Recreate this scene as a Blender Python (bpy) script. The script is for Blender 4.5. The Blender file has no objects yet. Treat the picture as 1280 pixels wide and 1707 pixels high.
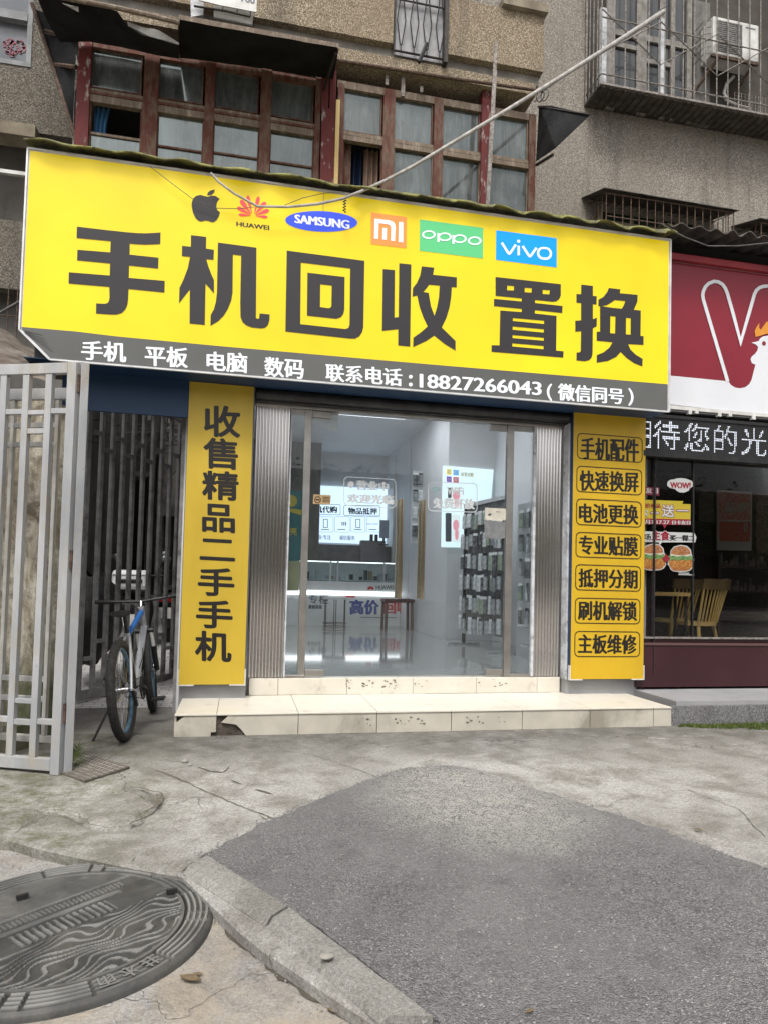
import bpy, bmesh, math, random
from mathutils import Vector, Matrix, noise
from mathutils.geometry import tessellate_polygon
random.seed(7)
SC = bpy.context.scene
COL = SC.collection
rad = math.radians

# ------------------------------------------------------------------ camera
CAMH = 1.176
FPX, PCX, PCY = 1130.5, 640.0, 923.0          # focal length and principal point in photo pixels
yaw, pit, rol = rad(11.831), rad(2.284), rad(1.434)
_f = Vector((math.sin(yaw)*math.cos(pit), math.cos(yaw)*math.cos(pit), math.sin(pit)))
_r0 = Vector((math.cos(yaw), -math.sin(yaw), 0))
_u0 = _r0.cross(_f)
_r = _r0*math.cos(rol) + _u0*math.sin(rol)
_u = -_r0*math.sin(rol) + _u0*math.cos(rol)
cam = bpy.data.cameras.new('camera')
cam.sensor_fit = 'VERTICAL'; cam.sensor_height = 36.0
cam.lens = FPX/1707*36; cam.shift_y = (PCY-853.5)/1707
cam.clip_start = .05; cam.clip_end = 1000
camo = bpy.data.objects.new('camera', cam); COL.objects.link(camo)
camo.matrix_world = Matrix(((_r.x, _u.x, -_f.x, 0), (_r.y, _u.y, -_f.y, 0), (_r.z, _u.z, -_f.z, CAMH), (0, 0, 0, 1)))
SC.camera = camo

# ------------------------------------------------------------------ light: overcast noon
SUN_EL, SUN_AZ = 58, 200                      # degrees; azimuth clockwise from +Y (behind the camera, slightly left)
w = bpy.data.worlds.new('World'); SC.world = w; w.use_nodes = True
nt = w.node_tree; bg = nt.nodes['Background']
sky = nt.nodes.new('ShaderNodeTexSky'); sky.sky_type = 'NISHITA'; sky.sun_disc = False
sky.sun_elevation = rad(SUN_EL); sky.sun_rotation = rad(SUN_AZ)
sky.air_density = 1.0; sky.dust_density = 6.0; sky.ozone_density = 1.0
hs = nt.nodes.new('ShaderNodeHueSaturation'); hs.inputs['Saturation'].default_value = .22
nt.links.new(sky.outputs[0], hs.inputs['Color']); nt.links.new(hs.outputs[0], bg.inputs[0])
bg.inputs[1].default_value = .15
sun = bpy.data.lights.new('sun', 'SUN'); sun.energy = 1.6; sun.angle = rad(13); sun.color = (1, .97, .92)
suno = bpy.data.objects.new('sun', sun); COL.objects.link(suno)
_sd = Vector((math.sin(rad(SUN_AZ))*math.cos(rad(SUN_EL)), math.cos(rad(SUN_AZ))*math.cos(rad(SUN_EL)), math.sin(rad(SUN_EL))))
suno.rotation_euler = _sd.to_track_quat('Z', 'Y').to_euler(); suno.location = (0, -4, 12)
SC.view_settings.view_transform = 'Standard'; SC.view_settings.look = 'None'
SC.view_settings.exposure = 0.41; SC.view_settings.gamma = 1; SC.view_settings.use_curve_mapping = False
SC.cycles.max_bounces = 8; SC.cycles.transparent_max_bounces = 12
SC.cycles.sample_clamp_indirect = 4

# ------------------------------------------------------------------ photo pixel -> point in the place
def ray(x, y): return _r*(x-PCX) + _u*(PCY-y) + _f*FPX
def PY(x, y, Y):
    d = ray(x, y); return Vector((0, 0, CAMH)) + d*(Y/d.y)
def PZ(x, y, Z=0.0):
    d = ray(x, y); return Vector((0, 0, CAMH)) + d*((Z-CAMH)/d.z)
def PX(x, y, X):
    d = ray(x, y); return Vector((0, 0, CAMH)) + d*(X/d.x)
def pln(Y): return lambda x, y: PY(x, y, Y)
def lerp(a, b, t): return a+(b-a)*t

# ------------------------------------------------------------------ mesh builder
class MB:
    def __init__(s): s.v = []; s.f = []; s.m = []; s.mi = 0
    def add(s, vs, fs):
        o = len(s.v); s.v += [Vector(p) for p in vs]
        for f in fs: s.f.append(tuple(i+o for i in f)); s.m.append(s.mi)
        return s
    def box(s, x0, x1, y0, y1, z0, z1):
        if x0 > x1: x0, x1 = x1, x0
        if y0 > y1: y0, y1 = y1, y0
        if z0 > z1: z0, z1 = z1, z0
        return s.add([(x0,y0,z0),(x1,y0,z0),(x1,y1,z0),(x0,y1,z0),(x0,y0,z1),(x1,y0,z1),(x1,y1,z1),(x0,y1,z1)],
                     [(0,3,2,1),(4,5,6,7),(0,1,5,4),(1,2,6,5),(2,3,7,6),(3,0,4,7)])
    def hexa(s, p):                                   # eight points, bottom ring then top ring
        return s.add(p, [(0,3,2,1),(4,5,6,7),(0,1,5,4),(1,2,6,5),(2,3,7,6),(3,0,4,7)])
    def bar(s, a, b, wx, wy, up=(0,0,1)):             # rectangular bar from a to b
        a = Vector(a); b = Vector(b); d = (b-a).normalized(); up = Vector(up)
        if abs(d.dot(up)) > .98: up = Vector((0,1,0))
        sx = d.cross(up).normalized(); sy = sx.cross(d).normalized()
        P = []
        for c in (a, b):
            for i, j in ((-1,-1),(1,-1),(1,1),(-1,1)): P.append(c+sx*(i*wx/2)+sy*(j*wy/2))
        return s.hexa(P)
    def tube(s, pts, r, n=8, cap=True):
        pts = [Vector(p) for p in pts]; m = len(pts)
        rs = r if isinstance(r, (list, tuple)) else [r]*m
        d0 = (pts[1]-pts[0]).normalized()
        up = Vector((0,0,1)) if abs(d0.z) < .9 else Vector((0,1,0))
        nx = d0.cross(up).normalized(); vs = []
        for i, p in enumerate(pts):
            d = (pts[min(i+1,m-1)]-pts[max(i-1,0)]).normalized()
            nx = (nx-d*nx.dot(d)).normalized(); ny = d.cross(nx)
            for k in range(n):
                a = 2*math.pi*k/n; vs.append(p+(nx*math.cos(a)+ny*math.sin(a))*rs[i])
        fs = []
        for i in range(m-1):
            for k in range(n):
                k2 = (k+1) % n; fs.append((i*n+k, i*n+k2, (i+1)*n+k2, (i+1)*n+k))
        if cap: fs += [tuple(range(n))[::-1], tuple(range((m-1)*n, m*n))]
        return s.add(vs, fs)
    def torus(s, c, ax, R, r, n=40, k=8, sq=1.0):
        c = Vector(c); ax = Vector(ax).normalized()
        t = Vector((0,0,1)) if abs(ax.z) < .9 else Vector((1,0,0))
        e1 = ax.cross(t).normalized(); e2 = ax.cross(e1); vs = []; fs = []
        for i in range(n):
            a = 2*math.pi*i/n; d = e1*math.cos(a)+e2*math.sin(a)
            for j in range(k):
                b = 2*math.pi*j/k; vs.append(c+d*(R+r*math.cos(b)*sq)+ax*(r*math.sin(b)))
        for i in range(n):
            for j in range(k):
                i2, j2 = (i+1) % n, (j+1) % k; fs.append((i*k+j, i2*k+j, i2*k+j2, i*k+j2))
        return s.add(vs, fs)
    def blob(s, c, rx, ry, rz, n=12, m=8):
        c = Vector(c); vs = []; fs = []
        for i in range(m+1):
            t = math.pi*i/m
            for k in range(n):
                a = 2*math.pi*k/n
                vs.append(c+Vector((rx*math.sin(t)*math.cos(a), ry*math.sin(t)*math.sin(a), rz*math.cos(t))))
        for i in range(m):
            for k in range(n):
                k2 = (k+1) % n; fs.append((i*n+k, (i+1)*n+k, (i+1)*n+k2, i*n+k2))
        return s.add(vs, fs)
    def grid(s, rows):                                # rows of points
        n = len(rows[0]); vs = [p for r in rows for p in r]
        fs = [(i*n+j, i*n+j+1, (i+1)*n+j+1, (i+1)*n+j) for i in range(len(rows)-1) for j in range(n-1)]
        return s.add(vs, fs)
    def quad(s, a, b, c, d): return s.add([a,b,c,d], [(0,1,2,3)])
    def loops(s, loops, fn):                          # flat shape with holes; loops in 2D, fn maps to 3D
        tl = [[Vector((p[0], p[1], 0)) for p in l] for l in loops]
        tris = tessellate_polygon(tl); flat = [p for l in loops for p in l]
        return s.add([fn(*p) for p in flat], [t for t in tris])
    def slab(s, pts, off):                            # flat polygon of 3D points given a thickness vector
        pts = [Vector(p) for p in pts]; off = Vector(off); n = len(pts)
        t = tessellate_polygon([pts])
        s.add(pts, t); s.add([p+off for p in pts], [f[::-1] for f in t])
        s.add(pts+[p+off for p in pts], [(i, (i+1) % n, n+(i+1) % n, n+i) for i in range(n)])
        return s
    def text(s, body, fn, bold=.02, n=8, dz=None):
        vs, fs = glyphs(body)
        k = 0
        for i in range(n+1 if bold else 1):
            ox, oy = (0, 0) if i == 0 else (bold*math.cos(2*math.pi*i/n), bold*math.sin(2*math.pi*i/n))
            s.add([fn(x+ox, y+oy)+(Vector(dz)*(k*.00012) if dz else Vector((0, k*.00012, 0))) for x, y in vs], fs); k += 1
        return s

_gc = {}
def glyphs(body):                                     # outline of a string as flat mesh, scaled to the unit square
    if body in _gc: return _gc[body]
    c = bpy.data.curves.new('t', 'FONT'); c.body = body; c.resolution_u = 3
    o = bpy.data.objects.new('t', c); COL.objects.link(o)
    me = bpy.data.meshes.new_from_object(o.evaluated_get(bpy.context.evaluated_depsgraph_get()))
    xs = [v.co.x for v in me.vertices]; ys = [v.co.y for v in me.vertices]
    x0, x1, y0, y1 = min(xs), max(xs), min(ys), max(ys)
    h = (y1-y0) or 1; wd = (x1-x0) or 1
    if body in ('一', '-'): y0 -= .4; h = 0.85
    vs = [((v.co.x-x0)/wd, (v.co.y-y0)/h) for v in me.vertices]
    fs = [tuple(p.vertices) for p in me.polygons]
    bpy.data.objects.remove(o); bpy.data.curves.remove(c); bpy.data.meshes.remove(me)
    _gc[body] = (vs, fs); return _gc[body]
def pxquad(tl, tr, br, bl, Y):                        # unit square -> four photo pixels -> plane Y
    def fn(u, v):
        x = lerp(lerp(bl[0], br[0], u), lerp(tl[0], tr[0], u), v); y = lerp(lerp(bl[1], br[1], u), lerp(tl[1], tr[1], u), v)
        return PY(x, y, Y)
    return fn
def q4(x0, x1, yl0, yr0, yl1, yr1, Y): return pxquad((x0,yl0), (x1,yr0), (x1,yr1), (x0,yl1), Y)
def stroke(pts, wd, closed=False):                    # polyline -> outline polygon
    n = len(pts); L = []; R = []
    for i in range(n):
        a = pts[i-1] if (i or closed) else pts[i]; b = pts[(i+1) % n] if (i < n-1 or closed) else pts[i]
        p = pts[i]
        d1 = Vector((p[0]-a[0], p[1]-a[1])); d2 = Vector((b[0]-p[0], b[1]-p[1]))
        if d1.length < 1e-6: d1 = d2
        if d2.length < 1e-6: d2 = d1
        d1.normalize(); d2.normalize()
        t = (d1+d2).normalized(); m = Vector((-t.y, t.x)); c = max(.35, m.dot(Vector((-d1.y, d1.x))))
        o = m*(wd/2/c); L.append((p[0]+o.x, p[1]+o.y)); R.append((p[0]-o.x, p[1]-o.y))
    return (L, R) if closed else [L+R[::-1]]
def arc(cx, cy, rx, ry, a0, a1, n=12):
    return [(cx+rx*math.cos(rad(a0+(a1-a0)*i/n)), cy+ry*math.sin(rad(a0+(a1-a0)*i/n))) for i in range(n+1)]
def rrect(x0, y0, x1, y1, r, n=4, sl=0.0):            # rounded rectangle; sl = slope of the rows
    P = arc(x1-r, y0+r, r, r, -90, 0, n)+arc(x1-r, y1-r, r, r, 0, 90, n)+arc(x0+r, y1-r, r, r, 90, 180, n)+arc(x0+r, y0+r, r, r, 180, 270, n)
    return [(x, y+sl*(x-x0)) for x, y in P]

# ------------------------------------------------------------------ objects
def wl(o):
    v = Vector((0,0,0))
    while o is not None: v = v+o.location; o = o.parent
    return v
def tag(o, label=None, cat=None, group=None, kind=None):
    if label: o['label'] = label
    if cat: o['category'] = cat
    if group: o['group'] = group
    if kind: o['kind'] = kind
    return o
def T(name, label, cat, loc=(0,0,0), group=None, rot=None):
    o = bpy.data.objects.new(name, None); COL.objects.link(o); o.location = loc; o.empty_display_size = .1
    if rot: o.rotation_euler = rot
    return tag(o, label, cat, group)
def O(name, mb, mat, parent=None, smooth=False, bevel=0, local=False, loc=None):
    me = bpy.data.meshes.new(name)
    off = Vector((0,0,0)) if local else (wl(parent) if parent else Vector(loc or (0,0,0)))
    me.from_pydata([v-off for v in mb.v], [], mb.f)
    for m in (mat if isinstance(mat, (list, tuple)) else [mat]): me.materials.append(m)
    if any(mb.m): me.polygons.foreach_set('material_index', mb.m)
    me.validate()
    bm = bmesh.new(); bm.from_mesh(me); bmesh.ops.recalc_face_normals(bm, faces=bm.faces); bm.to_mesh(me); bm.free()
    if smooth:
        me.polygons.foreach_set('use_smooth', [True]*len(me.polygons))
        try: me.set_sharp_from_angle(angle=rad(38))
        except Exception: pass
    o = bpy.data.objects.new(name, me); COL.objects.link(o)
    if parent: o.parent = parent
    elif loc: o.location = loc
    if bevel:
        b = o.modifiers.new('bevel', 'BEVEL'); b.width = bevel; b.segments = 2; b.limit_method = 'ANGLE'
    return o
def S(name, mb, mat, smooth=False):
    o = O(name, mb, mat, None, smooth); o['kind'] = 'structure'; return o
def dup(root, loc, rot=None, label=None, group=None, scale=None):
    r = root.copy(); COL.objects.link(r); r.location = loc
    if rot: r.rotation_euler = rot
    if scale: r.scale = scale
    if label: r['label'] = label
    if group: r['group'] = group
    for ch in list(root.children):
        c = ch.copy(); COL.objects.link(c); c.parent = r
        for g in list(ch.children):
            d = g.copy(); COL.objects.link(d); d.parent = c
    return r

# ------------------------------------------------------------------ materials
class NG:
    def __init__(s, name):
        s.mat = bpy.data.materials.new(name); s.mat.use_nodes = True; s.t = s.mat.node_tree
        s.b = s.t.nodes['Principled BSDF']
        s.tc = s.t.nodes.new('ShaderNodeTexCoord').outputs['Object']
    def n(s, typ, ins=None, **props):
        o = s.t.nodes.new('ShaderNode'+typ)
        for k, v in props.items(): setattr(o, k, v)
        for k, v in (ins or {}).items(): s.put(o.inputs[k], v)
        return o
    def put(s, inp, v):
        if isinstance(v, bpy.types.NodeSocket): s.t.links.new(v, inp)
        elif isinstance(v, (tuple, list)) and inp.type == 'RGBA': inp.default_value = (*v[:3], 1)
        else: inp.default_value = v
    def noise(s, scale, detail=5, rough=.55, co=None, dist=0, stretch=None):
        co = co or s.tc
        if stretch: co = s.n('Mapping', {'Vector': co, 'Scale': stretch}).outputs[0]
        return s.n('TexNoise', {'Vector': co, 'Scale': scale, 'Detail': detail, 'Roughness': rough, 'Distortion': dist}).outputs['Fac']
    def vor(s, scale, feature='F1', out='Distance', co=None, rnd=1.0):
        return s.n('TexVoronoi', {'Vector': co or s.tc, 'Scale': scale, 'Randomness': rnd}, feature=feature).outputs[out]
    def step(s, x, lo, hi, a=0.0, b=1.0):
        return s.n('MapRange', {0: x, 1: lo, 2: hi, 3: a, 4: b}, clamp=True).outputs[0]
    def math(s, op, a, b=0.0):
        return s.n('Math', {0: a, 1: b}, operation=op).outputs[0]
    def mix(s, fac, a, b, blend='MIX'):
        m = s.n('Mix', data_type='RGBA', blend_type=blend)
        s.put(m.inputs[0], fac); s.put(m.inputs[6], a); s.put(m.inputs[7], b); return m.outputs[2]
    def bump(s, h, strength=.5, dist=.01):
        s.put(s.b.inputs['Normal'], s.n('Bump', {'Height': h, 'Strength': strength, 'Distance': dist}).outputs[0])
    def set(s, **k):
        names = {'col': 'Base Color', 'rough': 'Roughness', 'metal': 'Metallic', 'spec': 'Specular IOR Level', 'ecol': 'Emission Color', 'estr': 'Emission Strength', 'coat': 'Coat Weight', 'alpha': 'Alpha', 'trans': 'Transmission Weight', 'sheen': 'Sheen Weight', 'sub': 'Subsurface Weight'}
        for a, v in k.items(): s.put(s.b.inputs[names[a]], v)
        return s.mat
def pm(name, c1, c2=None, scale=12, rough=.6, metal=0, bump=0, bscale=60, lo=.38, hi=.62, detail=5, stretch=None, spec=.4, c3=None, dist=.004):
    g = NG(name); c = c1
    if c2 is not None: c = g.mix(g.step(g.noise(scale, detail, stretch=stretch), lo, hi), c1, c2)
    if c3 is not None: c = g.mix(g.step(g.noise(scale*.31, 6, .7, dist=.6), .52, .68), c, c3)
    g.set(col=c, rough=rough, metal=metal, spec=spec)
    if bump: g.bump(g.noise(bscale, 4), bump, dist)
    return g.mat
def em(name, col, strength, base=None):
    g = NG(name); return g.set(col=base or (.02,.02,.02), ecol=col, estr=strength, rough=.4, spec=.3)
def glassmat(name, tint=(.9,.93,.93), refl=1.0, rough=.01, film=0.0, filmcol=(.4,.42,.42)):
    g = NG(name); t = g.t; out = t.nodes['Material Output']
    tr = g.n('BsdfTransparent', {'Color': tint}); gl = g.n('BsdfGlossy', {'Color': (1,1,1), 'Roughness': rough})
    fr = g.n('Fresnel', {'IOR': 1.5}).outputs[0]
    m = g.n('MixShader', {0: g.math('MULTIPLY', fr, refl), 1: tr.outputs[0], 2: gl.outputs[0]})
    res = m.outputs[0]
    if film:
        df = g.n('BsdfDiffuse', {'Color': filmcol})
        fac = g.math('MULTIPLY', g.step(g.noise(2.2, 6, .6, stretch=(1,1,.45)), .35, .7, .35, 1.0), film)
        res = g.n('MixShader', {0: fac, 1: res, 2: df.outputs[0]}).outputs[0]
    t.links.new(res, out.inputs[0]); return g.mat
M = {}
def speckle(name, base, light, dark, stain, sc=105, bump=.9):  # pebble-dash render
    g = NG(name)
    v = g.vor(sc, 'F1', 'Color'); d = g.vor(sc, 'F1', 'Distance')
    val = g.n('SeparateColor', {0: v}).outputs[0]
    c = g.mix(g.step(val, .15, .6), dark, base); c = g.mix(g.step(val, .72, .95), c, light)
    st = g.step(g.noise(.9, 6, .65, stretch=(1,1,.5)), .4, .7)
    c = g.mix(g.math('MULTIPLY', st, .55), c, stain)
    dr = g.step(g.noise(1.6, 5, .6, stretch=(2.4,2.4,.22)), .52, .74)
    c = g.mix(g.math('MULTIPLY', dr, .5), c, (.06,.055,.05))
    g.set(col=c, rough=.9, spec=.15)
    g.bump(g.math('ADD', d, g.noise(300, 2)), bump, .006); return g.mat
M['dash_beige'] = speckle('pebble_dash_beige', (.32,.262,.182), (.54,.475,.37), (.135,.108,.074), (.22,.165,.115), 125, .8)
M['dash_grey'] = speckle('pebble_dash_grey', (.285,.262,.225), (.43,.40,.355), (.145,.132,.112), (.20,.17,.135), 105, .5)
M['dash_dim'] = speckle('pebble_dash_dim', (.20,.185,.155), (.36,.33,.28), (.075,.068,.058), (.13,.11,.085))
M['cement'] = pm('cement', (.34,.325,.29), (.2,.19,.17), 5, .9, bump=.4, c3=(.13,.125,.11))
M['slab_stain'] = pm('stained_slab', (.26,.225,.165), (.15,.125,.09), 4, .9, bump=.5, bscale=120, c3=(.07,.06,.045))
def old_paint(name, paint, wood, lo=.5, hi=.62):
    g = NG(name)
    f = g.step(g.noise(16, 7, .7, stretch=(1,1,.35)), lo, hi)
    fine = g.step(g.noise(70, 3, stretch=(1,1,.15)), .4, .66)
    c = g.mix(g.math('MULTIPLY', f, .85), paint, wood); c = g.mix(g.math('MULTIPLY', fine, .4), c, (.05,.035,.03))
    g.set(col=c, rough=.75, spec=.25); g.bump(g.math('ADD', f, fine), .35, .004); return g.mat
M['red_wood'] = old_paint('peeling_red_paint', (.10,.030,.019), (.15,.105,.075), .44, .6)
M['grey_wood'] = old_paint('weathered_wood', (.17,.13,.095), (.30,.25,.20))
M['red_metal'] = old_paint('chipped_red_paint', (.125,.024,.024), (.42,.37,.34), .57, .64)
g = NG('dusty_window_glass')                              # old panes: dirt film over reflective glass
rnd = g.n('ObjectInfo').outputs['Random']
mp = g.n('Mapping', {'Vector': g.tc, 'Location': g.n('CombineXYZ', {0: g.math('MULTIPLY', rnd, 37.0), 2: g.math('MULTIPLY', rnd, 11.0)}).outputs[0]}).outputs[0]
sw = g.step(g.noise(2.4, 7, .72, co=mp, dist=.5, stretch=(2.6,2.6,.45)), .38, .68)
c = g.mix(sw, (.045,.052,.050), (.155,.17,.168)); c = g.mix(g.step(g.noise(3.1, 6, .7, co=mp), .5, .7), c, (.035,.04,.037))
c = g.mix(g.math('MULTIPLY', g.step(g.noise(9, 6, .75, co=mp, stretch=(5,5,.3)), .55, .7), .6), c, (.25,.26,.25))
c = g.mix(.7, c, g.mix(rnd, (.55,.55,.55), (1.35,1.35,1.35)), 'MULTIPLY')
g.set(col=c, rough=.6, spec=.2)
gl = g.n('BsdfGlossy', {'Color': (.27,.31,.31), 'Roughness': g.step(sw, 0, 1, .03, .16)})
mx = g.n('MixShader', {0: g.step(g.noise(.7, 2), .35, .65, .16, .34), 1: g.b.outputs[0], 2: gl.outputs[0]})
g.t.links.new(mx.outputs[0], g.t.nodes['Material Output'].inputs[0]); M['pane'] = g.mat
M['pane_dark'] = pm('dark_window_glass', (.025,.028,.03), (.05,.052,.052), 3, .1, spec=.8)
M['pane_mid'] = pm('dim_blue_glass', (.09,.10,.115), (.15,.16,.18), 4, .25, spec=.3)
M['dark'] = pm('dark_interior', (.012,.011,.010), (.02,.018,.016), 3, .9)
M['tarp'] = pm('black_tarpaulin', (.010,.010,.0105), (.020,.020,.021), 3, .75, spec=.12, bump=.5, bscale=9, dist=.03)
M['torn'] = pm('torn_film', (.42,.42,.4), (.22,.21,.2), 6, .6)
M['rust'] = pm('rusty_iron', (.06,.04,.03), (.14,.09,.065), 25, .8, metal=.2, bump=.4)
M['iron'] = pm('dark_iron', (.02,.019,.018), (.05,.04,.035), 30, .6, metal=.3)
M['cage'] = pm('galvanised_rod', (.30,.285,.265), (.15,.12,.10), 30, .6, metal=.35)
M['white_plastic'] = pm('aged_white_plastic', (.62,.62,.6), (.5,.49,.46), 8, .45)
M['pvc'] = pm('grey_pvc_conduit', (.40,.385,.36), (.26,.24,.215), 14, .5)
M['cable'] = pm('dark_cable', (.06,.06,.06), (.12,.12,.115), 20, .6)
M['ac_grille'] = pm('ac_grille_grey', (.24,.245,.25), (.17,.17,.17), 30, .6)
g = NG('mossy_fibreglass')
f = g.step(g.noise(7, 6, .65), .42, .6)
c = g.mix(f, (.205,.20,.055), (.085,.08,.033)); c = g.mix(g.step(g.noise(22, 5), .56, .66), c, (.035,.033,.02))
M['green_roof'] = g.set(col=c, rough=.6, spec=.3); g.bump(g.noise(60, 4), .5, .006)
M['dark_roof'] = pm('grimy_asbestos', (.05,.046,.04), (.10,.09,.08), 10, .85, bump=.4, c3=(.028,.026,.024))
# lit sign faces
def signface(name, base, ecol, estr, vary=.12):
    g = NG(name)
    g.set(col=base, rough=.32, spec=.35, ecol=ecol, estr=g.step(g.noise(1.1, 2), .3, .7, estr*(1-vary), estr*(1+vary))); return g.mat
M['yellow'] = signface('backlit_yellow_film', (.58,.445,.008), (1,.74,.006), .25, .3)
M['sign_grey'] = pm('grey_film', (.108,.110,.105), (.094,.096,.091), 2, .4)
M['sign_char'] = pm('charcoal_film', (.034,.032,.034), None, rough=.5, spec=.25)
M['sign_white'] = em('backlit_white', (.85,.93,1), .14, (.72,.75,.78))
M['alu'] = pm('pale_aluminium', (.66,.66,.66), (.55,.55,.56), 9, .4, metal=.2)
M['panel_yellow'] = pm('yellow_film', (.56,.355,.016), (.50,.315,.016), 2.5, .38, stretch=(1,1,.3), bump=.06, bscale=5, dist=.02)
M['panel_ochre'] = pm('yellow_panel', (.53,.37,.035), (.46,.32,.03), 2.5, .4, stretch=(1,1,.3), bump=.06, bscale=5, dist=.02)
M['ink'] = pm('black_film', (.014,.012,.011), None, rough=.4)
M['blue'] = pm('deep_blue_board', (.010,.035,.085), (.013,.04,.10), 2, .5)
M['steel'] = NG('brushed_stainless').set(col=(.72,.70,.68), metal=1.0, rough=.14)
M['brass_steel'] = NG('warm_polished_steel').set(col=(.80,.70,.54), metal=1.0, rough=.12)
M['steel_satin'] = pm('satin_stainless', (.42,.40,.375), (.33,.31,.29), 5, .34, metal=.9)
M['rail'] = pm('worn_white_rail', (.55,.57,.6), (.42,.43,.45), 18, .5, c3=(.2,.2,.2))
M['shutter'] = pm('dark_shutter', (.05,.052,.055), (.03,.03,.032), 6, .4, metal=.4)
g = NG('cream_glazed_tile')
c = g.mix(g.step(g.noise(3, 5), .35, .7), (.64,.60,.52), (.56,.525,.45)); c = g.mix(g.math('MULTIPLY', g.step(g.noise(7, 7, .7), .57, .75), .6), c, (.28,.25,.2))
M['tile'] = g.set(col=c, rough=.35, spec=.45)
M['tile_side'] = pm('cream_tile_grimy', (.50,.465,.395), (.42,.39,.33), 4, .5, c3=(.27,.245,.2))
M['grime'] = pm('old_glue', (.10,.09,.075), (.24,.215,.18), 40, .9)
M['mortar'] = pm('broken_mortar', (.045,.038,.03), (.09,.075,.06), 18, .95, bump=.9, bscale=30, dist=.02)
M['granite'] = speckle('grey_granite', (.16,.165,.165), (.30,.30,.30), (.06,.062,.064), (.2,.19,.19), 160, .4)
M['ledge'] = pm('grey_painted_ledge', (.30,.30,.305), (.25,.25,.255), 3, .6, bump=.15)
M['maroon'] = pm('maroon_board', (.034,.010,.013), (.042,.013,.016), 2, .3)
M['red_film'] = pm('red_film', (.215,.013,.026), (.195,.012,.024), 2, .3)
M['red_trim'] = pm('red_trim', (.28,.03,.035), (.22,.02,.028), 4, .45)
M['white_film'] = pm('white_film', (.66,.67,.70), (.62,.63,.66), 2, .35)
M['orange'] = pm('orange_film', (.62,.25,.03), None, rough=.4)
M['led_box'] = pm('led_case', (.010,.010,.011), (.015,.014,.015), 30, .45)
M['led'] = em('led_dot', (.86,.9,1), 1.1)
M['glass'] = glassmat('door_glass', (.94,.965,.97), .72, .0, .035, (.30,.33,.34))
M['glass_dark'] = glassmat('restaurant_glass', (.80,.80,.79), .22, .0)
M['glass_clear'] = glassmat('showcase_glass', (.86,.92,.93), 1.0, .0)
M['wallin'] = pm('shop_wall', (.64,.645,.66), (.6,.605,.62), 2, .55)
M['floorin'] = pm('polished_floor_tile', (.36,.37,.355), (.33,.335,.325), 2, .06, spec=.6)
M['ceil_light'] = em('ceiling_panel', (.95,.97,1), 11)
M['menu'] = em('menu_lightbox', (.66,.83,1), .98, (.6,.65,.7))
M['poster_lit'] = em('poster_lightbox', (.72,.93,1), .66, (.6,.65,.66))
M['lit_strip'] = em('led_strip', (.95,.98,1), 2.6)
M['navy'] = pm('navy_ink', (.02,.03,.07), None, rough=.5)
M['grey_ink'] = pm('grey_ink', (.11,.12,.14), None, rough=.5)
M['white'] = pm('white_print', (.72,.73,.74), None, rough=.5)
M['frost'] = pm('frosted_vinyl', (.62,.65,.66), (.5,.53,.54), 30, .5)
M['red'] = pm('red_print', (.42,.02,.03), None, rough=.5)
M['blue_ink'] = pm('blue_print', (.03,.06,.26), None, rough=.5)
M['black'] = pm('black_plastic', (.012,.012,.013), (.02,.02,.02), 20, .45)
M['rubber'] = pm('rubber', (.018,.018,.017), (.035,.033,.03), 40, .8, bump=.5, bscale=120)
M['counter'] = pm('counter_white', (.62,.63,.62), (.56,.57,.57), 3, .4)
M['stainless_in'] = pm('case_frame', (.5,.52,.53), None, rough=.35, metal=.4)
M['brown_wood'] = pm('dark_red_wood', (.07,.022,.016), (.05,.016,.012), 8, .5)
M['chair_wood'] = pm('yellow_wood', (.55,.40,.15), (.45,.31,.11), 8, .5, stretch=(1,1,.3))
M['poster_green'] = pm('teal_poster', (.03,.13,.15), (.04,.16,.17), 2, .4)
M['poster_yellow'] = pm('yellow_poster', (.50,.42,.05), (.46,.38,.06), 2, .4)
M['kraft'] = pm('kraft_sticker', (.46,.33,.17), (.40,.28,.14), 12, .6)
M['paper'] = pm('cream_paper', (.60,.57,.48), (.5,.47,.4), 14, .8)
M['banner_yellow'] = pm('banner_yellow', (.40,.31,.025), (.36,.28,.02), 3, .45)
M['banner_red'] = pm('banner_red', (.22,.012,.025), None, rough=.45)
M['cloud'] = pm('grey_white_print', (.42,.43,.42), None, rough=.5)
M['bun'] = pm('bun_print', (.20,.055,.012), (.36,.16,.06), 60, .5)
M['patty'] = pm('fried_patty_print', (.42,.21,.045), (.20,.05,.012), 70, .5)
M['lettuce'] = pm('lettuce_print', (.04,.12,.025), (.16,.26,.09), 60, .5)
M['gate'] = None
g = NG('flaking_silver_paint')
f = g.step(g.noise(9, 7, .75, stretch=(1,1,.4)), .49, .62)
c = g.mix(g.step(g.noise(2.4, 5, stretch=(1,1,.4)), .35, .68), (.25,.26,.275), (.46,.465,.465)); c = g.mix(g.math('MULTIPLY', f, .6), c, (.34,.30,.23))
rs = g.step(g.noise(14, 7, .75), .66, .72); c = g.mix(rs, c, (.10,.045,.02))
M['gate'] = g.set(col=c, rough=.55, metal=.1, spec=.3); g.bump(g.noise(90, 3), .2, .003)
M['gate_cream'] = pm('cream_gate_paint', (.46,.455,.43), (.34,.335,.315), 6, .6, c3=(.30,.26,.2))
M['gate_dark'] = pm('dull_grey_gate', (.27,.265,.26), (.18,.175,.17), 8, .6, c3=(.05,.04,.034))
g = NG('stained_plaster')
f1 = g.step(g.noise(2.4, 8, .75, dist=.8, stretch=(1.6,1,.6)), .40, .55); f2 = g.step(g.noise(5.5, 7, .75, dist=.5), .47, .6)
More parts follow.
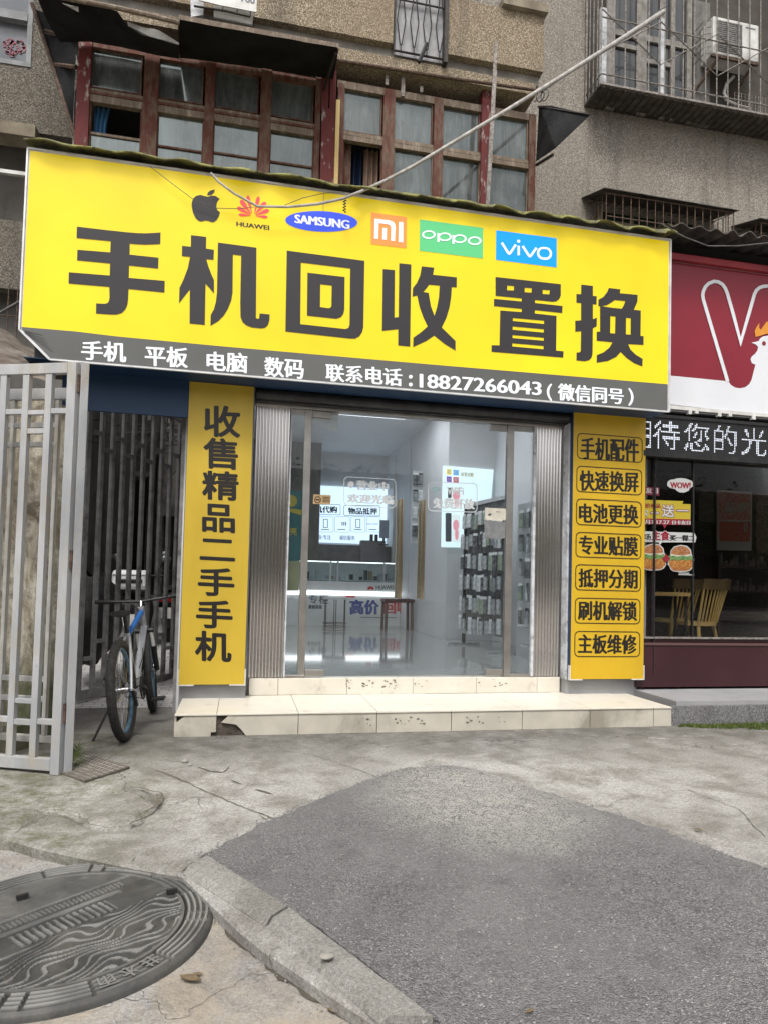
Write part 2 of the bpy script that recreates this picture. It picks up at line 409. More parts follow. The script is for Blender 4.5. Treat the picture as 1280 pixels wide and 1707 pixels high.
c = g.mix(f1, (.56,.53,.45), (.26,.225,.17)); c = g.mix(g.math('MULTIPLY', f2, .7), c, (.085,.07,.05))
hz = g.n('SeparateXYZ', {0: g.tc}).outputs[2]
c = g.mix(g.math('MULTIPLY', g.step(g.math('ADD', hz, g.math('MULTIPLY', g.noise(4, 5), .9)), 1.15, .75), .8), c, (.05,.065,.025))
M['plaster'] = g.set(col=c, rough=.9, spec=.1); g.bump(f2, .3, .01)
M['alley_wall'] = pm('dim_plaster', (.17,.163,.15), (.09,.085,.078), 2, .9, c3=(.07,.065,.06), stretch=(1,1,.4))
M['moto_white'] = pm('white_abs', (.62,.63,.65), None, rough=.3)
M['bike_frame'] = pm('silver_frame_paint', (.50,.51,.53), (.42,.43,.45), 20, .3, metal=.3)
M['bike_blue'] = pm('blue_frame_paint', (.02,.11,.34), None, rough=.3)
M['rim_blue'] = pm('blue_rim', (.10,.22,.32), (.05,.10,.15), 20, .4)
M['chrome'] = pm('chrome', (.6,.6,.6), None, rough=.15, metal=1)
M['mirror_back'] = pm('grey_mirror', (.34,.36,.35), None, rough=.2, metal=.5)
M['red_lens'] = pm('red_lens', (.25,.012,.015), None, rough=.2)
M['cloth_black'] = pm('black_rain_cover', (.014,.014,.015), (.028,.028,.03), 6, .55, bump=.6, bscale=14, dist=.03)
M['curtain_blue'] = pm('blue_curtain', (.03,.10,.22), (.05,.16,.30), 30, .8, stretch=(3,1,.1))
M['curtain_navy'] = pm('navy_curtain', (.010,.022,.06), (.016,.035,.085), 20, .8, stretch=(3,1,.1))
M['curtain_tan'] = pm('tan_curtain', (.20,.13,.095), (.14,.09,.065), 20, .8, stretch=(3,1,.1))
M['leaf'] = pm('dry_leaf', (.14,.10,.055), (.08,.058,.032), 40, .8)
M['pebble'] = pm('pebble', (.30,.28,.25), (.20,.19,.17), 20, .8)
# ================================================================== ground
def concrete(name, base, light, dark, moss=0.0, paint=0.0, tan=None, crack=.6):
    g = NG(name)
    sx = g.n('SeparateXYZ', {0: g.tc})
    n1 = g.noise(.8, 8, .68, dist=.4); n2 = g.noise(3.2, 8, .7, dist=.3); n3 = g.noise(38, 6, .7); n4 = g.noise(260, 2)
    c = g.mix(g.step(n1, .36, .62), base, light); c = g.mix(g.math('MULTIPLY', g.step(n2, .45, .62), .85), c, dark)
    c = g.mix(g.math('MULTIPLY', g.step(n3, .5, .7), .4), c, dark)
    c = g.mix(g.math('MULTIPLY', g.step(g.noise(120, 5, .8), .5, .66), .5), c, (.10,.093,.083)); c = g.mix(g.math('MULTIPLY', g.step(n4, .52, .66), .35), c, (.08,.075,.068))
    gt_ = g.noise(75, 9, .88); c = g.mix(.8, c, g.mix(g.step(gt_, .41, .60), (.55,.55,.55), (1.32,1.32,1.31)), 'MULTIPLY'); c = g.mix(g.math('MULTIPLY', g.step(g.noise(210, 2, co=None), .58, .68), .35), c, (.5,.48,.45))
    if tan:
        c = g.mix(g.math('MULTIPLY', g.step(g.noise(1.5, 8, .7, dist=.5), .44, .58), g.step(g.noise(26, 6, .7), .3, .75, .9, .2)), c, tan)
    if moss:
        k = g.math('ADD', sx.outputs[0], g.math('MULTIPLY', g.noise(2.2, 7, .7), 1.5))
        mk = g.math('MULTIPLY', g.step(k, .55, -.25), g.step(g.noise(9, 7, .72), .38, .66))
        c = g.mix(g.math('MULTIPLY', mk, moss), c, (.085,.088,.030))
        dk = g.step(g.math('ADD', sx.outputs[1], g.math('MULTIPLY', g.noise(1.4, 6, .6), 1.2)), 4.75, 5.6)
        c = g.mix(g.math('MULTIPLY', g.math('MULTIPLY', dk, g.step(g.noise(6,6,.7), .3, .6, .55, 1.0)), .8), c, (.085,.08,.068))
    if paint:
        a = g.step(g.noise(1.7, 9, .75, stretch=(.6,1.6,1)), .56, .66); b = g.step(g.noise(16, 6, .7, stretch=(.6,1.8,1)), .46, .62)
        rx = g.math('MULTIPLY', g.step(sx.outputs[0], .7, 1.6), g.step(sx.outputs[1], 3.9, 4.5))
        c = g.mix(g.math('MULTIPLY', g.math('MULTIPLY', a, b), g.math('MULTIPLY', rx, paint)), c, (.56,.545,.51))
    # hairline cracks: edges of large warped cells, only here and there
    wv = g.n('VectorMath', {0: g.tc, 1: g.n('VectorMath', {0: g.n('TexNoise', {'Vector': g.tc, 'Scale': 3.0, 'Detail': 6}).outputs['Color'], 'Scale': .55}, operation='SCALE').outputs[0]}, operation='ADD').outputs[0]
    e = g.vor(.75, 'DISTANCE_TO_EDGE', 'Distance', co=wv)
    cr = g.math('MULTIPLY', g.step(e, .0045, .001), g.step(g.noise(.9, 3), .44, .56))
    c = g.mix(g.math('MULTIPLY', cr, crack), c, (.055,.05,.043))
    g.set(col=c, rough=.88, spec=.2)
    h = g.math('ADD', g.math('MULTIPLY', n2, 1.2), g.math('ADD', g.math('MULTIPLY', n3, .6), g.math('ADD', g.math('MULTIPLY', n4, .22), g.math('MULTIPLY', gt_, .5))))
    h = g.math('SUBTRACT', h, g.math('MULTIPLY', cr, .6))
    g.bump(h, .75, .018); return g.mat
M['pave'] = concrete('old_pavement_concrete', (.345,.332,.307), (.49,.476,.45), (.22,.205,.18), moss=.95, paint=.8)
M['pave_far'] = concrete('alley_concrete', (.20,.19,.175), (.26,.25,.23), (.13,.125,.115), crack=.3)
M['low'] = concrete('gutter_concrete', (.33,.32,.307), (.43,.42,.405), (.22,.208,.188), tan=(.42,.355,.272), crack=.12)
M['kerb'] = concrete('kerb_concrete', (.30,.29,.265), (.37,.36,.335), (.20,.19,.17), crack=.15)
g = NG('worn_asphalt')
sx = g.n('SeparateXYZ', {0: g.tc})
v = g.n('TexVoronoi', {'Vector': g.tc, 'Scale': 185.0}, feature='F1')
val = g.n('SeparateColor', {0: v.outputs['Color']}).outputs[0]
big = g.noise(1.5, 6, .65)
c = g.mix(g.step(val, .1, .9), (.115,.113,.112), (.265,.26,.257)); c = g.mix(g.step(val, .94, .98), c, (.33,.325,.32)); c = g.mix(g.math('MULTIPLY', g.step(g.noise(60, 6, .75), .5, .64), .75), c, (.06,.058,.06)); c = g.mix(g.math('MULTIPLY', g.step(g.noise(48, 6, .75, co=g.n('Mapping', {'Vector': g.tc, 'Location': (3,7,1)}).outputs[0]), .54, .68), .5), c, (.26,.25,.25))
c = g.mix(g.math('MULTIPLY', g.step(big, .38, .62), .6), c, (.24,.233,.232)); c = g.mix(g.math('MULTIPLY', g.step(g.noise(.55, 7, .7, dist=.6), .46, .62), .4), c, (.10,.097,.098))
c = g.mix(g.math('MULTIPLY', g.step(g.noise(5, 6, .7), .54, .72), .5), c, (.075,.073,.074))
# pale crushed stone worn out of the far corner
dx = g.math('POWER', g.math('SUBTRACT', sx.outputs[0], 1.28), 2.0); dy = g.math('POWER', g.math('MULTIPLY', g.math('SUBTRACT', sx.outputs[1], 3.55), .75), 2.0)
dd = g.math('ADD', g.math('ADD', dx, dy), g.math('MULTIPLY', g.noise(3, 8, .75), .9))
worn = g.math('MULTIPLY', g.step(dd, .90, .40), g.step(g.math('ADD', g.math('MULTIPLY', val, .5), g.noise(24, 6, .7)), .62, .8))
c = g.mix(g.math('MULTIPLY', worn, .9), c, (.55,.53,.48))
M['asphalt'] = g.set(col=c, rough=.85, spec=.25)
g.bump(g.math('ADD', g.math('MULTIPLY', v.outputs['Distance'], -1.0), g.math('MULTIPLY', g.noise(30, 5), .7)), .85, .012)

LOW = -.055
mb = MB(); mb.add([(-90,-60,LOW),(90,-60,LOW),(90,120,LOW),(-90,120,LOW)], [(0,1,2,3)])
S('ground', mb, M['low'])
# edge of the raised pavement, from the gate to beyond the kerb (world x, y)
EDGE = [(-7,5.6),(-1.6,3.72),(-1.02,3.34)]+[(lambda p: (p.x,p.y))(PZ(x,y)) for x, y in ((20,1397),(70,1411),(130,1424),(200,1437),(262,1449),(306,1456),(352,1499),(400,1545),(440,1577),(500,1616),(570,1663),(640,1707))]+[(.62,1.44),(.95,.87),(1.8,-.6),(4,-4.4),(9,-13)]
def edge_y(x):
    for (a, b), (c, d) in zip(EDGE, EDGE[1:]):
        if a <= x <= c: return b+(d-b)*(x-a)/(c-a)
    return EDGE[-1][1]
xs = [-7,-5,-3.5,-2.4]+[-1.6+.025*i for i in range(160)]+[2.4+.1*i for i in range(60)]+[9]
xs = sorted(set(xs+[p[0] for p in EDGE[1:-1]]))
CR = [(160,1312),(200,1318),(215,1311),(240,1316),(266,1322),(268,1335),(258,1345),(240,1352),(236,1365),(215,1376),(180,1380),(150,1373),(120,1352),(80,1350),(60,1362),(30,1375)]
CRW = [PZ(*p) for p in CR]
def crater(x, y):                                     # shallow broken hollow near the gate, deepest along its far rim
    d = 9
    for a, b in zip(CRW, CRW[1:]):
        ab = b-a; t = max(0, min(1, ((x-a.x)*ab.x+(y-a.y)*ab.y)/(ab.x**2+ab.y**2+1e-9)))
        d = min(d, math.hypot(x-a.x-ab.x*t, y-a.y-ab.y*t))
    return d
rows = []
NR = 120
for j in range(NR+1):
    t = (j/NR)
    row = []
    for x in xs:
        y0 = edge_y(x); y = y0+(5.35-y0)*t
        z = 0
        if -1.8 < x < 5 and y < 5.3:
            fade = min(1, (y-y0)/.12)*min(1, (5.35-y)/.3)
            z = fade*(.011*noise.noise(Vector((x*1.3, y*1.3, 0)))+.005*noise.noise(Vector((x*5, y*5, 3))))
            if x < .4:
                d = crater(x, y); wob = .018*noise.noise(Vector((x*22, y*22, 1)))
                z -= .028*fade*math.exp(-((d+wob)/.03)**2)
                z -= .008*fade*max(0, noise.noise(Vector((x*9, y*9, 8))))*(1 if x < -.2 else .3)
        row.append(Vector((x, y, z)))
    rows.append(row)
mb = MB(); mb.grid(rows)
mb.grid([[Vector((p.x, p.y+.004*math.sin(p.x*40), LOW-.02)) for p in rows[0]], [p+Vector((0, 0, -.012)) + Vector((-.006, -.006, 0)) for p in rows[0]], rows[0]])
pave = S('pavement', mb, M['pave'], smooth=True)
mb = MB(); mb.add([(-30,5.35,0),(30,5.35,0),(30,40,0),(-30,40,0)], [(0,1,2,3)])
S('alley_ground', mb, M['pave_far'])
# joints and cracks of the pavement: thin dirt-filled grooves lying on it
def groove(mb, pts, wd, z=.012, wob=.006, seed=0):
    P = [PZ(*p) for p in pts]; D = []
    for a, b in zip(P, P[1:]):
        k = max(2, int((b-a).length/.03))
        for i in range(k): D.append(a.lerp(b, i/k))
    D.append(P[-1]); L = []; R = []
    for i, p in enumerate(D):
        d = (D[min(i+1, len(D)-1)]-D[max(i-1, 0)]).normalized(); s = Vector((-d.y, d.x, 0))
        o = noise.noise(Vector((p.x*14+seed, p.y*14, 0)))*wob*2; ww = wd*(.35+.9*abs(noise.noise(Vector((p.x*25, p.y*25, seed+5)))))
        if i in (0, len(D)-1): ww *= .2
        zz = .004+.011*noise.noise(Vector((p.x*1.3, p.y*1.3, 0)))+.005*noise.noise(Vector((p.x*5, p.y*5, 3)))
        L.append(p+s*(o+ww)+Vector((0,0,zz))); R.append(p+s*(o-ww)+Vector((0,0,zz)))
    mb.grid([L, R])
M['dirt'] = pm('packed_dirt', (.085,.076,.058), (.13,.118,.092), 30, .95)
mb = MB()
groove(mb, [(258,1283),(300,1300),(350,1322),(410,1347),(480,1372)], .006)
groove(mb, [(330,1280),(352,1288),(372,1290),(382,1280)], .010, seed=3)
groove(mb, [(385,1303),(405,1309)], .010, seed=4); groove(mb, [(425,1318),(455,1325)], .014, seed=5)
groove(mb, [(18,1393),(65,1362)], .004, seed=6)
groove(mb, CR[1:10], .011, seed=12, wob=.012); groove(mb, CR[9:], .004, seed=13, wob=.012); groove(mb, [(262,1325),(268,1337),(250,1349),(238,1360)], .010, seed=15)
groove(mb, [(218,1440),(226,1430)], .004, seed=7)
groove(mb, [(435,1358),(448,1372),(470,1378)], .004, seed=8)
groove(mb, [(300,1456),(322,1441),(345,1436)], .008, seed=9)
groove(mb, [(1130,1310),(1180,1330),(1232,1350),(1262,1385),(1280,1400)], .0035, seed=10)
groove(mb, [(640,1300),(600,1285),(530,1262),(470,1250),(420,1248)], .004, seed=11)
O('crack', mb, M['dirt'], pave)
mb = MB()
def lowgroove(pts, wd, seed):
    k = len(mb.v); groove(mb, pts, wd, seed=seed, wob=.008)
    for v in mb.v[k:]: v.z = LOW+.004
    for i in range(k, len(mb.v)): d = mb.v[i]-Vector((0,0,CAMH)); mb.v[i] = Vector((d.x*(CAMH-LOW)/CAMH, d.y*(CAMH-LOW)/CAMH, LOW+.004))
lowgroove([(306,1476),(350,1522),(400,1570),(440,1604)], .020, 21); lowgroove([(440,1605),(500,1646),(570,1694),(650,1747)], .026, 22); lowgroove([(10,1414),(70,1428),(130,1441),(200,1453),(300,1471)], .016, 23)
o = O('dirt', mb, pm('dirt_and_gap_shade', (.055,.048,.037), (.085,.075,.058), 30, .95)); tag(o, 'dark dirt and painted gap shade along the kerb foot and pavement edge', 'dirt', kind='stuff')  # packed dirt, its colour also darkened as shading of the gap
# asphalt patch: ragged outline
A = [(340,1438),(400,1400),(480,1362),(560,1326),(640,1296),(690,1284),(740,1281),(790,1288),(860,1310),(930,1334),(1000,1357),(1100,1392),(1200,1428),(1290,1458)]
P = [PZ(*p) for p in A]
P = P+[Vector((2.7,1.5,0)), Vector((4.5,-2.2,0)), Vector((2.4,-1.2,0)), Vector((1.05,.9,0))]+[PZ(*p) for p in ((716,1707),(640,1643),(560,1580),(500,1535),(440,1500),(390,1468))]
D = []
for i, a in enumerate(P):
    b = P[(i+1) % len(P)]; k = max(1, min(60, int((b-a).length/.025)))
    for q in range(k):
        p = a.lerp(b, q/k); s = .035 if i < 13 else .012
        D.append((p.x+s*noise.noise(Vector((p.x*9, p.y*9, 2)))+.4*s*noise.noise(Vector((p.x*40, p.y*40, 5))), p.y+s*noise.noise(Vector((p.x*9, p.y*9, 6)))))
mb = MB(); mb.loops([D], lambda x, y: Vector((x, y, .022)))
n = len(D); mb.grid([[Vector((x, y, .022)) for x, y in D+D[:1]], [Vector((x+(.02*(1 if x > 1.2 else -1) if y > 2.4 else 0), y+(.03 if y > 2.6 else 0), -.012)) for x, y in D+D[:1]]])
S('road', mb, M['asphalt'])
mb = MB()
for i in range(2600):                                  # crumbs broken off the ragged asphalt edge
    k = random.randrange(len(D)); x, y = D[k]
    if not (-.3 < x < 2.6 and 1.3 < y < 4.4): continue
    x += random.gauss(0, .022); y += random.gauss(.012, .028); r = random.uniform(.002, .0065)
    mb.blob((x, y, .010+r*.3), r, r*random.uniform(.7,1.2), r*.7, 5, 3)
for i in range(9000):                                  # stones standing proud of the worn asphalt
    x = random.uniform(-.1, 2.6); y = random.uniform(1.35, 3.9) if random.random() < .8 else random.uniform(1.35, 2.3)
    if not (y > 2.908+(x+.099)*(1.784-2.908)/.627+.02 and y < 3.9 and y < 4.05-(x-1.36)*1.9 and y < 2.95+(x+.1)*.78): continue
    r = random.uniform(.0018, .0046); mb.blob((x, y, .022), r*random.uniform(.8,1.5), r, r*.7, 5, 3)
o = O('gravel', mb, pm('asphalt_crumb', (.14,.137,.135), (.30,.295,.285), 60, .9), None); tag(o, 'loose crumbs along the ragged edge of the asphalt patch', 'crumbs', kind='stuff')
# kerb: three worn concrete stones between the gutter and the asphalt
def kerbstone(p):
    P = [PZ(*q) for q in p]; mb = MB(); top = []; n = 8
    L = [P[0].lerp(P[3], i/n) for i in range(n+1)]; R = [P[1].lerp(P[2], i/n) for i in range(n+1)]
    rows = [[], [], [], [], []]
    for a, b in zip(L, R):
        q = Vector((noise.noise(a*6), noise.noise(a*6+Vector((5,0,0))), 0))*.008; o = (a-b).normalized()
        rows[0].append(a+q+o*.0+Vector((0,0,LOW-.02))); rows[1].append(a+q+o*.008+Vector((0,0,.002))); rows[2].append(a+q-o*.018+Vector((0,0,.026)))
        rows[3].append(b-q*.4+Vector((0,0,.028))); rows[4].append(b-q*.4+Vector((0,0,-.02)))
    mb.grid(rows); mb.add([r[0] for r in rows], [(0,1,2,3,4)]); mb.add([r[-1] for r in rows], [(4,3,2,1,0)])
    return mb
S('kerb', kerbstone([(309,1457),(345,1437),(478,1524),(446,1543)]), M['kerb'], True)
S('kerb', kerbstone([(449,1546),(482,1526),(720,1712),(640,1709)]), M['kerb'], True)
# moss and small weeds along the plinth at the right
mb = MB()
for i in range(2600):
    t = random.random(); p = PZ(1130+t*190, 1207-t*7+random.random()**1.6*(6+t*14), 0)
    if noise.noise(Vector((p.x*3, p.y*6, 0))) < -.25 and t < .6: continue
    h = .006+.018*random.random(); a = random.random()*6.28; r = .004+.006*random.random(); ca, sa = math.cos(a)*r, math.sin(a)*r
    tip = p+Vector((random.uniform(-.012,.012), random.uniform(-.012,.012), h+.01))
    mb.add([p+Vector((ca,sa,0)), p-Vector((ca,sa,0)), tip], [(0,1,2)])
for i in range(160):                                   # a few blades at the gate foot
    p = PZ(118+random.random()*14, 1243+random.random()*40, 0); a = random.random()*6.28
    mb.add([p+Vector((.004,0,0)), p-Vector((.004,0,0)), p+Vector((.05*math.cos(a), .05*math.sin(a), .02+.03*random.random()))], [(0,1,2)])
o = O('moss', mb, pm('moss_green', (.05,.075,.012), (.10,.13,.03), 20, .9)); tag(o, 'green moss and weeds along the granite plinth', 'moss', kind='stuff')

# manhole cover: relief modelled as a polar height field
MC = Vector((-.556, 2.552, LOW)); MR = .497
def mh_h(r, th, x, y):
    h = .028; wear = .0
    u, v = x*math.cos(.72)+y*math.sin(.72), -x*math.sin(.72)+y*math.cos(.72)      # pattern axes
    if r > .485: return .028-(r-.485)*1.1, .1
    if r > .405:
        k = (r-.405)/.08; ring = abs(((k*4) % 1)-.5); seg = (math.degrees(th)+8) % 30
        if seg < 1.6 or (math.degrees(th) % 90) < 1.0: return .023, 0
        quiet = (int((math.degrees(th)+8)//30) % 3 == 1)
        hh = .005 if quiet else .009
        if ring < .27: return h+hh*.8, .6 if quiet else 1.0
        return h, .0
    if r > .398: return .017, 0
    if r > .385: return h+.004, .4
    if v > .035:                                        # upper half: ribs, lettered band, long bar
        if .05 < v < .075: return (h+.006, .6) if abs(u) < .25 else (h, 0)
        if .095 < v < .135: return (h+.005, .5) if (u*60) % 1 < .45 and abs(u) < .3 else (h, .1)
        if .15 < v < .16: return h+.006, .7
        if v > .16: return h+.004*max(0, noise.noise(Vector((u*22, v*30, 2))))*2, .25
        return h, .05
    if -.055 < v <= .035 and abs(u) < .17: return (h+.007, .85) if (u*42) % 1 < .42 else (h, 0)
    if v <= -.07:                                       # waves
        ph = v+.026*math.sin(u*19+1.4*math.sin(v*26))+.007*math.sin(u*43)
        k = (ph*33) % 1
        return (h+.0048, .9) if k < .24 else (h, .0)
    return h+.002*noise.noise(Vector((u*30, v*30, 0))), .1
NT, NRr = 560, 150; vs = [Vector((0,0,.03))]; wears = [0.1]
for i in range(1, NRr+1):
    r = .51*i/NRr
    for k in range(NT):
        th = 2*math.pi*k/NT; x, y = r*math.cos(th), r*math.sin(th); h, wr = mh_h(min(r, .497), th, x, y)
        if r > .498: h = -.01; wr = 0
        vs.append(Vector((min(r, .5)*math.cos(th), min(r, .5)*math.sin(th), h))); wears.append(wr)
fs = [(0, 1+k, 1+(k+1) % NT) for k in range(NT)]
for i in range(NRr-1):
    a = 1+i*NT; b = a+NT
    for k in range(NT): fs.append((a+k, b+k, b+(k+1) % NT, a+(k+1) % NT))
mb = MB(); mb.add([v+MC for v in vs], fs)
g = NG('cast_iron_cover')
wr = g.n('Attribute', attribute_name='wear').outputs['Fac']
c = g.mix(g.step(g.noise(6, 6, .7), .35, .7), (.026,.028,.027), (.052,.053,.051)); c = g.mix(g.math('MULTIPLY', g.step(g.noise(3.5, 7, .7), .5, .68), .55), c, (.12,.112,.098))
c = g.mix(g.math('MULTIPLY', g.step(g.noise(45, 5, .8), .52, .68), .5), c, (.10,.075,.055))
c = g.mix(g.math('MULTIPLY', wr, g.step(g.noise(8, 4), .3, .62, .3, .95)), c, (.21,.21,.198))
M['iron_cover'] = g.set(col=c, rough=.6, metal=0, spec=.35); g.bump(g.noise(160, 3), .3, .002)
mc = T('manhole_cover', 'round cast iron manhole cover with wave pattern by the kerb', 'manhole cover', MC)
o = O('cover', mb, M['iron_cover'], mc, smooth=True)
at = o.data.attributes.new('wear', 'FLOAT', 'POINT'); at.data.foreach_set('value', wears)
mb = MB()
for px, py, a in ((38,1494,.5),(287,1485,.2)):
    p = PZ(px, py, LOW+.041); mb.bar(p-Vector((math.cos(a), math.sin(a), 0))*.02, p+Vector((math.cos(a), math.sin(a), 0))*.02, .014, .014)
O('lift_hole', mb, M['dark'], mc)
ch = '雨水井'; mb = MB()
for i, s in enumerate(ch):
    a0 = math.radians(-62+i*9); rr = .445
    def fn(u, v, a0=a0, rr=rr):
        a = a0+math.radians((u-.5)*6.4); r2 = rr+(.5-v)*-.055
        return MC+Vector((r2*math.cos(a), r2*math.sin(a), .0372))
    mb.text(s, fn, .03, 4, dz=(0,0,1))
O('lettering', mb, pm('worn_iron_edge', (.16,.16,.15), None, rough=.5), mc)
# checkered drain plate by the gate
P = [PZ(*p, 0.0) for p in ((140,1257),(217,1281),(142,1305),(100,1290))]
mb = MB(); mb.slab([p+Vector((0,0,.012)) for p in P], (0,0,-.02)); mb.mi = 1
for i in range(1, 14):
    t = i/14; a = P[0].lerp(P[1], t); b = P[3].lerp(P[2], t); mb.bar(a+Vector((0,0,.0125)), b+Vector((0,0,.0125)), .006, .005)
for i in range(1, 8):
    t = i/8; a = P[0].lerp(P[3], t); b = P[1].lerp(P[2], t); mb.bar(a+Vector((0,0,.0127)), b+Vector((0,0,.0127)), .005, .005)
o = O('drain_cover', mb, [pm('weathered_plate', (.13,.115,.10), (.09,.08,.066), 14, .85), pm('plate_ribs', (.30,.28,.25), (.17,.155,.13), 18, .85)], None, loc=P[3]); tag(o, 'small ribbed drain plate set in the pavement beside the gate', 'drain cover')
# litter: leaves and pebbles
def leaf(px, py, L, a, label, z=None, curl=.35):
    p = PZ(px, py, LOW if z is None else z); mb = MB(); rows = []
    for i in range(7):
        t = i/6; wd = L*.22*math.sin(math.pi*min(1, t*.92+.04)); r = []
        for s in (-1, 0, 1):
            r.append(p+Vector((math.cos(a)*L*(t-.5)-math.sin(a)*wd*s, math.sin(a)*L*(t-.5)+math.cos(a)*wd*s, .006+curl*L*(t-.5)**2+abs(s)*wd*.5)))
        rows.append(r)
    mb.grid(rows); o = O('dry_leaf', mb, M['leaf'], None, True, loc=p); tag(o, label, 'leaf', 'dry leaves on the ground')
leaf(190,1436,.05,.3,'reddish dry leaf between the manhole cover rim and the raised pavement edge')
leaf(318,1637,.075,-.5,'long curled dry leaf by the near edge of the manhole cover')
leaf(330,1628,.035,-.3,'short dry leaf lying beside the long curled leaf')
leaf(362,1517,.045,-.6,'dry leaf in the gutter between the manhole cover and the kerb joint')
leaf(384,1529,.04,-.2,'brown dry leaf against the kerb foot')
leaf(556,1690,.04,-.7,'pale dry leaf at the bottom of the gutter')
leaf(1163,1386,.045,-.8,'small dark leaf on the bare concrete beyond the asphalt', 0.006)
leaf(882,1690,.03,.4,'small yellowish leaf on the dark asphalt', .024)
for px, py, r, lb in ((309,1272,.022,'round pale pebble on the pavement near the step'),(318,1277,.013,'small pebble beside the round pale one'),(545,1600,.022,'flat dark pebble on the kerb stone')):
    p = PZ(px, py, .03 if px > 500 else 0); mb = MB(); mb.blob(p+Vector((0,0,r*.5)), r, r*.8, r*(.75 if px < 500 else .25), 10, 7)
    o = O('pebble', mb, M['pebble'], None, True, loc=p); tag(o, lb, 'pebble', 'loose pebbles')
mb = MB()
for i in range(420):                                   # grit swept against the kerb and gutter edges
    k = random.random()
    if k < .5: t = random.random(); p = PZ(330+t*300, 1495+t*215, LOW)+Vector((random.gauss(-.05,.05), random.gauss(0,.06), 0))
    elif k < .75: p = PZ(random.uniform(20,300), 1412+random.uniform(0,40), LOW)
    else: p = PZ(random.uniform(300,1100), 1222+random.random()**2*22, .004)
    r = random.uniform(.0015,.0055); mb.blob(p+Vector((0,0,r*.4)), r, r, r*.7, 5, 3)
o = O('gravel', mb, M['pebble'], None); tag(o, 'loose grit scattered along the kerb and step foot', 'grit', kind='stuff')
# ================================================================== phone shop: shell, step, doors
YF = 6.0                                              # plane of the doors
FLZ = .30
shop = T('phone_shop', 'narrow phone shop with glass doors under the yellow sign', 'shop', (1.5, YF, 0))
mb = MB()
mb.box(-.50,-.44,5.98,14.5,0,4.3); mb.box(3.82,3.88,5.98,14.5,0,4.3); mb.box(-.44,3.82,14.5,14.56,0,4.3)
mb.box(3.06,3.82,9.95,14.5,FLZ,3.9)                   # pillar block at the right
O('wall', mb, M['wallin'], shop)
mb = MB(); mb.box(-.44,3.82,6.08,14.5,.05,FLZ); O('floor', mb, M['floorin'], shop)
mb = MB(); mb.box(-.5,3.88,6.0,14.5,3.9,4.0); O('ceiling', mb, M['wallin'], shop)
for k, (x, y) in enumerate(((.6,6.9),(2.5,6.9),(.6,8.6),(2.5,8.6),(.6,10.3),(2.3,10.3))):
    mb = MB(); mb.box(x-.3,x+.3,y-.3,y+.3,3.885,3.897); O('ceiling_light', mb, M['ceil_light'], shop)
# front walls behind the two vertical panels, bulkhead behind the main sign
for a, b, c in ((-.47,.07,5.86),(2.99,3.72,5.88)): mb = MB(); mb.box(a,b,c,6.2,.02,2.9); O('front_wall', mb, M['ledge'], shop)
mb = MB(); mb.box(-1.66,3.75,5.78,6.1,2.80,4.30); O('bulkhead', mb, M['shutter'], shop)
mb = MB(); mb.box(-1.66,3.76,5.52,5.83,2.795,2.80); mb.box(-1.45,-.475,5.80,5.83,2.49,2.795); O('soffit', mb, M['blue'], shop)
# shutter box and head rail over the doors
mb = MB(); mb.tube([(.08,5.88,2.755),(2.985,5.88,2.755)], .045, 14); mb.box(.07,2.99,5.90,6.02,2.70,2.795); O('shutter_box', mb, M['shutter'], shop, True)
mb = MB(); mb.box(.075,2.985,5.955,6.04,2.675,2.70); O('door_head', mb, M['steel_satin'], shop, bevel=.004)
# fluted stainless side panels
def fluted(x0, x1, n):
    mb = MB(); rows = []; N = n*10
    for z in (.315, 2.675):
        rows.append([Vector((lerp(x0, x1, i/N), 5.990-.013*abs(math.sin(math.pi*n*i/N))**.8, z)) for i in range(N+1)])
    mb.grid(rows); mb.box(x0, x1, 5.996, 6.04, .315, 2.675)
    return mb
O('fluted_panel', fluted(.08,.388,11), M['steel'], shop, True)
O('fluted_panel', fluted(2.70,2.972,9), M['steel'], shop, True)
for a, b, c in ((2.676,2.70,5.965),(.388,.40,5.97)): mb = MB(); mb.box(a,b,c,6.0,.315,2.675); O('edge_trim', mb, M['rail'], shop)
mb = MB(); mb.box(2.974,2.998,5.86,5.96,.30,2.70); O('shutter_rail', mb, M['rail'], shop)
mb = MB(); mb.box(.51,.572,5.985,6.035,.315,2.675); O('door_post', mb, M['steel_satin'], shop, bevel=.004)
mb = MB(); mb.box(2.415,2.482,5.985,6.035,.315,2.675); O('door_post', mb, M['steel_satin'], shop, bevel=.004)
mb = MB(); mb.box(.40,.51,6.005,6.017,.335,2.63); O('side_glass', mb, M['glass'], shop)
mb = MB(); mb.box(2.482,2.676,6.005,6.017,.335,2.63); O('side_glass', mb, M['glass'], shop)
mb = MB(); mb.box(.40,.51,5.99,6.03,2.63,2.675); mb.box(2.482,2.676,5.99,6.03,2.63,2.675); mb.box(.39,.575,5.98,6.04,.30,.335); mb.box(2.41,2.68,5.98,6.04,.30,.337); O('frame_block', mb, M['steel_satin'], shop, bevel=.003)
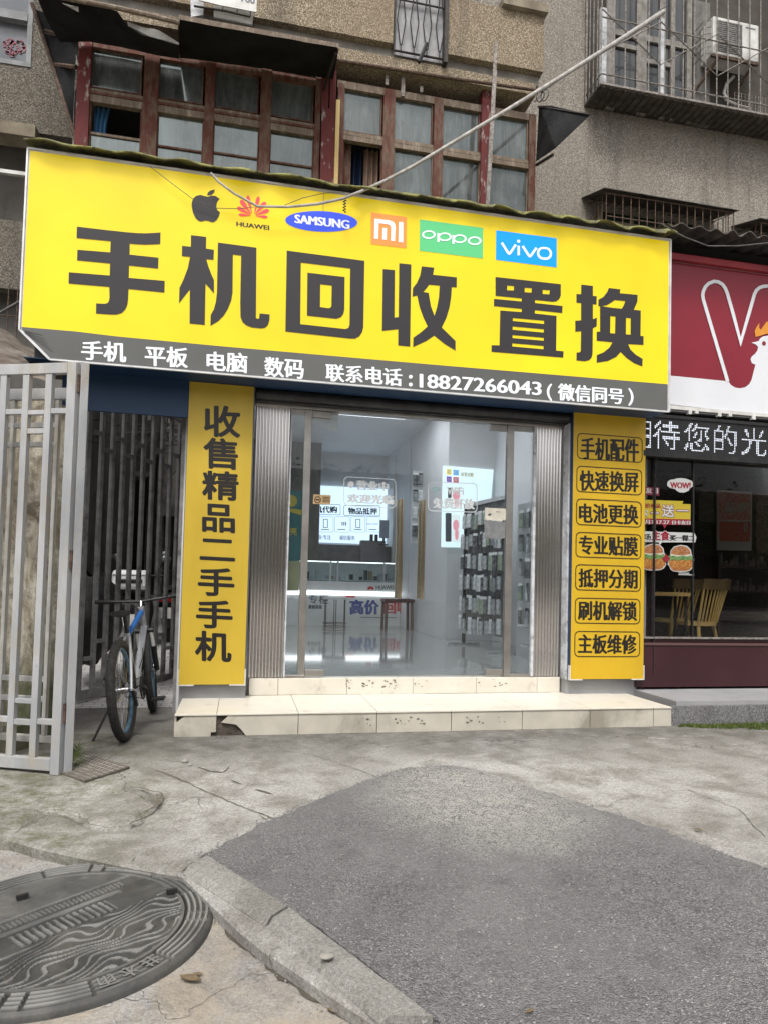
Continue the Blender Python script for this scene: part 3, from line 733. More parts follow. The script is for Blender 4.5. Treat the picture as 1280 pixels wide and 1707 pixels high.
def door(x0, x1, hx, hinge):
    mb = MB(); mb.box(x0, x1, 6.004, 6.016, .325, 2.66); d = O('door', mb, M['glass'], shop)
    mb = MB(); mb.tube([(hx,5.945,1.02),(hx,5.945,1.92)], .021, 16)
    for z in (1.12, 1.82): mb.tube([(hx,5.945,z),(hx,6.004,z)], .009, 8)
    mb.tube([(hx,6.07,1.02),(hx,6.07,1.92)], .019, 14)
    for z in (1.12, 1.82): mb.tube([(hx,6.016,z),(hx,6.07,z)], .009, 8)
    O('handle', mb, M['brass_steel'], d, True)
    a, b = (hinge, hinge+.165) if hinge < 1.5 else (hinge-.165, hinge)
    for z0, z1 in ((2.615,2.672),(.322,.378)):
        mb = MB(); mb.box(a, b, 5.994, 6.026, z0, z1); O('hinge_clamp', mb, M['steel_satin'], d, bevel=.003)
door(.575, 1.487, 1.395, .577); door(1.493, 2.412, 1.602, 2.41)
# lower threshold riser with tiles
mb = MB()
for i, (a, b) in enumerate(((.10,.345),(.348,.945),(.948,1.545),(1.548,2.145),(2.148,2.745),(2.748,2.975))):
    mb.box(a, b, 5.972, 6.10, .165, .308)
O('threshold', mb, M['tile'], shop, bevel=.003)
mb = MB()
random.seed(3)
def smear(mb, x0, x1, z0, z1, n, y):
    for i in range(n):
        cx = random.uniform(x0, x1); cz = random.uniform(z0, z1); r = random.uniform(.002,.013); k = random.randint(5,8)
        pts = [(cx+r*random.uniform(.5,1.6)*math.cos(2*math.pi*j/k), y-.0002*(i % 7), cz+r*random.uniform(.3,.9)*math.sin(2*math.pi*j/k)) for j in range(k)]
        mb.add(pts, [tuple(range(k))])
for a, b, n in ((.92,1.0,8),(1.08,1.2,15),(1.27,1.42,20),(1.55,1.72,6),(2.15,2.2,3),(2.30,2.46,9)): smear(mb, a, b, .215, .29, n, 5.970)
O('glue_residue', mb, M['grime'], shop)

# the long tiled step in front of the shop
SY, SZ = 5.195, .163
st = T('entrance_step', 'cream tiled entrance step with a broken corner tile', 'step', (1.6, SY, 0))
mb = MB(); mb.box(-.41,3.60,SY+.02,5.97,-.02,SZ-.012); O('core', mb, M['mortar'], st)
jx = [-.44,-.14,.46,1.065,1.665,2.265,2.865,3.45,3.62]
mb = MB()
for a, b in zip(jx, jx[1:]): mb.box(a+.001, b-.002, SY-.008, 5.975, SZ-.012, SZ+.001+.0012*math.sin(a*7))
O('tread_tile', mb, M['tile'], st, bevel=.002)
mb = MB(); fy = lambda x, z: Vector((x, SY, z))
def plate(mb, pts): mb.slab([fy(*p) for p in pts], (0,.014,0))
plate(mb, [(-.44,-.01),(-.18,-.008),(-.178,.028),(-.142,.03),(-.142,.148),(-.372,.146),(-.43,.10),(-.44,.10)])
plate(mb, [(.075,.0),(.458,.0),(.458,.149),(-.055,.149),(-.105,.098),(.0,.082),(.035,.05)])
for a, b in zip(jx[2:], jx[3:]): plate(mb, [(a+.003,.0),(b-.003,.0),(b-.003,.149),(a+.003,.149)])
mb.box(3.606,3.62,SY+.002,5.975,0,SZ-.0125); mb.box(-.44,-.426,SY+.016,5.975,-.01,SZ-.0125)
O('riser_tile', mb, M['tile_side'], st)
mb = MB()
for a, b, n in ((.92,1.02,7),(1.20,1.44,15),(1.78,1.94,10),(2.06,2.14,3)): smear(mb, a, b, .055, .115, n, SY-.002)
O('glue_residue', mb, M['grime'], st)

# ------------------------------------------------------------------ main sign
SYP = 5.5
sg = T('shop_sign', 'large yellow illuminated phone recycling sign with black characters', 'sign', (1.05, SYP, 2.79))
L0, R0, ZB, ZT, ZM = -1.69, 3.782, 2.787, 4.395, 3.03
cut = [(-1.69,ZT),(R0,ZT),(R0,ZB),(-1.472,ZB),(-1.69,2.995)]
mb = MB(); mb.slab([(x, SYP+.002, z) for x, z in cut], (0,.03,0)); O('box', mb, M['alu'], sg)
mb = MB(); mb.slab([(x*.999+.001, SYP+.0325, z+(.003 if z < 3.5 else -.003)) for x, z in cut], (0,.22,0)); O('box_back', mb, M['blue'], sg)
mb = MB(); bl = [(-1.675,ZT-.015),(R0-.014,ZT-.015),(R0-.014,3.043),(1.5,3.022),(-.2,3.012),(-1.0,3.013),(-1.3,3.022),(-1.675,3.018)]
mb.loops([bl], lambda x, z: Vector((x, SYP, z))); O('yellow_face', mb, M['yellow'], sg)
mb = MB(); gl = bl[2:][::-1]+[(R0-.014,ZB+.012),(-1.466,ZB+.012),(-1.675,2.999)]
mb.loops([bl[2:]+[(-1.675,2.999),(-1.466,ZB+.012),(R0-.014,ZB+.012)]], lambda x, z: Vector((x, SYP, z))); O('grey_face', mb, M['sign_grey'], sg)
mb = MB()
def rim(a, b): mb.bar((a[0], SYP-.004, a[1]), (b[0], SYP-.004, b[1]), .012, .016, (0,1,0))
for a, b in zip(cut, cut[1:]+cut[:1]): rim(a, b)
O('edge_frame', mb, M['alu'], sg)
mb = MB()                                              # creases of the film in the cut corner
for k in range(5): mb.bar((-1.655,SYP-.0025,2.992-.004*k), (-1.53+.02*k,SYP-.0015,2.97-.03*k), .0015, .003, (0,1,0))
O('film_crease', mb, M['sign_grey'], sg)
F3 = pln(SYP-.003)
def zl(ox, oy, s, loops): return [[(ox+u/s, oy+v/s) for u, v in l] for l in loops]
GL = [
 (100,360,6.4,[[[(185,113),(480,148),(700,172),(830,183),(920,185),(1000,181),(1077,176),(1073,300),(1000,304),(920,307),(830,303),(748,296),(746,412),(1055,445),(1050,562),(742,530),(738,660),(1122,692),(1118,818),(736,780),(730,900),(722,950),(700,1000),(665,1035),(610,1053),(550,1053),(388,1042),(390,932),(480,937),(510,930),(527,905),(533,870),(530,758),(95,722),(98,600),(535,635),(538,508),(186,475),(190,360),(540,388),(545,270),(181,236)]]]),
 (280,380,6.4,[[[(250,76),(412,95),(410,220),(495,232),(490,340),(414,335),(435,410),(470,500),(495,555),(495,700),(450,645),(405,595),(397,1035),(235,1020),(237,658),(180,730),(122,805),(127,640),(170,550),(215,430),(240,310),(152,300),(155,190),(248,200)]],
   [[(537,155),(948,210),(942,960),(955,968),(975,968),(982,912),(1088,922),(1086,985),(1070,1035),(1040,1065),(1000,1072),(900,1062),(840,1040),(800,1005),(778,950),(775,800),(785,295),(697,285),(693,690),(680,770),(645,860),(600,935),(540,995),(457,1045),(460,930),(495,865),(515,790),(527,690)]]]),
 (450,400,6.4,[[[(183,113),(1010,222),(998,930),(985,985),(955,1030),(910,1053),(860,1053),(168,977)],[(333,242),(858,305),(852,905),(838,940),(805,950),(326,898)]],
   [[(403,348),(800,395),(796,740),(785,790),(760,825),(710,842),(398,808)],[(540,473),(662,487),(658,705),(645,725),(620,727),(537,715)]]]),
 (610,420,6.4,[[[(180,182),(306,193),(302,700),(345,695),(352,120),(480,133),(468,1010),(340,998),(341,825),(172,843)]],
   [[(592,153),(725,167),(712,243),(965,270),(964,378),(912,375),(905,480),(888,590),(855,700),(805,805),(870,870),(952,950),(952,1053),(840,985),(725,893),(640,950),(500,1015),(502,915),(580,860),(655,795),(610,700),(570,590),(543,465),(493,478),(497,385),(540,330),(575,250)],[(608,428),(640,390),(670,350),(782,360),(775,480),(755,590),(727,680),(690,580),(665,435)]]]),
 (800,450,8,[[[(202,93),(1072,190),(1072,340),(1050,390),(1010,420),(960,425),(730,400),(727,440),(1095,480),(1092,575),(727,537),(725,580),(1015,612),(1010,1075),(1110,1085),(1105,1170),(148,1092),(150,1003),(255,1005),(265,540),(550,562),(552,520),(180,482),(182,385),(550,420),(552,380),(202,345)],
   [(357,208),(448,215),(445,275),(355,270)],[(592,237),(685,243),(682,303),(590,297)],[(830,265),(925,270),(918,325),(830,320)],[(432,640),(848,678),(848,720),(432,680)],[(430,753),(845,792),(845,835),(430,797)],[(428,868),(845,905),(843,943),(428,908)],[(425,978),(843,1015),(840,1057),(425,1020)]]]),
 (940,460,8,[[[(225,115),(380,132),(380,265),(430,270),(428,382),(380,378),(380,575),(433,557),(430,672),(380,697),(375,1040),(362,1090),(330,1125),(270,1138),(160,1128),(162,1020),(200,1020),(218,1000),(222,738),(145,745),(145,597),(222,592),(222,362),(160,357),(160,240),(222,243)]],
   [[(592,160),(747,178),(738,230),(977,252),(972,345),(925,450),(1018,462),(1015,800),(1055,802),(1055,920),(850,910),(880,980),(950,1050),(1043,1105),(1040,1207),(930,1165),(830,1095),(750,1015),(690,1080),(580,1135),(430,1158),(432,1055),(520,1020),(600,955),(640,885),(430,865),(430,745),(475,742),(475,405),(452,402),(455,315),(520,280),(570,215)],
    [(500,404),(570,388),(640,345),(670,322),(810,335),(795,385),(765,437),(640,424)],[(612,535),(680,542),(675,768),(610,762)],[(822,560),(885,563),(882,783),(820,778)]]]),
]
for ox, oy, s, shapes in GL:
    mb = MB()
    for lp in shapes: mb.loops(zl(ox, oy, s, lp), F3)
    O('character', mb, M['sign_char'], sg)
def pxtext(mb, s, x0, x1, t0, t1, b0, b1, Y, bold=.022): mb.text(s, q4(x0, x1, t0, t1, b0, b1, Y), bold)
for q in (('手机',137,210,568,571,599,604,.016),('平板',243,313,576,580,609,613,.016),('电脑',346,412,586,589,617,622,.016),('数码',442,506,595,599,627,632,.016),
          ('联系电话',544,669,606,615,635,644,.009),('18827266043',700,901,623,637,646,659,.006),('(',911,919,640,641,666,667,.05),('微信同号',930,1038,639,648,667,674,.010),(')',1047,1055,648,649,675,676,.05)):
    mb = MB(); pxtext(mb, *q[:7], SYP-.003, q[7])
    if q[0] == '联系电话':
        for y in (628,641): mb.loops([arc(684,y,3.2,3.2,0,360,12)[:-1]], F3)
    O('lettering', mb, M['sign_white'], sg)
# row of maker emblems
mb = MB()
mb.loops(zl(300,300,4,[[(80,170),(82,145),(92,122),(110,106),(138,99),(163,106),(190,112),(213,104),(240,106),(268,126),(254,140),(246,160),(246,185),(254,203),(270,214),(262,242),(245,270),(225,283),(208,280),(190,273),(170,271),(145,278),(125,273),(105,252),(88,215)]]), F3)
mb.loops(zl(300,300,4,[[(183,103),(188,84),(205,70),(235,63),(230,84),(212,100)]]), F3)
O('emblem', mb, M['sign_char'], sg)
em_ = T('emblem', None, None); em_.parent = sg
def sub(mb, mat, parent=em_, name='mark'): return O(name, mb, mat, parent)
M['petal'] = em('red_petal', (.80,.10,.10), .25, (.6,.05,.06))
mb = MB()
for a, L, wd in ((-13,136,30),(13,136,30),(-39,126,33),(39,126,33),(-65,112,29),(65,112,29),(-91,92,21),(91,92,21)):
    ca, sa = math.cos(rad(a)), math.sin(rad(a)); cx, cy = 490+(14 if a > 0 else -14)*.35, 238; P = []
    for t, q in ((.12,.12),(.4,.5),(.7,.95),(.88,.9),(.97,.5),(1,0),(.97,-.5),(.88,-.9),(.7,-.95),(.4,-.5),(.12,-.12)):
        if abs(a) < 30: q = q if a*q > 0 else q*.75
        P.append((cx+sa*L*t+ca*wd/2*q, cy-ca*L*t+sa*wd/2*q+.09*(sa*L*t)))
    mb.loops(zl(300,300,4,[P]), F3)
O('emblem', mb, M['petal'], sg)
mb = MB(); pxtext(mb,'HUAWEI',395,449,369.5,376,376.5,383.5,SYP-.003,.01); O('emblem_text', mb, M['ink'], sg)
M['oval_blue'] = em('backlit_blue', (.03,.09,.75), .35, (.03,.06,.5))
mb = MB(); tl = rad(2.2)
mb.loops([[(536+60*math.cos(t)*math.cos(tl)-17.2*math.sin(t)*math.sin(tl), 369+60*math.cos(t)*math.sin(tl)+17.2*math.sin(t)*math.cos(tl)) for t in [2*math.pi*i/48 for i in range(48)]]], F3)
o1 = O('emblem', mb, M['oval_blue'], sg)
mb = MB(); pxtext(mb,'SAMSUNG',492.5,582,357.5,367.5,371.5,381.5,SYP-.006,.012); O('emblem_text', mb, M['sign_white'], o1)
M['mi_orange'] = em('backlit_orange', (.85,.26,.05), .35, (.6,.2,.05))
mb = MB(); mb.loops(zl(600,340,3.765,[[(70,52),(292,82),(290,278),(68,250)]]), F3); o1 = O('emblem', mb, M['mi_orange'], sg)
F6 = pln(SYP-.006); mb = MB()
for l in ([(92,92),(180,102),(205,110),(218,124),(222,145),(218,232),(193,230),(195,148),(188,133),(172,127),(118,120),(115,220),(90,217)], [(142,150),(168,152),(166,225),(140,222)], [(243,112),(270,115),(270,242),(241,238)]): mb.loops(zl(600,340,3.765,[l]), F6)
O('emblem_text', mb, M['sign_white'], o1)
M['op_green'] = em('backlit_green', (.10,.50,.20), .30, (.08,.4,.16))
mb = MB(); mb.loops(zl(600,340,3.765,[[(374,97),(770,150),(770,342),(372,293)]]), F3); o1 = O('emblem', mb, M['op_green'], sg)
mb = MB()
for i, (cx, cy) in enumerate(((430,192),(530,206),(624,218),(717,231))):
    mb.loops(zl(600,340,3.765,[arc(cx,cy,43,27,0,360,28)[:-1], arc(cx,cy,31,18,0,360,28)[:-1]]), F6)
for x, y in ((484,182),(578,194)): mb.loops(zl(600,340,3.765,[[(x,y),(x+13,y+2),(x+12,y+58),(x-1,y+56)]]), pln(SYP-.0063))
O('emblem_text', mb, M['sign_white'], o1)
M['vi_blue'] = em('backlit_azure', (.0,.30,.95), .45, (.0,.2,.7))
mb = MB(); mb.loops(zl(600,340,3.765,[[(852,165),(1232,215),(1232,398),(850,350)]]), F3); o1 = O('emblem', mb, M['vi_blue'], sg)
mb = MB()
for l in ([(887,243),(928,308),(934,312),(940,308),(975,255)], [(993,262),(993,322)], [(1018,264),(1057,324),(1063,328),(1070,324),(1105,275)]): mb.loops(zl(600,340,3.765, stroke(l, 15)), F6)
mb.loops(zl(600,340,3.765,[arc(993,234,10,10,0,360,14)[:-1]]), F6)
rr = rrect(1108,268,1202,348,38,6,.05); ri = rrect(1122,281,1188,334,26,6,.05); mb.loops(zl(600,340,3.765,[rr, ri]), F6)
O('emblem_text', mb, M['sign_white'], o1)
bpy.data.objects.remove(em_)

# ------------------------------------------------------------------ vertical side panels
def vpanel(name, label, x0, x1, z0, z1, Y, face):
    t = T(name, label, 'sign', ((x0+x1)/2, Y, z0))
    mb = MB(); mb.box(x0, x1, Y+.002, Y+.055, z0, z1); O('box', mb, M['blue'], t)
    mb = MB(); mb.box(x0+.004, x1-.004, Y, Y+.004, z0+.004, z1-.002); O('face', mb, face, t)
    for a, s in ((x0, 1), (x1, -1)):
        mb = MB(); mb.box(a-.006*s, a+.004*s, Y-.004, Y+.03, z0-.006, z0+.13); mb.box(a+.004*s, a+.125*s, Y-.004, Y+.03, z0-.006, z0+.004)
        O('corner_edge', mb, M['alu'], t)
    return t
lp = vpanel('vertical_sign', 'tall ochre sign with one column of eight characters beside the bicycle', -.473, .062, .281, 2.793, 5.8, M['panel_ochre'])
cs = [('收',342,400,677,728),('售',341,396,731,781),('精',339,397,786,833),('品',339,391,841,887),('二',335,391,899,934),('手',332,390,947,993),('手',329,387,1001,1047),('机',327,385,1053,1102)]
for s, a, b, c, d in cs:
    mb = MB(); pxtext(mb, s, a, b, c-1, c+2, d-2, d+1, 5.797, .028); O('character', mb, M['ink'], lp)
rp = vpanel('vertical_sign', 'tall yellow sign listing seven boxed repair services beside the restaurant', 2.99, 3.745, .308, 2.80, 5.8, M['panel_yellow'])
RW = [('手机配件',(183,186),(512,206),(508,334),(184,314),(203,490,208,216,316,327)),('快速换屏',(182,348),(510,368),(505,495),(178,480),(198,488,372,380,472,480)),('电池更换',(180,513),(507,526),(503,656),(177,645),(195,487,536,545,632,642)),
 ('专业贴膜',(178,678),(505,692),(502,815),(174,806),(195,485,696,705,790,800)),('抵押分期',(176,840),(503,850),(500,977),(172,970),(193,483,862,868,954,962)),('刷机解锁',(174,1006),(500,1014),(497,1140),(170,1136),(190,480,1022,1028,1118,1122)),('主板维修',(172,1170),(499,1180),(496,1305),(168,1302),(190,478,1190,1194,1285,1288))]
zp = lambda u, v: (900+u/2.995, 660+v/2.995)
for s, a, b, c, d, tq in RW:
    mb = MB(); A, B, C, D = [PY(*zp(*p), 5.797) for p in (a, b, c, d)]
    x0, x1 = (A.x+D.x)/2, (B.x+C.x)/2; z1, z0 = (A.z+B.z)/2, (C.z+D.z)/2
    mb.loops([rrect(x0, z0, x1, z1, .045), rrect(x0+.008, z0+.008, x1-.008, z1-.008, .038)], lambda x, z: Vector((x, 5.797, z)))
    t0, t1, p0, p1, q0, q1 = tq; mb.text(s, pxquad(zp(t0,p0), zp(t1,p1), zp(t1,q1), zp(t0,q0), 5.797), .011)
    O('lettering', mb, M['ink'], rp)
# ================================================================== apartment building above the shop
def X_(x, y, Y): return PY(x, y, Y).x
def Z_(x, y, Y): return PY(x, y, Y).z
YW = 8.0                                              # main wall
YB = 6.75                                             # glazed balcony front
ap = T('apartment_building', 'old pebble dash apartment block above the shops with a glazed wooden balcony', 'building', (1.0, YW, 0))
mb = MB(); mb.box(-1.75,3.9,YW,YW+.25,4.42,12); mb.box(3.9,14,YW,YW+.25,4.4,12); O('wall', mb, M['dash_grey'], ap)
# balcony parapet of the floor above, with the slab edge under it
YP = 6.60
zb = Z_(660,73,YP); xl, xr = -2.4, X_(905,120,YP)
mb = MB(); mb.box(xl, X_(655,70,YP), YP, YP+.12, zb, 9.0); mb.box(X_(745,70,YP), xr, YP, YP+.12, zb, Z_(880,22,YP)+.0); mb.box(X_(655,70,YP), X_(745,70,YP), YP+.06, YP+.12, zb, 9.0)
mb.box(xr-.12, xr, YP+.12, YW, zb, Z_(880,22,YP)); mb.box(X_(745,70,YP), xr-.9, YP, YP+.12, Z_(880,22,YP)+.001, 9)
O('parapet', mb, M['dash_beige'], ap)
mb = MB(); mb.box(X_(850,10,YP)-.1, xr+.02, YP-.06, YP+.3, Z_(880,22,YP), Z_(880,22,YP)+.09); O('ledge', mb, M['slab_stain'], ap)
zs0, zs1 = Z_(660,122,YB-.05), zb+.0
mb = MB(); mb.box(-1.75, xr-.02, YB-.07, YW, lerp(zs0, zs1, .55), zs1-.002); O('slab_edge', mb, M['cement'], ap)
mb = MB(); mb.box(-1.75, xr-.06, YB-.10, YW, zs0, lerp(zs0, zs1, .55)-.002); O('slab_edge', mb, M['dash_beige'], ap)
mb = MB(); mb.box(-1.72,-1.66,YB+.1,YW,4.42,zs0); mb.box(2.93,2.985,YB+.05,YW,4.42,zs0-.2); O('side_wall', mb, M['dash_grey'], ap)
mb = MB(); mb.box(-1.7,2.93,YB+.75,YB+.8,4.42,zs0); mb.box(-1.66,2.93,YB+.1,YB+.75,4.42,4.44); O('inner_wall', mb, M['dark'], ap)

def hb(mb, x0, x1, ya0, yb0, Y, d=.06, proud=0.0):     # horizontal member: pixel rows at its left end
    p = PY(x0, ya0, Y); q = PY(x0, yb0, Y)
    dy = (x1-x0)*.17
    mb.box(p.x, PY(x1, ya0+dy, Y).x, Y-proud, Y-proud+d, q.z, p.z)
def vb(mb, x0, x1, y0, y1, Y, d=.07, proud=0.0):
    ym = (y0+y1)/2; xm = (x0+x1)/2
    mb.box(PY(x0, ym, Y).x, PY(x1, ym, Y).x, Y-proud, Y-proud+d, PY(xm, y1, Y).z, PY(xm, y0, Y).z)
# posts and rails of the glazed balcony
mb = MB(); vb(mb, 129,151,66,262,YB,.12,.03); O('corner_post', mb, M['red_metal'], ap)
for i, (a, b, c, d) in enumerate(((239,264,78,285),(341,357,95,310),(433,451,112,330),(524,533,125,340))):
    mb = MB(); vb(mb, a, b, c, d, YB, .08, .022); O('mullion', mb, M['red_wood'], ap)
for i, (a, b, c, d) in enumerate(((637,656,150,372),(721,736,165,385),(879,890,192,405))):
    mb = MB(); vb(mb, a, b, c, d, YB, .08, .022); O('mullion', mb, M['red_wood'], ap)
mb = MB(); vb(mb, 534,557,186,340,YB,.12,.05); O('painted_board', mb, M['red_metal'], ap)
mb = MB(); vb(mb, 536,548,105,186,YB,.08,.03); vb(mb, 550,560,105,186,YB,.08,.035); O('painted_board', mb, M['red_metal'], ap)
mb = MB(); vb(mb, 557,563.5,174,330,YB,.04,.075); O('wooden_stake', mb, M['chair_wood'], ap)
mb = MB(); vb(mb, 799,813,152,402,YB,.09,.045); O('painted_post', mb, M['red_metal'], ap)
mb = MB(); vb(mb, 561,572,140,350,YB,.08,.02); O('mullion', mb, M['red_wood'], ap)
mb = MB(); hb(mb, 150,534,66,78,YB,.07,.012); O('top_rail', mb, M['red_wood'], ap)
mb = MB(); hb(mb, 563,890,134,146,YB,.07,.012); O('top_rail', mb, M['grey_wood'], ap)
mb = MB(); hb(mb, 150,530,147,152,YB,.06,.012); hb(mb, 150,530,157,169,YB,.06,.010); O('mid_rail', mb, M['grey_wood'], ap)
mb = MB(); hb(mb, 150,530,152.5,156.5,YB,.05,.018); O('mid_rail', mb, M['red_wood'], ap)
mb = MB(); hb(mb, 563,890,217,223,YB,.06,.010); hb(mb, 563,890,224,232,YB,.06,.014); O('mid_rail', mb, M['grey_wood'], ap)
mb = MB(); hb(mb, 150,534,282,296,YB,.07,.0); hb(mb, 563,890,340,356,YB,.07,.0); O('bottom_rail', mb, M['grey_wood'], ap)
# panes
def window(x0, x1, ya0, yb0, frame, pane, sash=5, bar=None, fmat='red_wood'):
    p = PY(x0, ya0, YB+.02); q = PY(x0, yb0, YB+.02); X0, X1, Z1, Z0 = p.x, PY(x1, ya0+(x1-x0)*.17, YB+.02).x, p.z, q.z
    t = sash*.0058; mb = MB()
    mb.box(X0, X0+t, YB+.01, YB+.05, Z0, Z1); mb.box(X1-t, X1, YB+.01, YB+.05, Z0, Z1)
    mb.box(X0+t, X1-t, YB+.01, YB+.05, Z1-t, Z1); mb.box(X0+t, X1-t, YB+.01, YB+.05, Z0, Z0+t)
    if bar: zz = lerp(Z1, Z0, bar); mb.box(X0+t, X1-t, YB+.012, YB+.045, zz-.009, zz+.009)
    o = O('window_sash', mb, M[fmat], ap)
    if pane:
        mb = MB(); mb.box(X0+t*.9, X1-t*.9, YB+.028, YB+.032, Z0+t*.9, Z1-t*.9); O('pane', mb, M[pane], o)
    return X0, X1, Z0, Z1
window(151,239,73,146,1,'pane',2.2); X0, X1, Z0, Z1 = window(151,239,166,281,1,None,3)
zmid = Z_(195,228,YB+.02)
mb = MB(); mb.box(X0, X1, YB+.015, YB+.045, zmid-.012, zmid+.012); O('sash_bar', mb, M['grey_wood'], ap)
mb = MB(); mb.box(X0+.02, X1-.02, YB+.03, YB+.034, Z0, zmid-.01); O('pane', mb, M['pane'], ap)
def curtain(name, x0, x1, z0, z1, Y, mat, folds, amp=.025, taper=0):
    mb = MB(); rows = []
    for k in range(8):
        t = k/7; r = []
        for i in range(folds*8+1):
            s = i/(folds*8); xx = lerp(x0, x1-(x1-x0)*taper*math.sin(t*2.2), s)
            r.append(Vector((xx, Y+amp*math.sin(s*folds*6.28+t*.7), lerp(z1, z0, t))))
        rows.append(r)
    mb.grid(rows); return O(name, mb, mat, ap, True)
curtain('curtain', X0+.02, X0+.16, zmid, Z1, YB+.12, M['curtain_blue'], 3, .02, .2)
for i in range(5): pass
mb = MB()                                              # pale cloth strips hung low behind the broken pane
for i in range(7):
    a = X0+.13+i*.055; mb.add([(a,YB+.06,zmid-.03),(a+.03,YB+.06,zmid-.03),(a+.045,YB+.065,Z0),(a-.01,YB+.065,Z0)], [(0,1,2,3)])
O('hanging_cloth', mb, pm('pale_cloth', (.35,.38,.40), (.25,.28,.3), 10, .9), ap)
for x0, x1, a, b, c, d in ((264,341,88,164,181,292),(357,433,104,179,196,300),(451,524,118,194,211,315)):
    window(x0, x1, a, b, 1, 'pane', 2.2); window(x0, x1, c, d, 1, 'pane', 2.2, .56)
window(572,637,147,219,1,'pane',2.2); window(656,721,160,236,1,'pane',2.2); window(736,799,174,252,1,'pane',2.2); window(813,879,188,266,1,'pane',2.2, None, 'grey_wood')
window(656,721,244,372,1,'pane',2.2,.62,'grey_wood'); window(736,799,258,380,1,'pane',2.2,.6,'grey_wood'); window(813,879,272,392,1,'pane',2.2,.62,'grey_wood')
X0, X1, Z0, Z1 = window(572,637,231,345,1,None,2,None,'red_wood')
curtain('curtain', X0+.10, X0+.24, Z0, Z1, YB+.22, M['curtain_navy'], 2, .04); curtain('curtain', X1-.17, X1-.01, Z0, Z1, YB+.14, M['curtain_tan'], 3, .02)
mb = MB(); mb.box(X0+.02, X0+.1, YB+.1, YB+.14, Z0, Z1); O('inner_frame', mb, M['red_wood'], ap)
# short pegs under the slab and the pipe along it
for x0, x1, y0, y1 in ((668,674,120,162),(642,647,128,143),(699,704,146,155)): mb = MB(); vb(mb, x0, x1, y0, y1, YB-.02, .02, .02); O('peg', mb, M['cage'], ap)
mb = MB(); a = PY(565,101,YB-.14); b = PY(905,152,YB-.14); mb.tube([a, a.lerp(b,.5)+Vector((0,0,-.01)), b], .016, 8); O('ledge_pipe', mb, M['rust'], ap, True)
# upper balcony opening with lozenge grille, above the glazed balcony
gw = T('window_grille', 'black iron lozenge grille in the upper balcony wall', 'window grille', PY(700,100,YP))
mb = MB(); Yg = YP+.02; x0, x1 = X_(657,60,Yg), X_(743,60,Yg); z0, z1 = Z_(700,92,Yg), 8.9
mb.box(x0, x1, YP+.05, YP+.058, z0-.02, z1); O('backing_sheet', mb, pm('grey_backing', (.33,.33,.34), (.22,.22,.23), 6, .7), gw)
mb = MB(); mb.tube([(x0,Yg,z0),(x0,Yg,z1)], .011, 6); mb.box(x1-.03, x1+.012, YP-.03, YP+.06, z0-.06, z1); mb.tube([(x0,Yg,z0),(x1,Yg,z0)], .011, 6); mb.tube([(x0,Yg,z0+.55),(x1,Yg,z0+.55)], .009, 6)
O('frame', mb, M['iron'], gw)
for k in range(4):
    xc = lerp(x0, x1, (k+.5)/4.0); mb = MB(); 
    for s in (-1, 1): mb.tube([(xc+s*.008,Yg-.012,z0+.06),(xc+s*.045,Yg-.012,z0+.32),(xc+s*.012,Yg-.012,z0+.6),(xc+s*.04,Yg-.012,z0+.9)], .0065, 5)
    mb.tube([(xc,Yg-.012,z0),(xc,Yg-.012,z0+.07)], .006, 5); O('lozenge_bar', mb, M['iron'], gw)
p = PY(705,82,YP-.02); mb = MB(); mb.tube([p+Vector((.03,-.02,.05)), p+Vector((-.05,-.03,-.17))], .02, 7); O('broken_bracket', mb, M['black'], gw)

# ------------------------------------------------------------------ awnings and sheets
def strip(mb, outer, inner, Yo, Yi, sag=.0, th=.006, n=10):   # sheet between two pixel polylines at two depths
    def res(pl, Y):
        P = [PY(x, y, Y) for x, y in pl]; out = []
        for i in range(n+1):
            t = i/n*(len(P)-1); k = min(int(t), len(P)-2); out.append(P[k].lerp(P[k+1], t-k))
        return out
    A, B = res(outer, Yo), res(inner, Yi); rows = []
    for k in range(5):
        t = k/4; rows.append([a.lerp(b, t)+Vector((0,0,-sag*math.sin(math.pi*t)+.012*noise.noise(a*4+Vector((t*3,0,0))))) for a, b in zip(A, B)])
    mb.grid(rows); mb.grid([[p+Vector((0,0,th)) for p in r] for r in rows])
aw = T('awning', 'straight black awning on a wooden rail above the balcony windows', 'awning', PY(430,60,6.3))
mb = MB(); strip(mb, [(300,33),(430,57),(563,80)], [(300,96),(430,112),(556,132)], 6.15, 6.72); O('sheet', mb, M['tarp'], aw, True)
mb = MB(); a, b = PY(299,30,6.2), PY(565,78,6.2); mb.bar(a, b, .02, .05, (0,0,1)); O('front_rail', mb, M['grey_wood'], aw)
for a, b in ((PY(300,32,6.2), PY(300,80,6.7)), (PY(428,60,6.22), PY(426,100,6.7)), (PY(563,80,6.2), PY(557,118,6.7)), (PY(560,88,6.2), PY(540,150,6.7))): mb = MB(); mb.tube([a, b], .013, 6); O('arm', mb, M['iron'], aw)
aw = T('awning', 'torn sagging black awning next to the straight one', 'awning', PY(180,40,6.3))
mb = MB(); strip(mb, [(60,-10),(130,4),(196,20),(214,44),(250,62),(299,76)], [(100,70),(150,70),(200,78),(230,84),(262,92),(300,98)], 6.25, 6.7, .03); O('sheet', mb, M['tarp'], aw, True)
mb = MB(); strip(mb, [(213,36),(240,47),(262,50),(299,72)], [(214,44),(240,58),(265,66),(299,76)], 6.24, 6.26, 0); O('torn_edge', mb, M['torn'], aw, True); mb = MB(); strip(mb, [(104,6),(118,10),(131,12)], [(110,9),(120,15),(132,21)], 6.22, 6.24); O('torn_edge', mb, M['torn'], aw, True)
mb = MB(); mb.tube([PY(95,-6,6.15), PY(200,14,6.16), PY(300,38,6.18)], .02, 8); O('pole', mb, M['grey_wood'], aw)
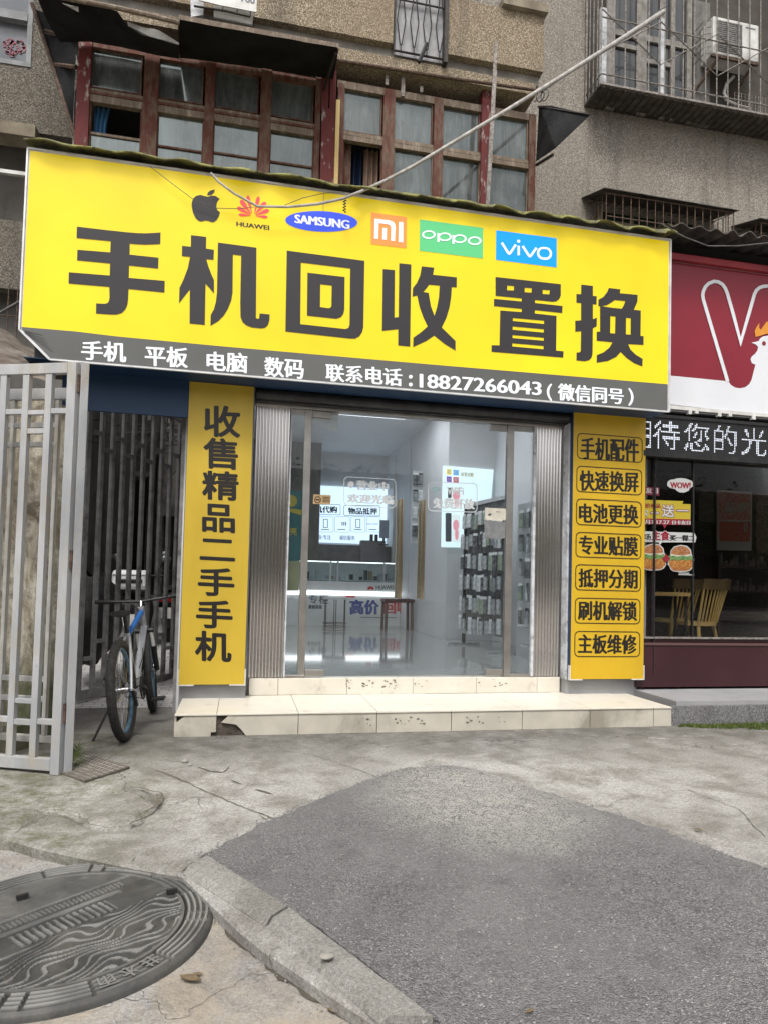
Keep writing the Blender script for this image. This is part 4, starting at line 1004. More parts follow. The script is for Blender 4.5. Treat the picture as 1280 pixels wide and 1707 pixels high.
tp = T('tarpaulin', 'dark tarpaulin hung between the red corner post and the grey side building', 'tarpaulin', PY(100,120,6.9))
mb = MB(); rows = []
for i in range(9):
    t = i/8; l = PY(lerp(57,128,t), lerp(15,238,t), lerp(7.2,6.85,t)); r = PY(lerp(140,131,t), lerp(20,250,t), 6.78); rows.append([l.lerp(r, k/5)+Vector((0,.04*math.sin(k*1.1+i),0)) for k in range(6)])
mb.grid(rows); O('sheet', mb, M['tarp'], tp, True)
mb = MB(); mb.tube([PY(54,6,7.2), PY(90,115,7.0), PY(130,242,6.8)], .018, 8); O('edge_pole', mb, M['rust'], tp)
mb = MB(); mb.tube([PY(75,50,7.05), PY(128,66,6.8)], .012, 6); mb.tube([PY(92,108,7.0), PY(128,112,6.8)], .02, 6); mb.tube([PY(75,55,7.05), PY(126,66,6.8)], .006, 5); O('stay', mb, M['rust'], tp)
aw = T('awning', 'pointed black awning end sticking out just below the slanting conduit', 'awning', PY(900,230,6.6))
mb = MB(); A, B, C, D, E2 = PY(898,176,6.75), PY(918,176,6.6), PY(983,191,6.15), PY(925,246,6.35), PY(893,268,6.72)
mb.add([A,B,C,D,E2,A+Vector((.01,.03,.01)),B+Vector((.01,.03,.01)),C+Vector((.01,.03,.01)),D+Vector((.01,.03,.01)),E2+Vector((.01,.03,.01))], [(0,1,3),(1,2,3),(0,3,4),(5,8,6),(6,8,7),(5,9,8)]); O('sheet', mb, M['tarp'], aw)
mb = MB(); mb.tube([PY(893,275,6.75), PY(921,258,6.4)], .016, 6); mb.tube([PY(896,178,6.75), PY(983,191,6.13)], .009, 6); mb.tube([PY(900,240,6.7), PY(945,200,6.4)], .008, 6); O('strut', mb, M['iron'], aw)
# signboard and rack at the top of the upper balcony
bd = T('hanging_board', 'white board with a number hung on the upper balcony parapet', 'board', PY(400,10,6.45))
mb = MB(); mb.slab([PY(x,y,6.42) for x, y in ((322,-30),(429,-12),(428,20),(370,9),(332,0))], (0,.012,0)); O('board', mb, M['white_plastic'], bd)
mb = MB(); mb.text('700', q4(402,425,-9,-5,2,6,6.417), .02, 4); O('lettering', mb, M['grey_ink'], bd)
rk = T('wall_rack', 'small white backed rack with a black rail under the white board', 'rack', PY(390,30,6.5))
mb = MB(); mb.slab([PY(x,y,6.5) for x, y in ((357,5),(424,18),(421,41),(357,28))], (0,.02,0)); O('white_panel', mb, M['white_plastic'], rk)
mb = MB(); mb.slab([PY(x,y,6.52) for x, y in ((318,-5),(341,0),(339,25),(319,28))], (0,.03,0)); O('louvre_panel', mb, M['rail'], rk)
mb = MB(); mb.tube([PY(324,10,6.44), PY(375,18,6.44), PY(418,28,6.44)], .009, 6)
for x, y in ((372,17),(396,22),(418,27)): mb.tube([PY(x,y-9,6.44), PY(x,y,6.44)], .005, 5)
O('rail', mb, M['iron'], rk)
# rusty angle iron standing in front of the balcony, conduit and wires
mb = MB(); a, b = PY(826,70,6.45), PY(811,352,6.45); mb.bar(b, a, .035, .012, (0,1,0)); mb.bar(b+Vector((.018,.012,0)), a+Vector((.012,.012,-.3)), .010, .03, (0,1,0))
o = O('angle_iron', mb, M['cage'], None, loc=b); tag(o, 'upright rusty angle iron crossing the slanting conduit in front of the balcony windows', 'metal post')
cd = T('conduit', 'long pale conduit pole slanting from the upper cage down to the sign', 'conduit', PY(575,330,5.42))
def L(p, q, n): return [p.lerp(q, i/n) for i in range(n+1)]
a, b = PY(1105,20,7.0), PY(690,276,5.9); mb = MB(); P = L(a, b, 10)
mb.tube([p+Vector((0,0,-.02*math.sin(math.pi*i/10))) for i, p in enumerate(P)], [.029-.014*i/10 for i in range(11)], 10); O('pole', mb, M['pvc'], cd, True)
mb = MB(); P = [PY(*p, 5.4) for p in ((690,276),(640,302),(600,320),(572,331),(530,340),(480,345),(430,344),(390,322),(365,303),(352,288))]
P[0] = b; P[1] = PY(640,302,5.55); mb.tube(P, [.015,.013,.012,.011,.011,.010,.010,.009,.009,.008], 8); O('cable', mb, M['pvc'], cd, True)
mb = MB(); c = PY(575,334,5.39)
for i in range(9): mb.blob(c+Vector((.006*((-1)**i), 0, -.012*i)), .010, .006, .007, 6, 4)
O('wire_twist', mb, M['iron'], cd)
mb = MB(); mb.tube([PY(1112,8,7.05), PY(1040,62,6.9), PY(975,98,6.85), PY(905,152,6.7), PY(890,170,6.7)], .007, 6); O('side_wire', mb, M['cable'], cd)
mb = MB(); k = PY(900,160,6.62)
for s in range(2): mb.torus(k+Vector((.05*s,0,.02*s)), (1,.4,.2), .055, .006, 18, 5)
o = O('wire_coil', mb, M['cable'], None, loc=k); tag(o, 'small loop of dark wire by the corner of the balcony', 'wire')
mb = MB(); mb.tube([PY(*p, 5.46) for p in ((250,277),(290,308),(325,334),(362,347),(400,348),(425,345))], .0028, 5); mb.tube([PY(*p, 5.46) for p in ((475,342),(505,330),(540,322),(575,321))], .0028, 5); mb.tube([PY(540,322,5.46), PY(539,352,5.46)], .0018, 4)
o = O('thin_wire', mb, M['cable'], None, loc=PY(325,334,5.46)); tag(o, 'thin black wire sagging across the top of the yellow sign', 'wire')

# ------------------------------------------------------------------ corrugated roofs
def corrug(x0, x1, wl_, amp, y0, y1, z0, z1, mat, jag=0, th=.006, seed=0, lip=0):
    mb = MB(); rows = []; n = int((x1-x0)/wl_*12)
    for k in range(7):
        t = k/6; r = []
        for i in range(n+1):
            x = lerp(x0, x1, i/n); ph = 2*math.pi*(x/wl_+.22*noise.noise(Vector((x*1.7,seed,9)))); amp_ = amp*(1+.6*noise.noise(Vector((x*2.3,seed,4))))
            yy = lerp(y0, y1, t)+(jag*noise.noise(Vector((x*5, seed, 0))) if k == 0 else 0)
            r.append(Vector((x, yy, lerp(z0, z1, t)+amp_*math.sin(ph)+.012*noise.noise(Vector((x*2, t*2, seed))))))
        rows.append(r)
    if lip:
        l2 = [p+Vector((0,-.012,-lip*(.8+.09*p.x)*(.75+.5*noise.noise(Vector((p.x*3.1,seed,2)))+(.15+.3*max(0,p.x+1)/4)*(((p.x/wl_) % 1)-.5)*2+(.25 if (p.x/wl_) % 1 < .06 else 0)))) for p in rows[0]]; rows = [l2]+rows
    mb.grid(rows); mb.grid([[p+Vector((0,-.004 if lip else 0,th)) for p in r] for r in rows]); mb.grid([rows[0], [p+Vector((0,-.004 if lip else 0,th)) for p in rows[0]]])
    return mb
rf = T('corrugated_roof', 'mossy green corrugated sheet roof along the top of the yellow sign', 'roof', (1.0, 5.5, 4.42))
O('sheet', corrug(-1.71, 3.80, .335, .0045, 5.43, 6.7, 4.432, 4.74, M['green_roof'], .05, .007, 0, .027), M['green_roof'], rf, True)
mb = MB(); mb.box(-1.66,3.74,5.53,5.58,4.388,4.43); O('batten', mb, M['rust'], rf)
rf = T('corrugated_roof', 'dark grimy corrugated roof over the red restaurant sign', 'roof', (5.0, 5.6, 4.6))
O('sheet', corrug(3.80, 9.0, .178, .022, 5.56, 7.6, 4.585, 4.95, M['dark_roof'], .04, .008, 4), M['dark_roof'], rf, True)
mb = MB(); mb.box(3.92,9.0,5.95,6.0,4.4,4.62); O('batten', mb, M['dark'], rf)
mb = MB(); mb.tube([PY(*p, 5.25) for p in ((1100,372),(1140,395),(1180,410),(1230,410),(1290,404))], .005, 6)
o = O('roof_wire', mb, M['cable'], None, loc=PY(1180,410,5.25)); tag(o, 'grey wire drooping along the dark corrugated roof edge', 'wire')

# ------------------------------------------------------------------ caged balcony at the upper right with air conditioner
cg = T('balcony_cage', 'rusty welded bar cage around the air conditioner', 'window cage', PY(1100,160,7.5))
YC = YW-.40
p = PY(1001,138,YC); ZC = p.z; XC0, XC1, ZC1 = p.x, 7.6, 9.6
mb = MB()
for i in range(26):
    x = XC0+i*.166; mb.tube([(x,YC,ZC),(x,YC,ZC1)], .0078, 6)
O('front_bars', mb, M['cage'], cg)
mb = MB()
for i in range(1, 4): mb.tube([(XC0,YC+.1*i,ZC),(XC0,YC+.1*i,ZC1)], .0078, 6)
mb.tube([(XC0,YC+.39,ZC),(XC0,YC+.39,ZC1)], .016, 6); O('side_bars', mb, M['cage'], cg)
mb = MB(); mb.tube([(XC0,YC,ZC+.12),(XC1,YC,ZC+.12)], .009, 6); mb.tube([(XC0,YC,ZC+.12),(XC0,YW,ZC+.12)], .009, 6); mb.tube([(XC0,YC,ZC+.86),(XC1,YC,ZC+.86)], .009, 6)
zz = [(0,.80),(.66,.98),(1.0,.62)]
for s in (0, 1):                                       # lozenge rods
    pts = []
    for i in range(8):
        x = XC0+i*.83; pts.append((x, YC-.014, ZC+(.95 if (i % 2) ^ s else .38)))
    mb.tube(pts, .008, 5)
O('cross_rods', mb, M['cage'], cg)
mb = MB(); mb.box(XC0-.01, XC1, YC-.012, YC+.02, ZC-.02, ZC+.006); O('sill_strip', mb, M['cage'], cg)
mb = MB(); mb.box(XC0-.02, XC1, YC+.02, YW-.002, ZC-.035, ZC-.005); O('floor_board', mb, M['dark_roof'], cg)
mb = MB()
for i in range(40): x = XC0+.04+i*.1; mb.tube([(x,YC,ZC-.045),(x,YW-.005,ZC-.045)], .008, 5)
O('floor_bars', mb, M['rust'], cg)
# door and window behind the cage
wd = T('cage_window', 'tall wooden window frames behind the bars of the air conditioner cage', 'window', (PY(1080,120,YW).x, YW, ZC))
mb = MB()
yw = YW-.05
def wpx(mb, x0, x1, z0, z1): mb.box(PY(x0,110,yw).x, PY(x1,110,yw).x, yw-.03, yw+.02, z0, z1)
zf = ZC-.05
for a, b in ((1008,1022),(1060,1075),(1098,1106),(1115,1122),(1142,1150)): wpx(mb, a, b, zf, 9.2)
yw += .004; wpx(mb, 1008,1150,zf+1.02,zf+1.10); wpx(mb, 1060,1122,zf+.72,zf+.78); wpx(mb, 1022,1060,zf+.86,zf+.92); yw -= .004
O('frame', mb, pm('grey_painted_wood', (.26,.25,.23), (.16,.145,.125), 12, .8), wd)
mb = MB(); mb.box(PY(1008,110,yw).x, PY(1150,110,yw).x, yw+.005, yw+.012, zf, 9.2); O('pane', mb, M['pane_dark'], wd)
mb = MB(); mb.box(XC0-.02, XC1, YW-.012, YW-.004, ZC-.04, 9.6); O('recess_shade_sheet', mb, pm('painted_recess_shade', (.075,.066,.055), (.045,.04,.034), 3, .9), wd)  # flat dark sheet on the wall, shade of a recess put into its colour
mb = MB(); wpx(mb, 1152,1180,zf,9.2); O('shutter_leaf', mb, pm('dull_shutter', (.16,.155,.145), (.10,.095,.09), 9, .8), wd)
mb = MB(); mb.box(PY(1000,40,YC+.1).x, PY(1010,40,YC+.1).x, YC+.09, YC+.13, ZC, Z_(1008,14,YC+.1)); mb.box(PY(1099,40,YC+.1).x, PY(1106,40,YC+.1).x, YC+.09, YC+.13, ZC, Z_(1103,32,YC+.1)); O('loose_post', mb, M['rail'], wd)
# air conditioner
ya = YC+.05
A0 = PY(1188,88,ya); X1a = PY(1264,110,ya).x; zt = PY(1188,26,ya).z
ac = T('air_conditioner', 'white outdoor air conditioner unit hung inside the rusty bar cage', 'air conditioner', (A0.x, ya+.1, A0.z))
mb = MB(); mb.box(A0.x, X1a, ya, ya+.26, A0.z, zt); O('case', mb, M['white_plastic'], ac, bevel=.012)
mb = MB(); xg = lerp(A0.x, X1a, .62); mb.box(A0.x+.05, xg, ya-.012, ya-.001, A0.z+.04, zt-.05); 
O('fan_grille', mb, M['ac_grille'], ac)
mb = MB()
for i in range(15): z = lerp(A0.z+.06, zt-.07, i/14); mb.box(A0.x+.055, xg-.005, ya-.018, ya-.0125, z-.003, z+.003)
O('grille_slats', mb, M['cage'], ac)
mb = MB(); mb.text('POLAR', lambda u, v: Vector((lerp(xg+.06, X1a-.05, u), ya-.003, lerp(zt-.075, zt-.05, v))), .01, 4) if False else mb.box(xg+.06, X1a-.06, ya-.004, ya-.001, zt-.07, zt-.058); O('badge', mb, M['grey_ink'], ac)
mb = MB()
for i in range(6):
    z = lerp(A0.z+.02, zt-.04, i/5); mb.tube([(A0.x-.10,ya+.3,z),(A0.x-.10,ya+.06,z-.01),(A0.x-.01,ya+.03,z)], .006, 5)
mb.tube([(A0.x-.10,ya+.06,A0.z),(A0.x-.10,ya+.06,zt-.04)], .006, 5); O('coil_guard', mb, M['cage'], ac)
mb = MB(); mb.bar((A0.x+.1,ya+.0,A0.z-.02), (A0.x-.12,ya+.33,A0.z-.42), .03, .03); mb.bar((A0.x-.02,ya+.02,A0.z-.022), (X1a,ya+.02,A0.z-.022), .03, .03); mb.bar((X1a-.06,ya+.02,A0.z-.02), (X1a-.2,ya+.33,A0.z-.36), .03, .03); O('bracket', mb, M['rust'], ac)
mb = MB(); mb.tube([PY(*q, ya+.2) for q in ((1222,128),(1210,140),(1206,155),(1210,168),(1228,176),(1250,182))], .022, 8); O('pipe', mb, M['pvc'], ac, True)
# wire mesh basket below the unit
mb = MB()
for i in range(12): x = lerp(PY(1222,150,ya+.1).x, PY(1285,150,ya+.1).x, i/11); mb.tube([(x,ya+.08,ZC+.02),(x,ya+.08,ZC+.34)], .003, 4)
for i in range(8): z = ZC+.03+i*.043; mb.tube([(PY(1222,150,ya+.1).x,ya+.08,z),(PY(1285,150,ya+.1).x,ya+.08,z)], .003, 4)
o = O('wire_mesh', mb, M['cage'], None, loc=(PY(1250,160,ya+.1).x, ya+.08, ZC)); tag(o, 'sheet of fine wire mesh standing in the cage under the air conditioner', 'wire mesh')
# low caged windows behind the roofs
def lowcage(label, xa, ya0, xb, x_in, seed, top, nb):
    Yf = YW-.42; p = PY(xa, ya0, Yf); x0, z1 = p.x, p.z; x1 = PY(xb, ya0+(xb-xa)*.155, Yf).x
    t = T('window_cage', label, 'window cage', (x0, Yf, z1))
    mb = MB(); strip_z = z1
    mb.add([(x0-.05,Yf-.05,z1),(x1+.05,Yf-.05,z1-.02),(x1+.02,YW-.002,z1+.10),(x0-.12,YW-.002,z1+.12),(x0-.05,Yf-.05,z1+.008),(x1+.05,Yf-.05,z1-.012),(x1+.02,YW-.002,z1+.108),(x0-.12,YW-.002,z1+.128)], [(0,1,2,3),(4,7,6,5),(0,4,5,1),(1,5,6,2),(3,7,4,0)]); O('sheet_roof', mb, M['dark_roof'], t)
    mb = MB(); mb.tube([(x0,Yf,z1-.03),(x1,Yf,z1-.03)], .010, 6); mb.tube([(x0,Yf,z1-.9),(x1,Yf,z1-.9)], .010, 6); mb.tube([(x0,Yf,z1-.32),(x1,Yf,z1-.32)], .008, 6)
    n = nb
    for i in range(n+1): x = lerp(x0, x1, i/n); mb.tube([(x,Yf,z1-.02),(x,Yf,z1-.9)], .0065, 5)
    for i in range(n+1): x = lerp(x0, x1, i/n); mb.tube([(x,Yf,z1-.03),(x,YW,z1+.06)], .006, 5)
    for k in range(1, 4): mb.tube([(x1,Yf+.1*k,z1),(x1,Yf+.1*k,z1-.9)], .0065, 5); mb.tube([(x0,Yf+.1*k,z1),(x0,Yf+.1*k,z1-.9)], .0065, 5)
    O('bars', mb, M['rust'], t)
    xi0, xi1 = x0+.12, lerp(x0, x1, .84)
    mb = MB(); mb.box(xi0, xi1, YW-.02, YW-.008, z1-1.0, z1-.03); O('pane', mb, pm('green_dark_glass', (.02,.035,.025), (.035,.05,.035), 3, .15), t)
    mb = MB()
    for f in (0, .33, .62, .8, 1): mb.box(lerp(xi0,xi1,f)-.025, lerp(xi0,xi1,f)+.025, YW-.05, YW-.021, z1-1.0, z1-.03)
    mb.box(xi0, xi1, YW-.052, YW-.022, z1-.2, z1-.15); O('window_frame', mb, M['slab_stain'], t)
    return t
lowcage('long low barred window cage with a sheet roof below the air conditioner cage', 1010,318,1222,0,1,0,16)
lowcage('second barred window cage beyond the long one, cut by the picture edge', 1268,368,1400,0,2,0,10)

# ------------------------------------------------------------------ neighbouring house at the left
YL = 7.9
lb = T('side_building', 'grey rendered old building behind the silver gate and the tarpaulin', 'building', (-3.4, YL, 0))
def rectw(mb, x0, x1, y0, y1, Y, d, xref=None):
    xr_ = xref or x0; mb.box(PY(x0, y0, Y).x, PY(x1, y0, Y).x, Y, Y+d, PY(xr_, y1, Y).z, PY(xr_, y0, Y).z)
zw1, zw0 = Z_(40,-120,YL), Z_(40,218,YL)
xw0, xw1 = X_(-60,70,YL), X_(54,70,YL)
wt, wb = Z_(40,-60,YL), Z_(45,112,YL)
xe = -1.55
mb = MB(); mb.box(-9, xe, YL, YL+.2, zw0, wb); mb.box(xw1, xe, YL, YL+.2, wb, 12); mb.box(-9, xw0, YL, YL+.2, wb, 12); mb.box(-9, xe, YL, YL+.2, wt+.8, 12)
O('wall', mb, M['dash_dim'], lb)
mb = MB(); mb.box(xw0, xw1, YL+.06, YL+.1, wb+.02, wt+.8); O('window_pane', mb, M['pane_mid'], lb)
mb = MB(); mb.box(xw1-.05, xw1, YL-.01, YL+.06, wb, wt+.8); mb.box(xw0, xw1-.05, YL-.01, YL+.06, wb, wb+.05); mb.box(xw0, xw1-.05, YL-.02, YL+.06, Z_(40,36,YL), Z_(40,22,YL)); O('window_frame', mb, pm('grey_window_frame', (.24,.25,.26), (.16,.165,.17), 8, .6), lb)
mb = MB()
for i in range(60):
    a = random.random()*6.28; r = .11*math.sqrt(random.random()); p = PY(22,72,YL)+Vector((r*math.cos(a), .055, r*math.sin(a))); mb.box(p.x-.012, p.x+.012, YL+.052, YL+.058, p.z-.012, p.z+.012)
O('pink_paper_cut', mb, pm('faded_pink', (.32,.09,.12), (.25,.2,.22), 30, .8), lb)
zl1 = Z_(50,240,YL)
mb = MB(); mb.box(-9, X_(66,225,YL), YL-.14, YL+.1, zl1+.0, zw0-.002); O('ledge', mb, M['slab_stain'], lb)
z2a, z2b = Z_(30,365,YL), Z_(30,480,YL)
mb = MB(); mb.box(-9, -2.0, YL+.05, YL+.2, z2b, z2a); mb.box(-9,-2.0,YL+.08,YL+.2,0,z2b-1.3); O('lower_wall', mb, M['dash_dim'], lb)
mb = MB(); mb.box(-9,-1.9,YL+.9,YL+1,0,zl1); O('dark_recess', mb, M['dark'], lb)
mb = MB(); mb.box(-9,-2.0,YL-.02,YL+.03,Z_(20,288,YL)-.02,Z_(20,288,YL)+.02); O('white_rail', mb, M['white_plastic'], lb)
mb = MB()
for i in range(14): x = -3.6+i*.09; mb.tube([(x,YL-.1,z2b-.02),(x,YL-.1,z2b-.75)], .006, 5)
mb.tube([(-3.8,YL-.1,z2b-.35),(-2.3,YL-.1,z2b-.35)], .007, 5); O('window_bars', mb, M['rust'], lb)
# tattered lean-to cover above the gate
lt = T('lean_to_cover', 'tattered brown sheet cover sloping down behind the gate top', 'shelter roof', PY(40,570,6.0))
mb = MB(); rows = []
for i in range(8):
    t = i/7; rows.append([PY(lerp(-60,78,t), lerp(505,598,t), 6.4).lerp(PY(lerp(-60,90,t), lerp(600,640,t), 5.3), k/5)+Vector((0,0,.03*noise.noise(Vector((i*.9,k*.9,0))))) for k in range(6)])
mb.grid(rows); O('sheet', mb, pm('weathered_felt', (.17,.145,.12), (.09,.07,.055), 7, .95, bump=.6, c3=(.26,.24,.2)), lt, True)
mb = MB(); mb.tube([PY(0,522,6.3), PY(33,503,6.3)], .012, 6); O('tie_wire', mb, M['cable'], lt)
# ================================================================== gate at the left
ga = math.atan2(.141, -.356); GH = PY(140, 604, 4.28).z
G0 = Vector((-.997, 4.278, 0))
gt = T('gate_leaf', 'silver painted steel gate leaf standing open before the stained wall', 'gate', G0, rot=(0, 0, ga))
def lbox(name, a, mat, par, bev=.003):
    mb = MB(); mb.box(*a); return O(name, mb, mat, par, local=True, bevel=bev)
lbox('stile', (0,.058,-.045,.0,.0,GH), M['gate'], gt); lbox('stile', (2.0,2.06,-.045,.0,.0,GH), M['gate'], gt)
lbox('rail', (.06,1.998,-.043,-.002,GH-.065,GH-.001), M['gate'], gt); lbox('rail', (.06,1.998,-.043,-.002,.02,.09), M['gate'], gt)
for k in range(1, 13): lbox('bar', (.03+.152*k-.021,.03+.152*k+.021,-.04,-.006,.091,GH-.066), M['gate'], gt, .002)
for k in range(13):
    x0, x1 = .03+.152*k+.022, .03+.152*(k+1)-.022
    for z in ((GH-.29,.40) if k % 2 == 0 else (GH-.41,.29)):
        if k in (0,): x0 = .059
        z2 = z if z > 1 else z-(.10 if k % 2 == 0 else 0)
        lbox('cross_piece', (x0, x1, -.038,-.008, z2-.016, z2+.016), M['gate'], gt, .002)
        if k % 2: lbox('cross_piece', (x0, x1, -.038,-.008, z2+.11 if z < 1 else z2+.10, z2+.137 if z < 1 else z2+.127), M['gate'], gt, .002)
g2 = T('gate_leaf', 'cream painted gate leaf folded behind the silver one', 'gate', G0+Vector((.0,.16,0)), rot=(0, 0, ga+.02))
lbox('stile', (.04,.075,-.04,0,0,GH-.08), M['gate_cream'], g2); lbox('rail', (.076,1.9,-.038,-.002,GH-.18,GH-.11), M['gate'], g2); lbox('rail', (.076,1.9,-.038,-.002,.14,.18), M['gate_cream'], g2)
for k in range(1, 13, 2): lbox('bar', (.05+.152*k-.050,.05+.152*k-.026,-.036,-.006,.181,GH-.181), M['gate_cream'], g2, .002)
for k in range(1, 11, 2):
    for z in ((GH-.46,GH-.34),(.52,.4)) if k % 2 else ((GH-.28,),(.33,)):
        for q in z: lbox('cross_piece', (.05+.152*k-.025,.05+.152*(k+2)-.051,-.034,-.008,q-.016,q+.016), M['gate'], g2, .002)
pa, pb = PZ(107,1291), PZ(121,1289)
gp = T('gate_post', 'pale steel gate post with rust streaks beside the open leaf', 'gate post', pa)
dv = (pb-pa).normalized(); nv = Vector((-dv.y, dv.x, 0)); ln = (pb-pa).length
mb = MB(); c = pa+dv*ln/2; mb.bar(c+nv*.03, c+nv*.03+Vector((0,0,GH+.01)), ln, .06, nv); O('post', mb, M['gate'], gp, bevel=.003)
mb = MB(); c = pa-dv*.006+nv*.045; mb.bar(c, c+Vector((0,0,GH-.03)), .012, .03, nv); O('rust_strip', mb, M['rust'], gp)
mb = MB(); c = pb+nv*.085; mb.bar(c, c+Vector((0,0,GH)), .008, .05, nv); O('dark_edge', mb, M['gate_dark'], gp)
for z in (.30, 1.2, GH-.18):
    mb = MB(); c = pa-dv*.012+nv*.01; mb.tube([c+Vector((0,0,z)), c+Vector((0,0,z+.11))], .012, 8); O('hinge', mb, M['rust'], gp)
# stained pillar wall behind the gate
pw = T('plaster_wall', 'stained peeling plaster wall behind the open gate', 'wall', G0+Vector((-.16,.62,0))+Vector((-.356,.141,0))*.55, rot=(0, 0, ga))
mb = MB(); mb.box(.0,4.0,-.25,0,0,GH-.06); O('wall', mb, M['plaster'], pw, local=True)
mb = MB(); mb.box(-.01,4.0,0,.14,0,.17); O('plinth', mb, pm('mossy_plinth', (.10,.11,.05), (.16,.15,.11), 8, .95, c3=(.05,.05,.03)), pw, local=True)
# inner gate across the alley
A = Vector((-1.41,6.53,0)); B = Vector((-.60,7.86,0)); al = (B-A).length; aa = math.atan2(B.y-A.y, B.x-A.x)
ig = T('alley_gate', 'dull grey barred gate closing the shady alley behind the bicycle', 'gate', A, rot=(0, 0, aa))
lbox('rail', (0,al,-.02,.02,2.86,2.94), M['gate_dark'], ig); lbox('rail', (0,al,-.02,.02,.03,.12), M['gate_dark'], ig)
lbox('stile', (0,.05,-.02,.02,.121,2.859), M['gate_dark'], ig); lbox('stile', (al-.05,al,-.02,.02,.121,2.859), M['gate_dark'], ig)
for k in range(1, 10): x = .05+(al-.1)*k/10; lbox('bar', (x-.019,x+.019,-.018,.018,.121,2.859), M['gate_dark'], ig, .002)
for k in range(10):
    x0 = .05+(al-.1)*k/10+.02; x1 = .05+(al-.1)*(k+1)/10-.02
    for z in ((.55,) if k % 2 else (.40,)): lbox('cross_piece', (x0,x1,-.016,.016,z-.018,z+.018), M['gate_dark'], ig, .002)
    for z in ((2.34,) if k % 2 else (2.48,)): lbox('cross_piece', (x0,x1,-.016,.016,z-.018,z+.018), M['gate_dark'], ig, .002)
# right post of the inner gate with a leaning plank
mb = MB(); a = PZ(293,1192); mb.bar(a, a+Vector((-.01,.06,2.75)), .05, .05, (0,1,0)); o = O('gate_post', mb, M['gate_dark'], None, loc=a); tag(o, 'dark square post between the alley gate and the ochre sign', 'gate post')
# ------------------------------------------------------------------ alley
mb = MB(); mb.grid([[(-3,y,z),(-.52,y,z)] for y, z in ((6.35,.004),(7.2,.03),(8.0,.09),(10,.40),(13.5,.80))])
g = NG('alley_pavers')
br = g.n('TexBrick', {'Vector': g.tc, 'Color1': (.50,.49,.48), 'Color2': (.42,.41,.40), 'Mortar': (.2,.195,.19), 'Scale': 3.0, 'Mortar Size': .018})
S('alley_path', mb, g.set(col=br.outputs[0], rough=.8))
ah = T('alley_house', 'dim rear house wall with a dark doorway at the end of the alley', 'building', (-1.5, 13.5, 0))
YA = 13.5
xo0, xo1, zo = X_(138,880,YA), X_(243,880,YA), Z_(200,795,YA)
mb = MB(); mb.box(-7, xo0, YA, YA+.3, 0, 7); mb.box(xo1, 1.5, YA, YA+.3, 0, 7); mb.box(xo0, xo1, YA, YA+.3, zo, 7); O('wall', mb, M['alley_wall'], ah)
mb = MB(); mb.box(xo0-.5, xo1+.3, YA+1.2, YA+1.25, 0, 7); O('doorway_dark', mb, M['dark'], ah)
mb = MB(); mb.box(xo0-.1, xo1+.1, YA-.25, YA, zo, zo+.09); O('lintel', mb, M['cement'], ah)
for x, r in ((251,.05),(263,.04),(271,.03),(283,.05),(296,.04)):
    mb = MB(); p = PY(x, 900, YA-.1); mb.tube([(p.x,p.y,.8),(p.x,p.y,3.2),(p.x+.05,p.y,3.6),(p.x+.05,p.y,6)], r, 8); O('drain_pipe', mb, M['pvc'] if r < .05 else M['alley_wall'], ah, True)
mb = MB(); mb.box(X_(268,760,YA-.3), X_(312,760,YA-.3), YA-.3, YA-.05, Z_(280,860,YA-.3), Z_(280,715,YA-.3)); O('meter_cabinet', mb, M['cement'], ah)
mb = MB(); mb.box(X_(245,690,YA-.3), X_(252,690,YA-.3), YA-.3, YA-.25, Z_(250,700,YA-.3), Z_(250,660,YA-.3)); O('white_post', mb, M['white_plastic'], ah)
random.seed(11)
mb = MB()
for y0, y1, y2 in ((700,722,706),(722,724,718),(735,760,728),(715,738,742)):
    mb.tube([PY(150+i*16, lerp(lerp(y0,y1,i/10), y2, i/10)+3*math.sin(i*1.9+y0), 9.5) for i in range(11)], .010, 5)
mb.tube([PY(160,730,9.3), PY(172,722,9.3), PY(230,721,9.3), PY(305,720,9.3)], .012, 6)
for k in range(14):
    a = PY(240+random.random()*65, 700+random.random()*45, 9.4); mb.tube([a, a+Vector((random.uniform(-.25,.25),0,random.uniform(-.2,.1))), a+Vector((random.uniform(-.3,.3),0,random.uniform(-.5,.0)))], .009, 5)
o = O('alley_cables', mb, M['cable'], None, loc=PY(240,725,9.4)); tag(o, 'tangle of black cables hanging across the alley top', 'cables')
mb = MB(); mb.box(-9,-2.02,8.2,13.5,0,7); o = O('alley_side_wall', mb, M['alley_wall'], None, loc=(-2.5,10,0)); tag(o, 'dark plain wall along the side of the alley', 'wall')

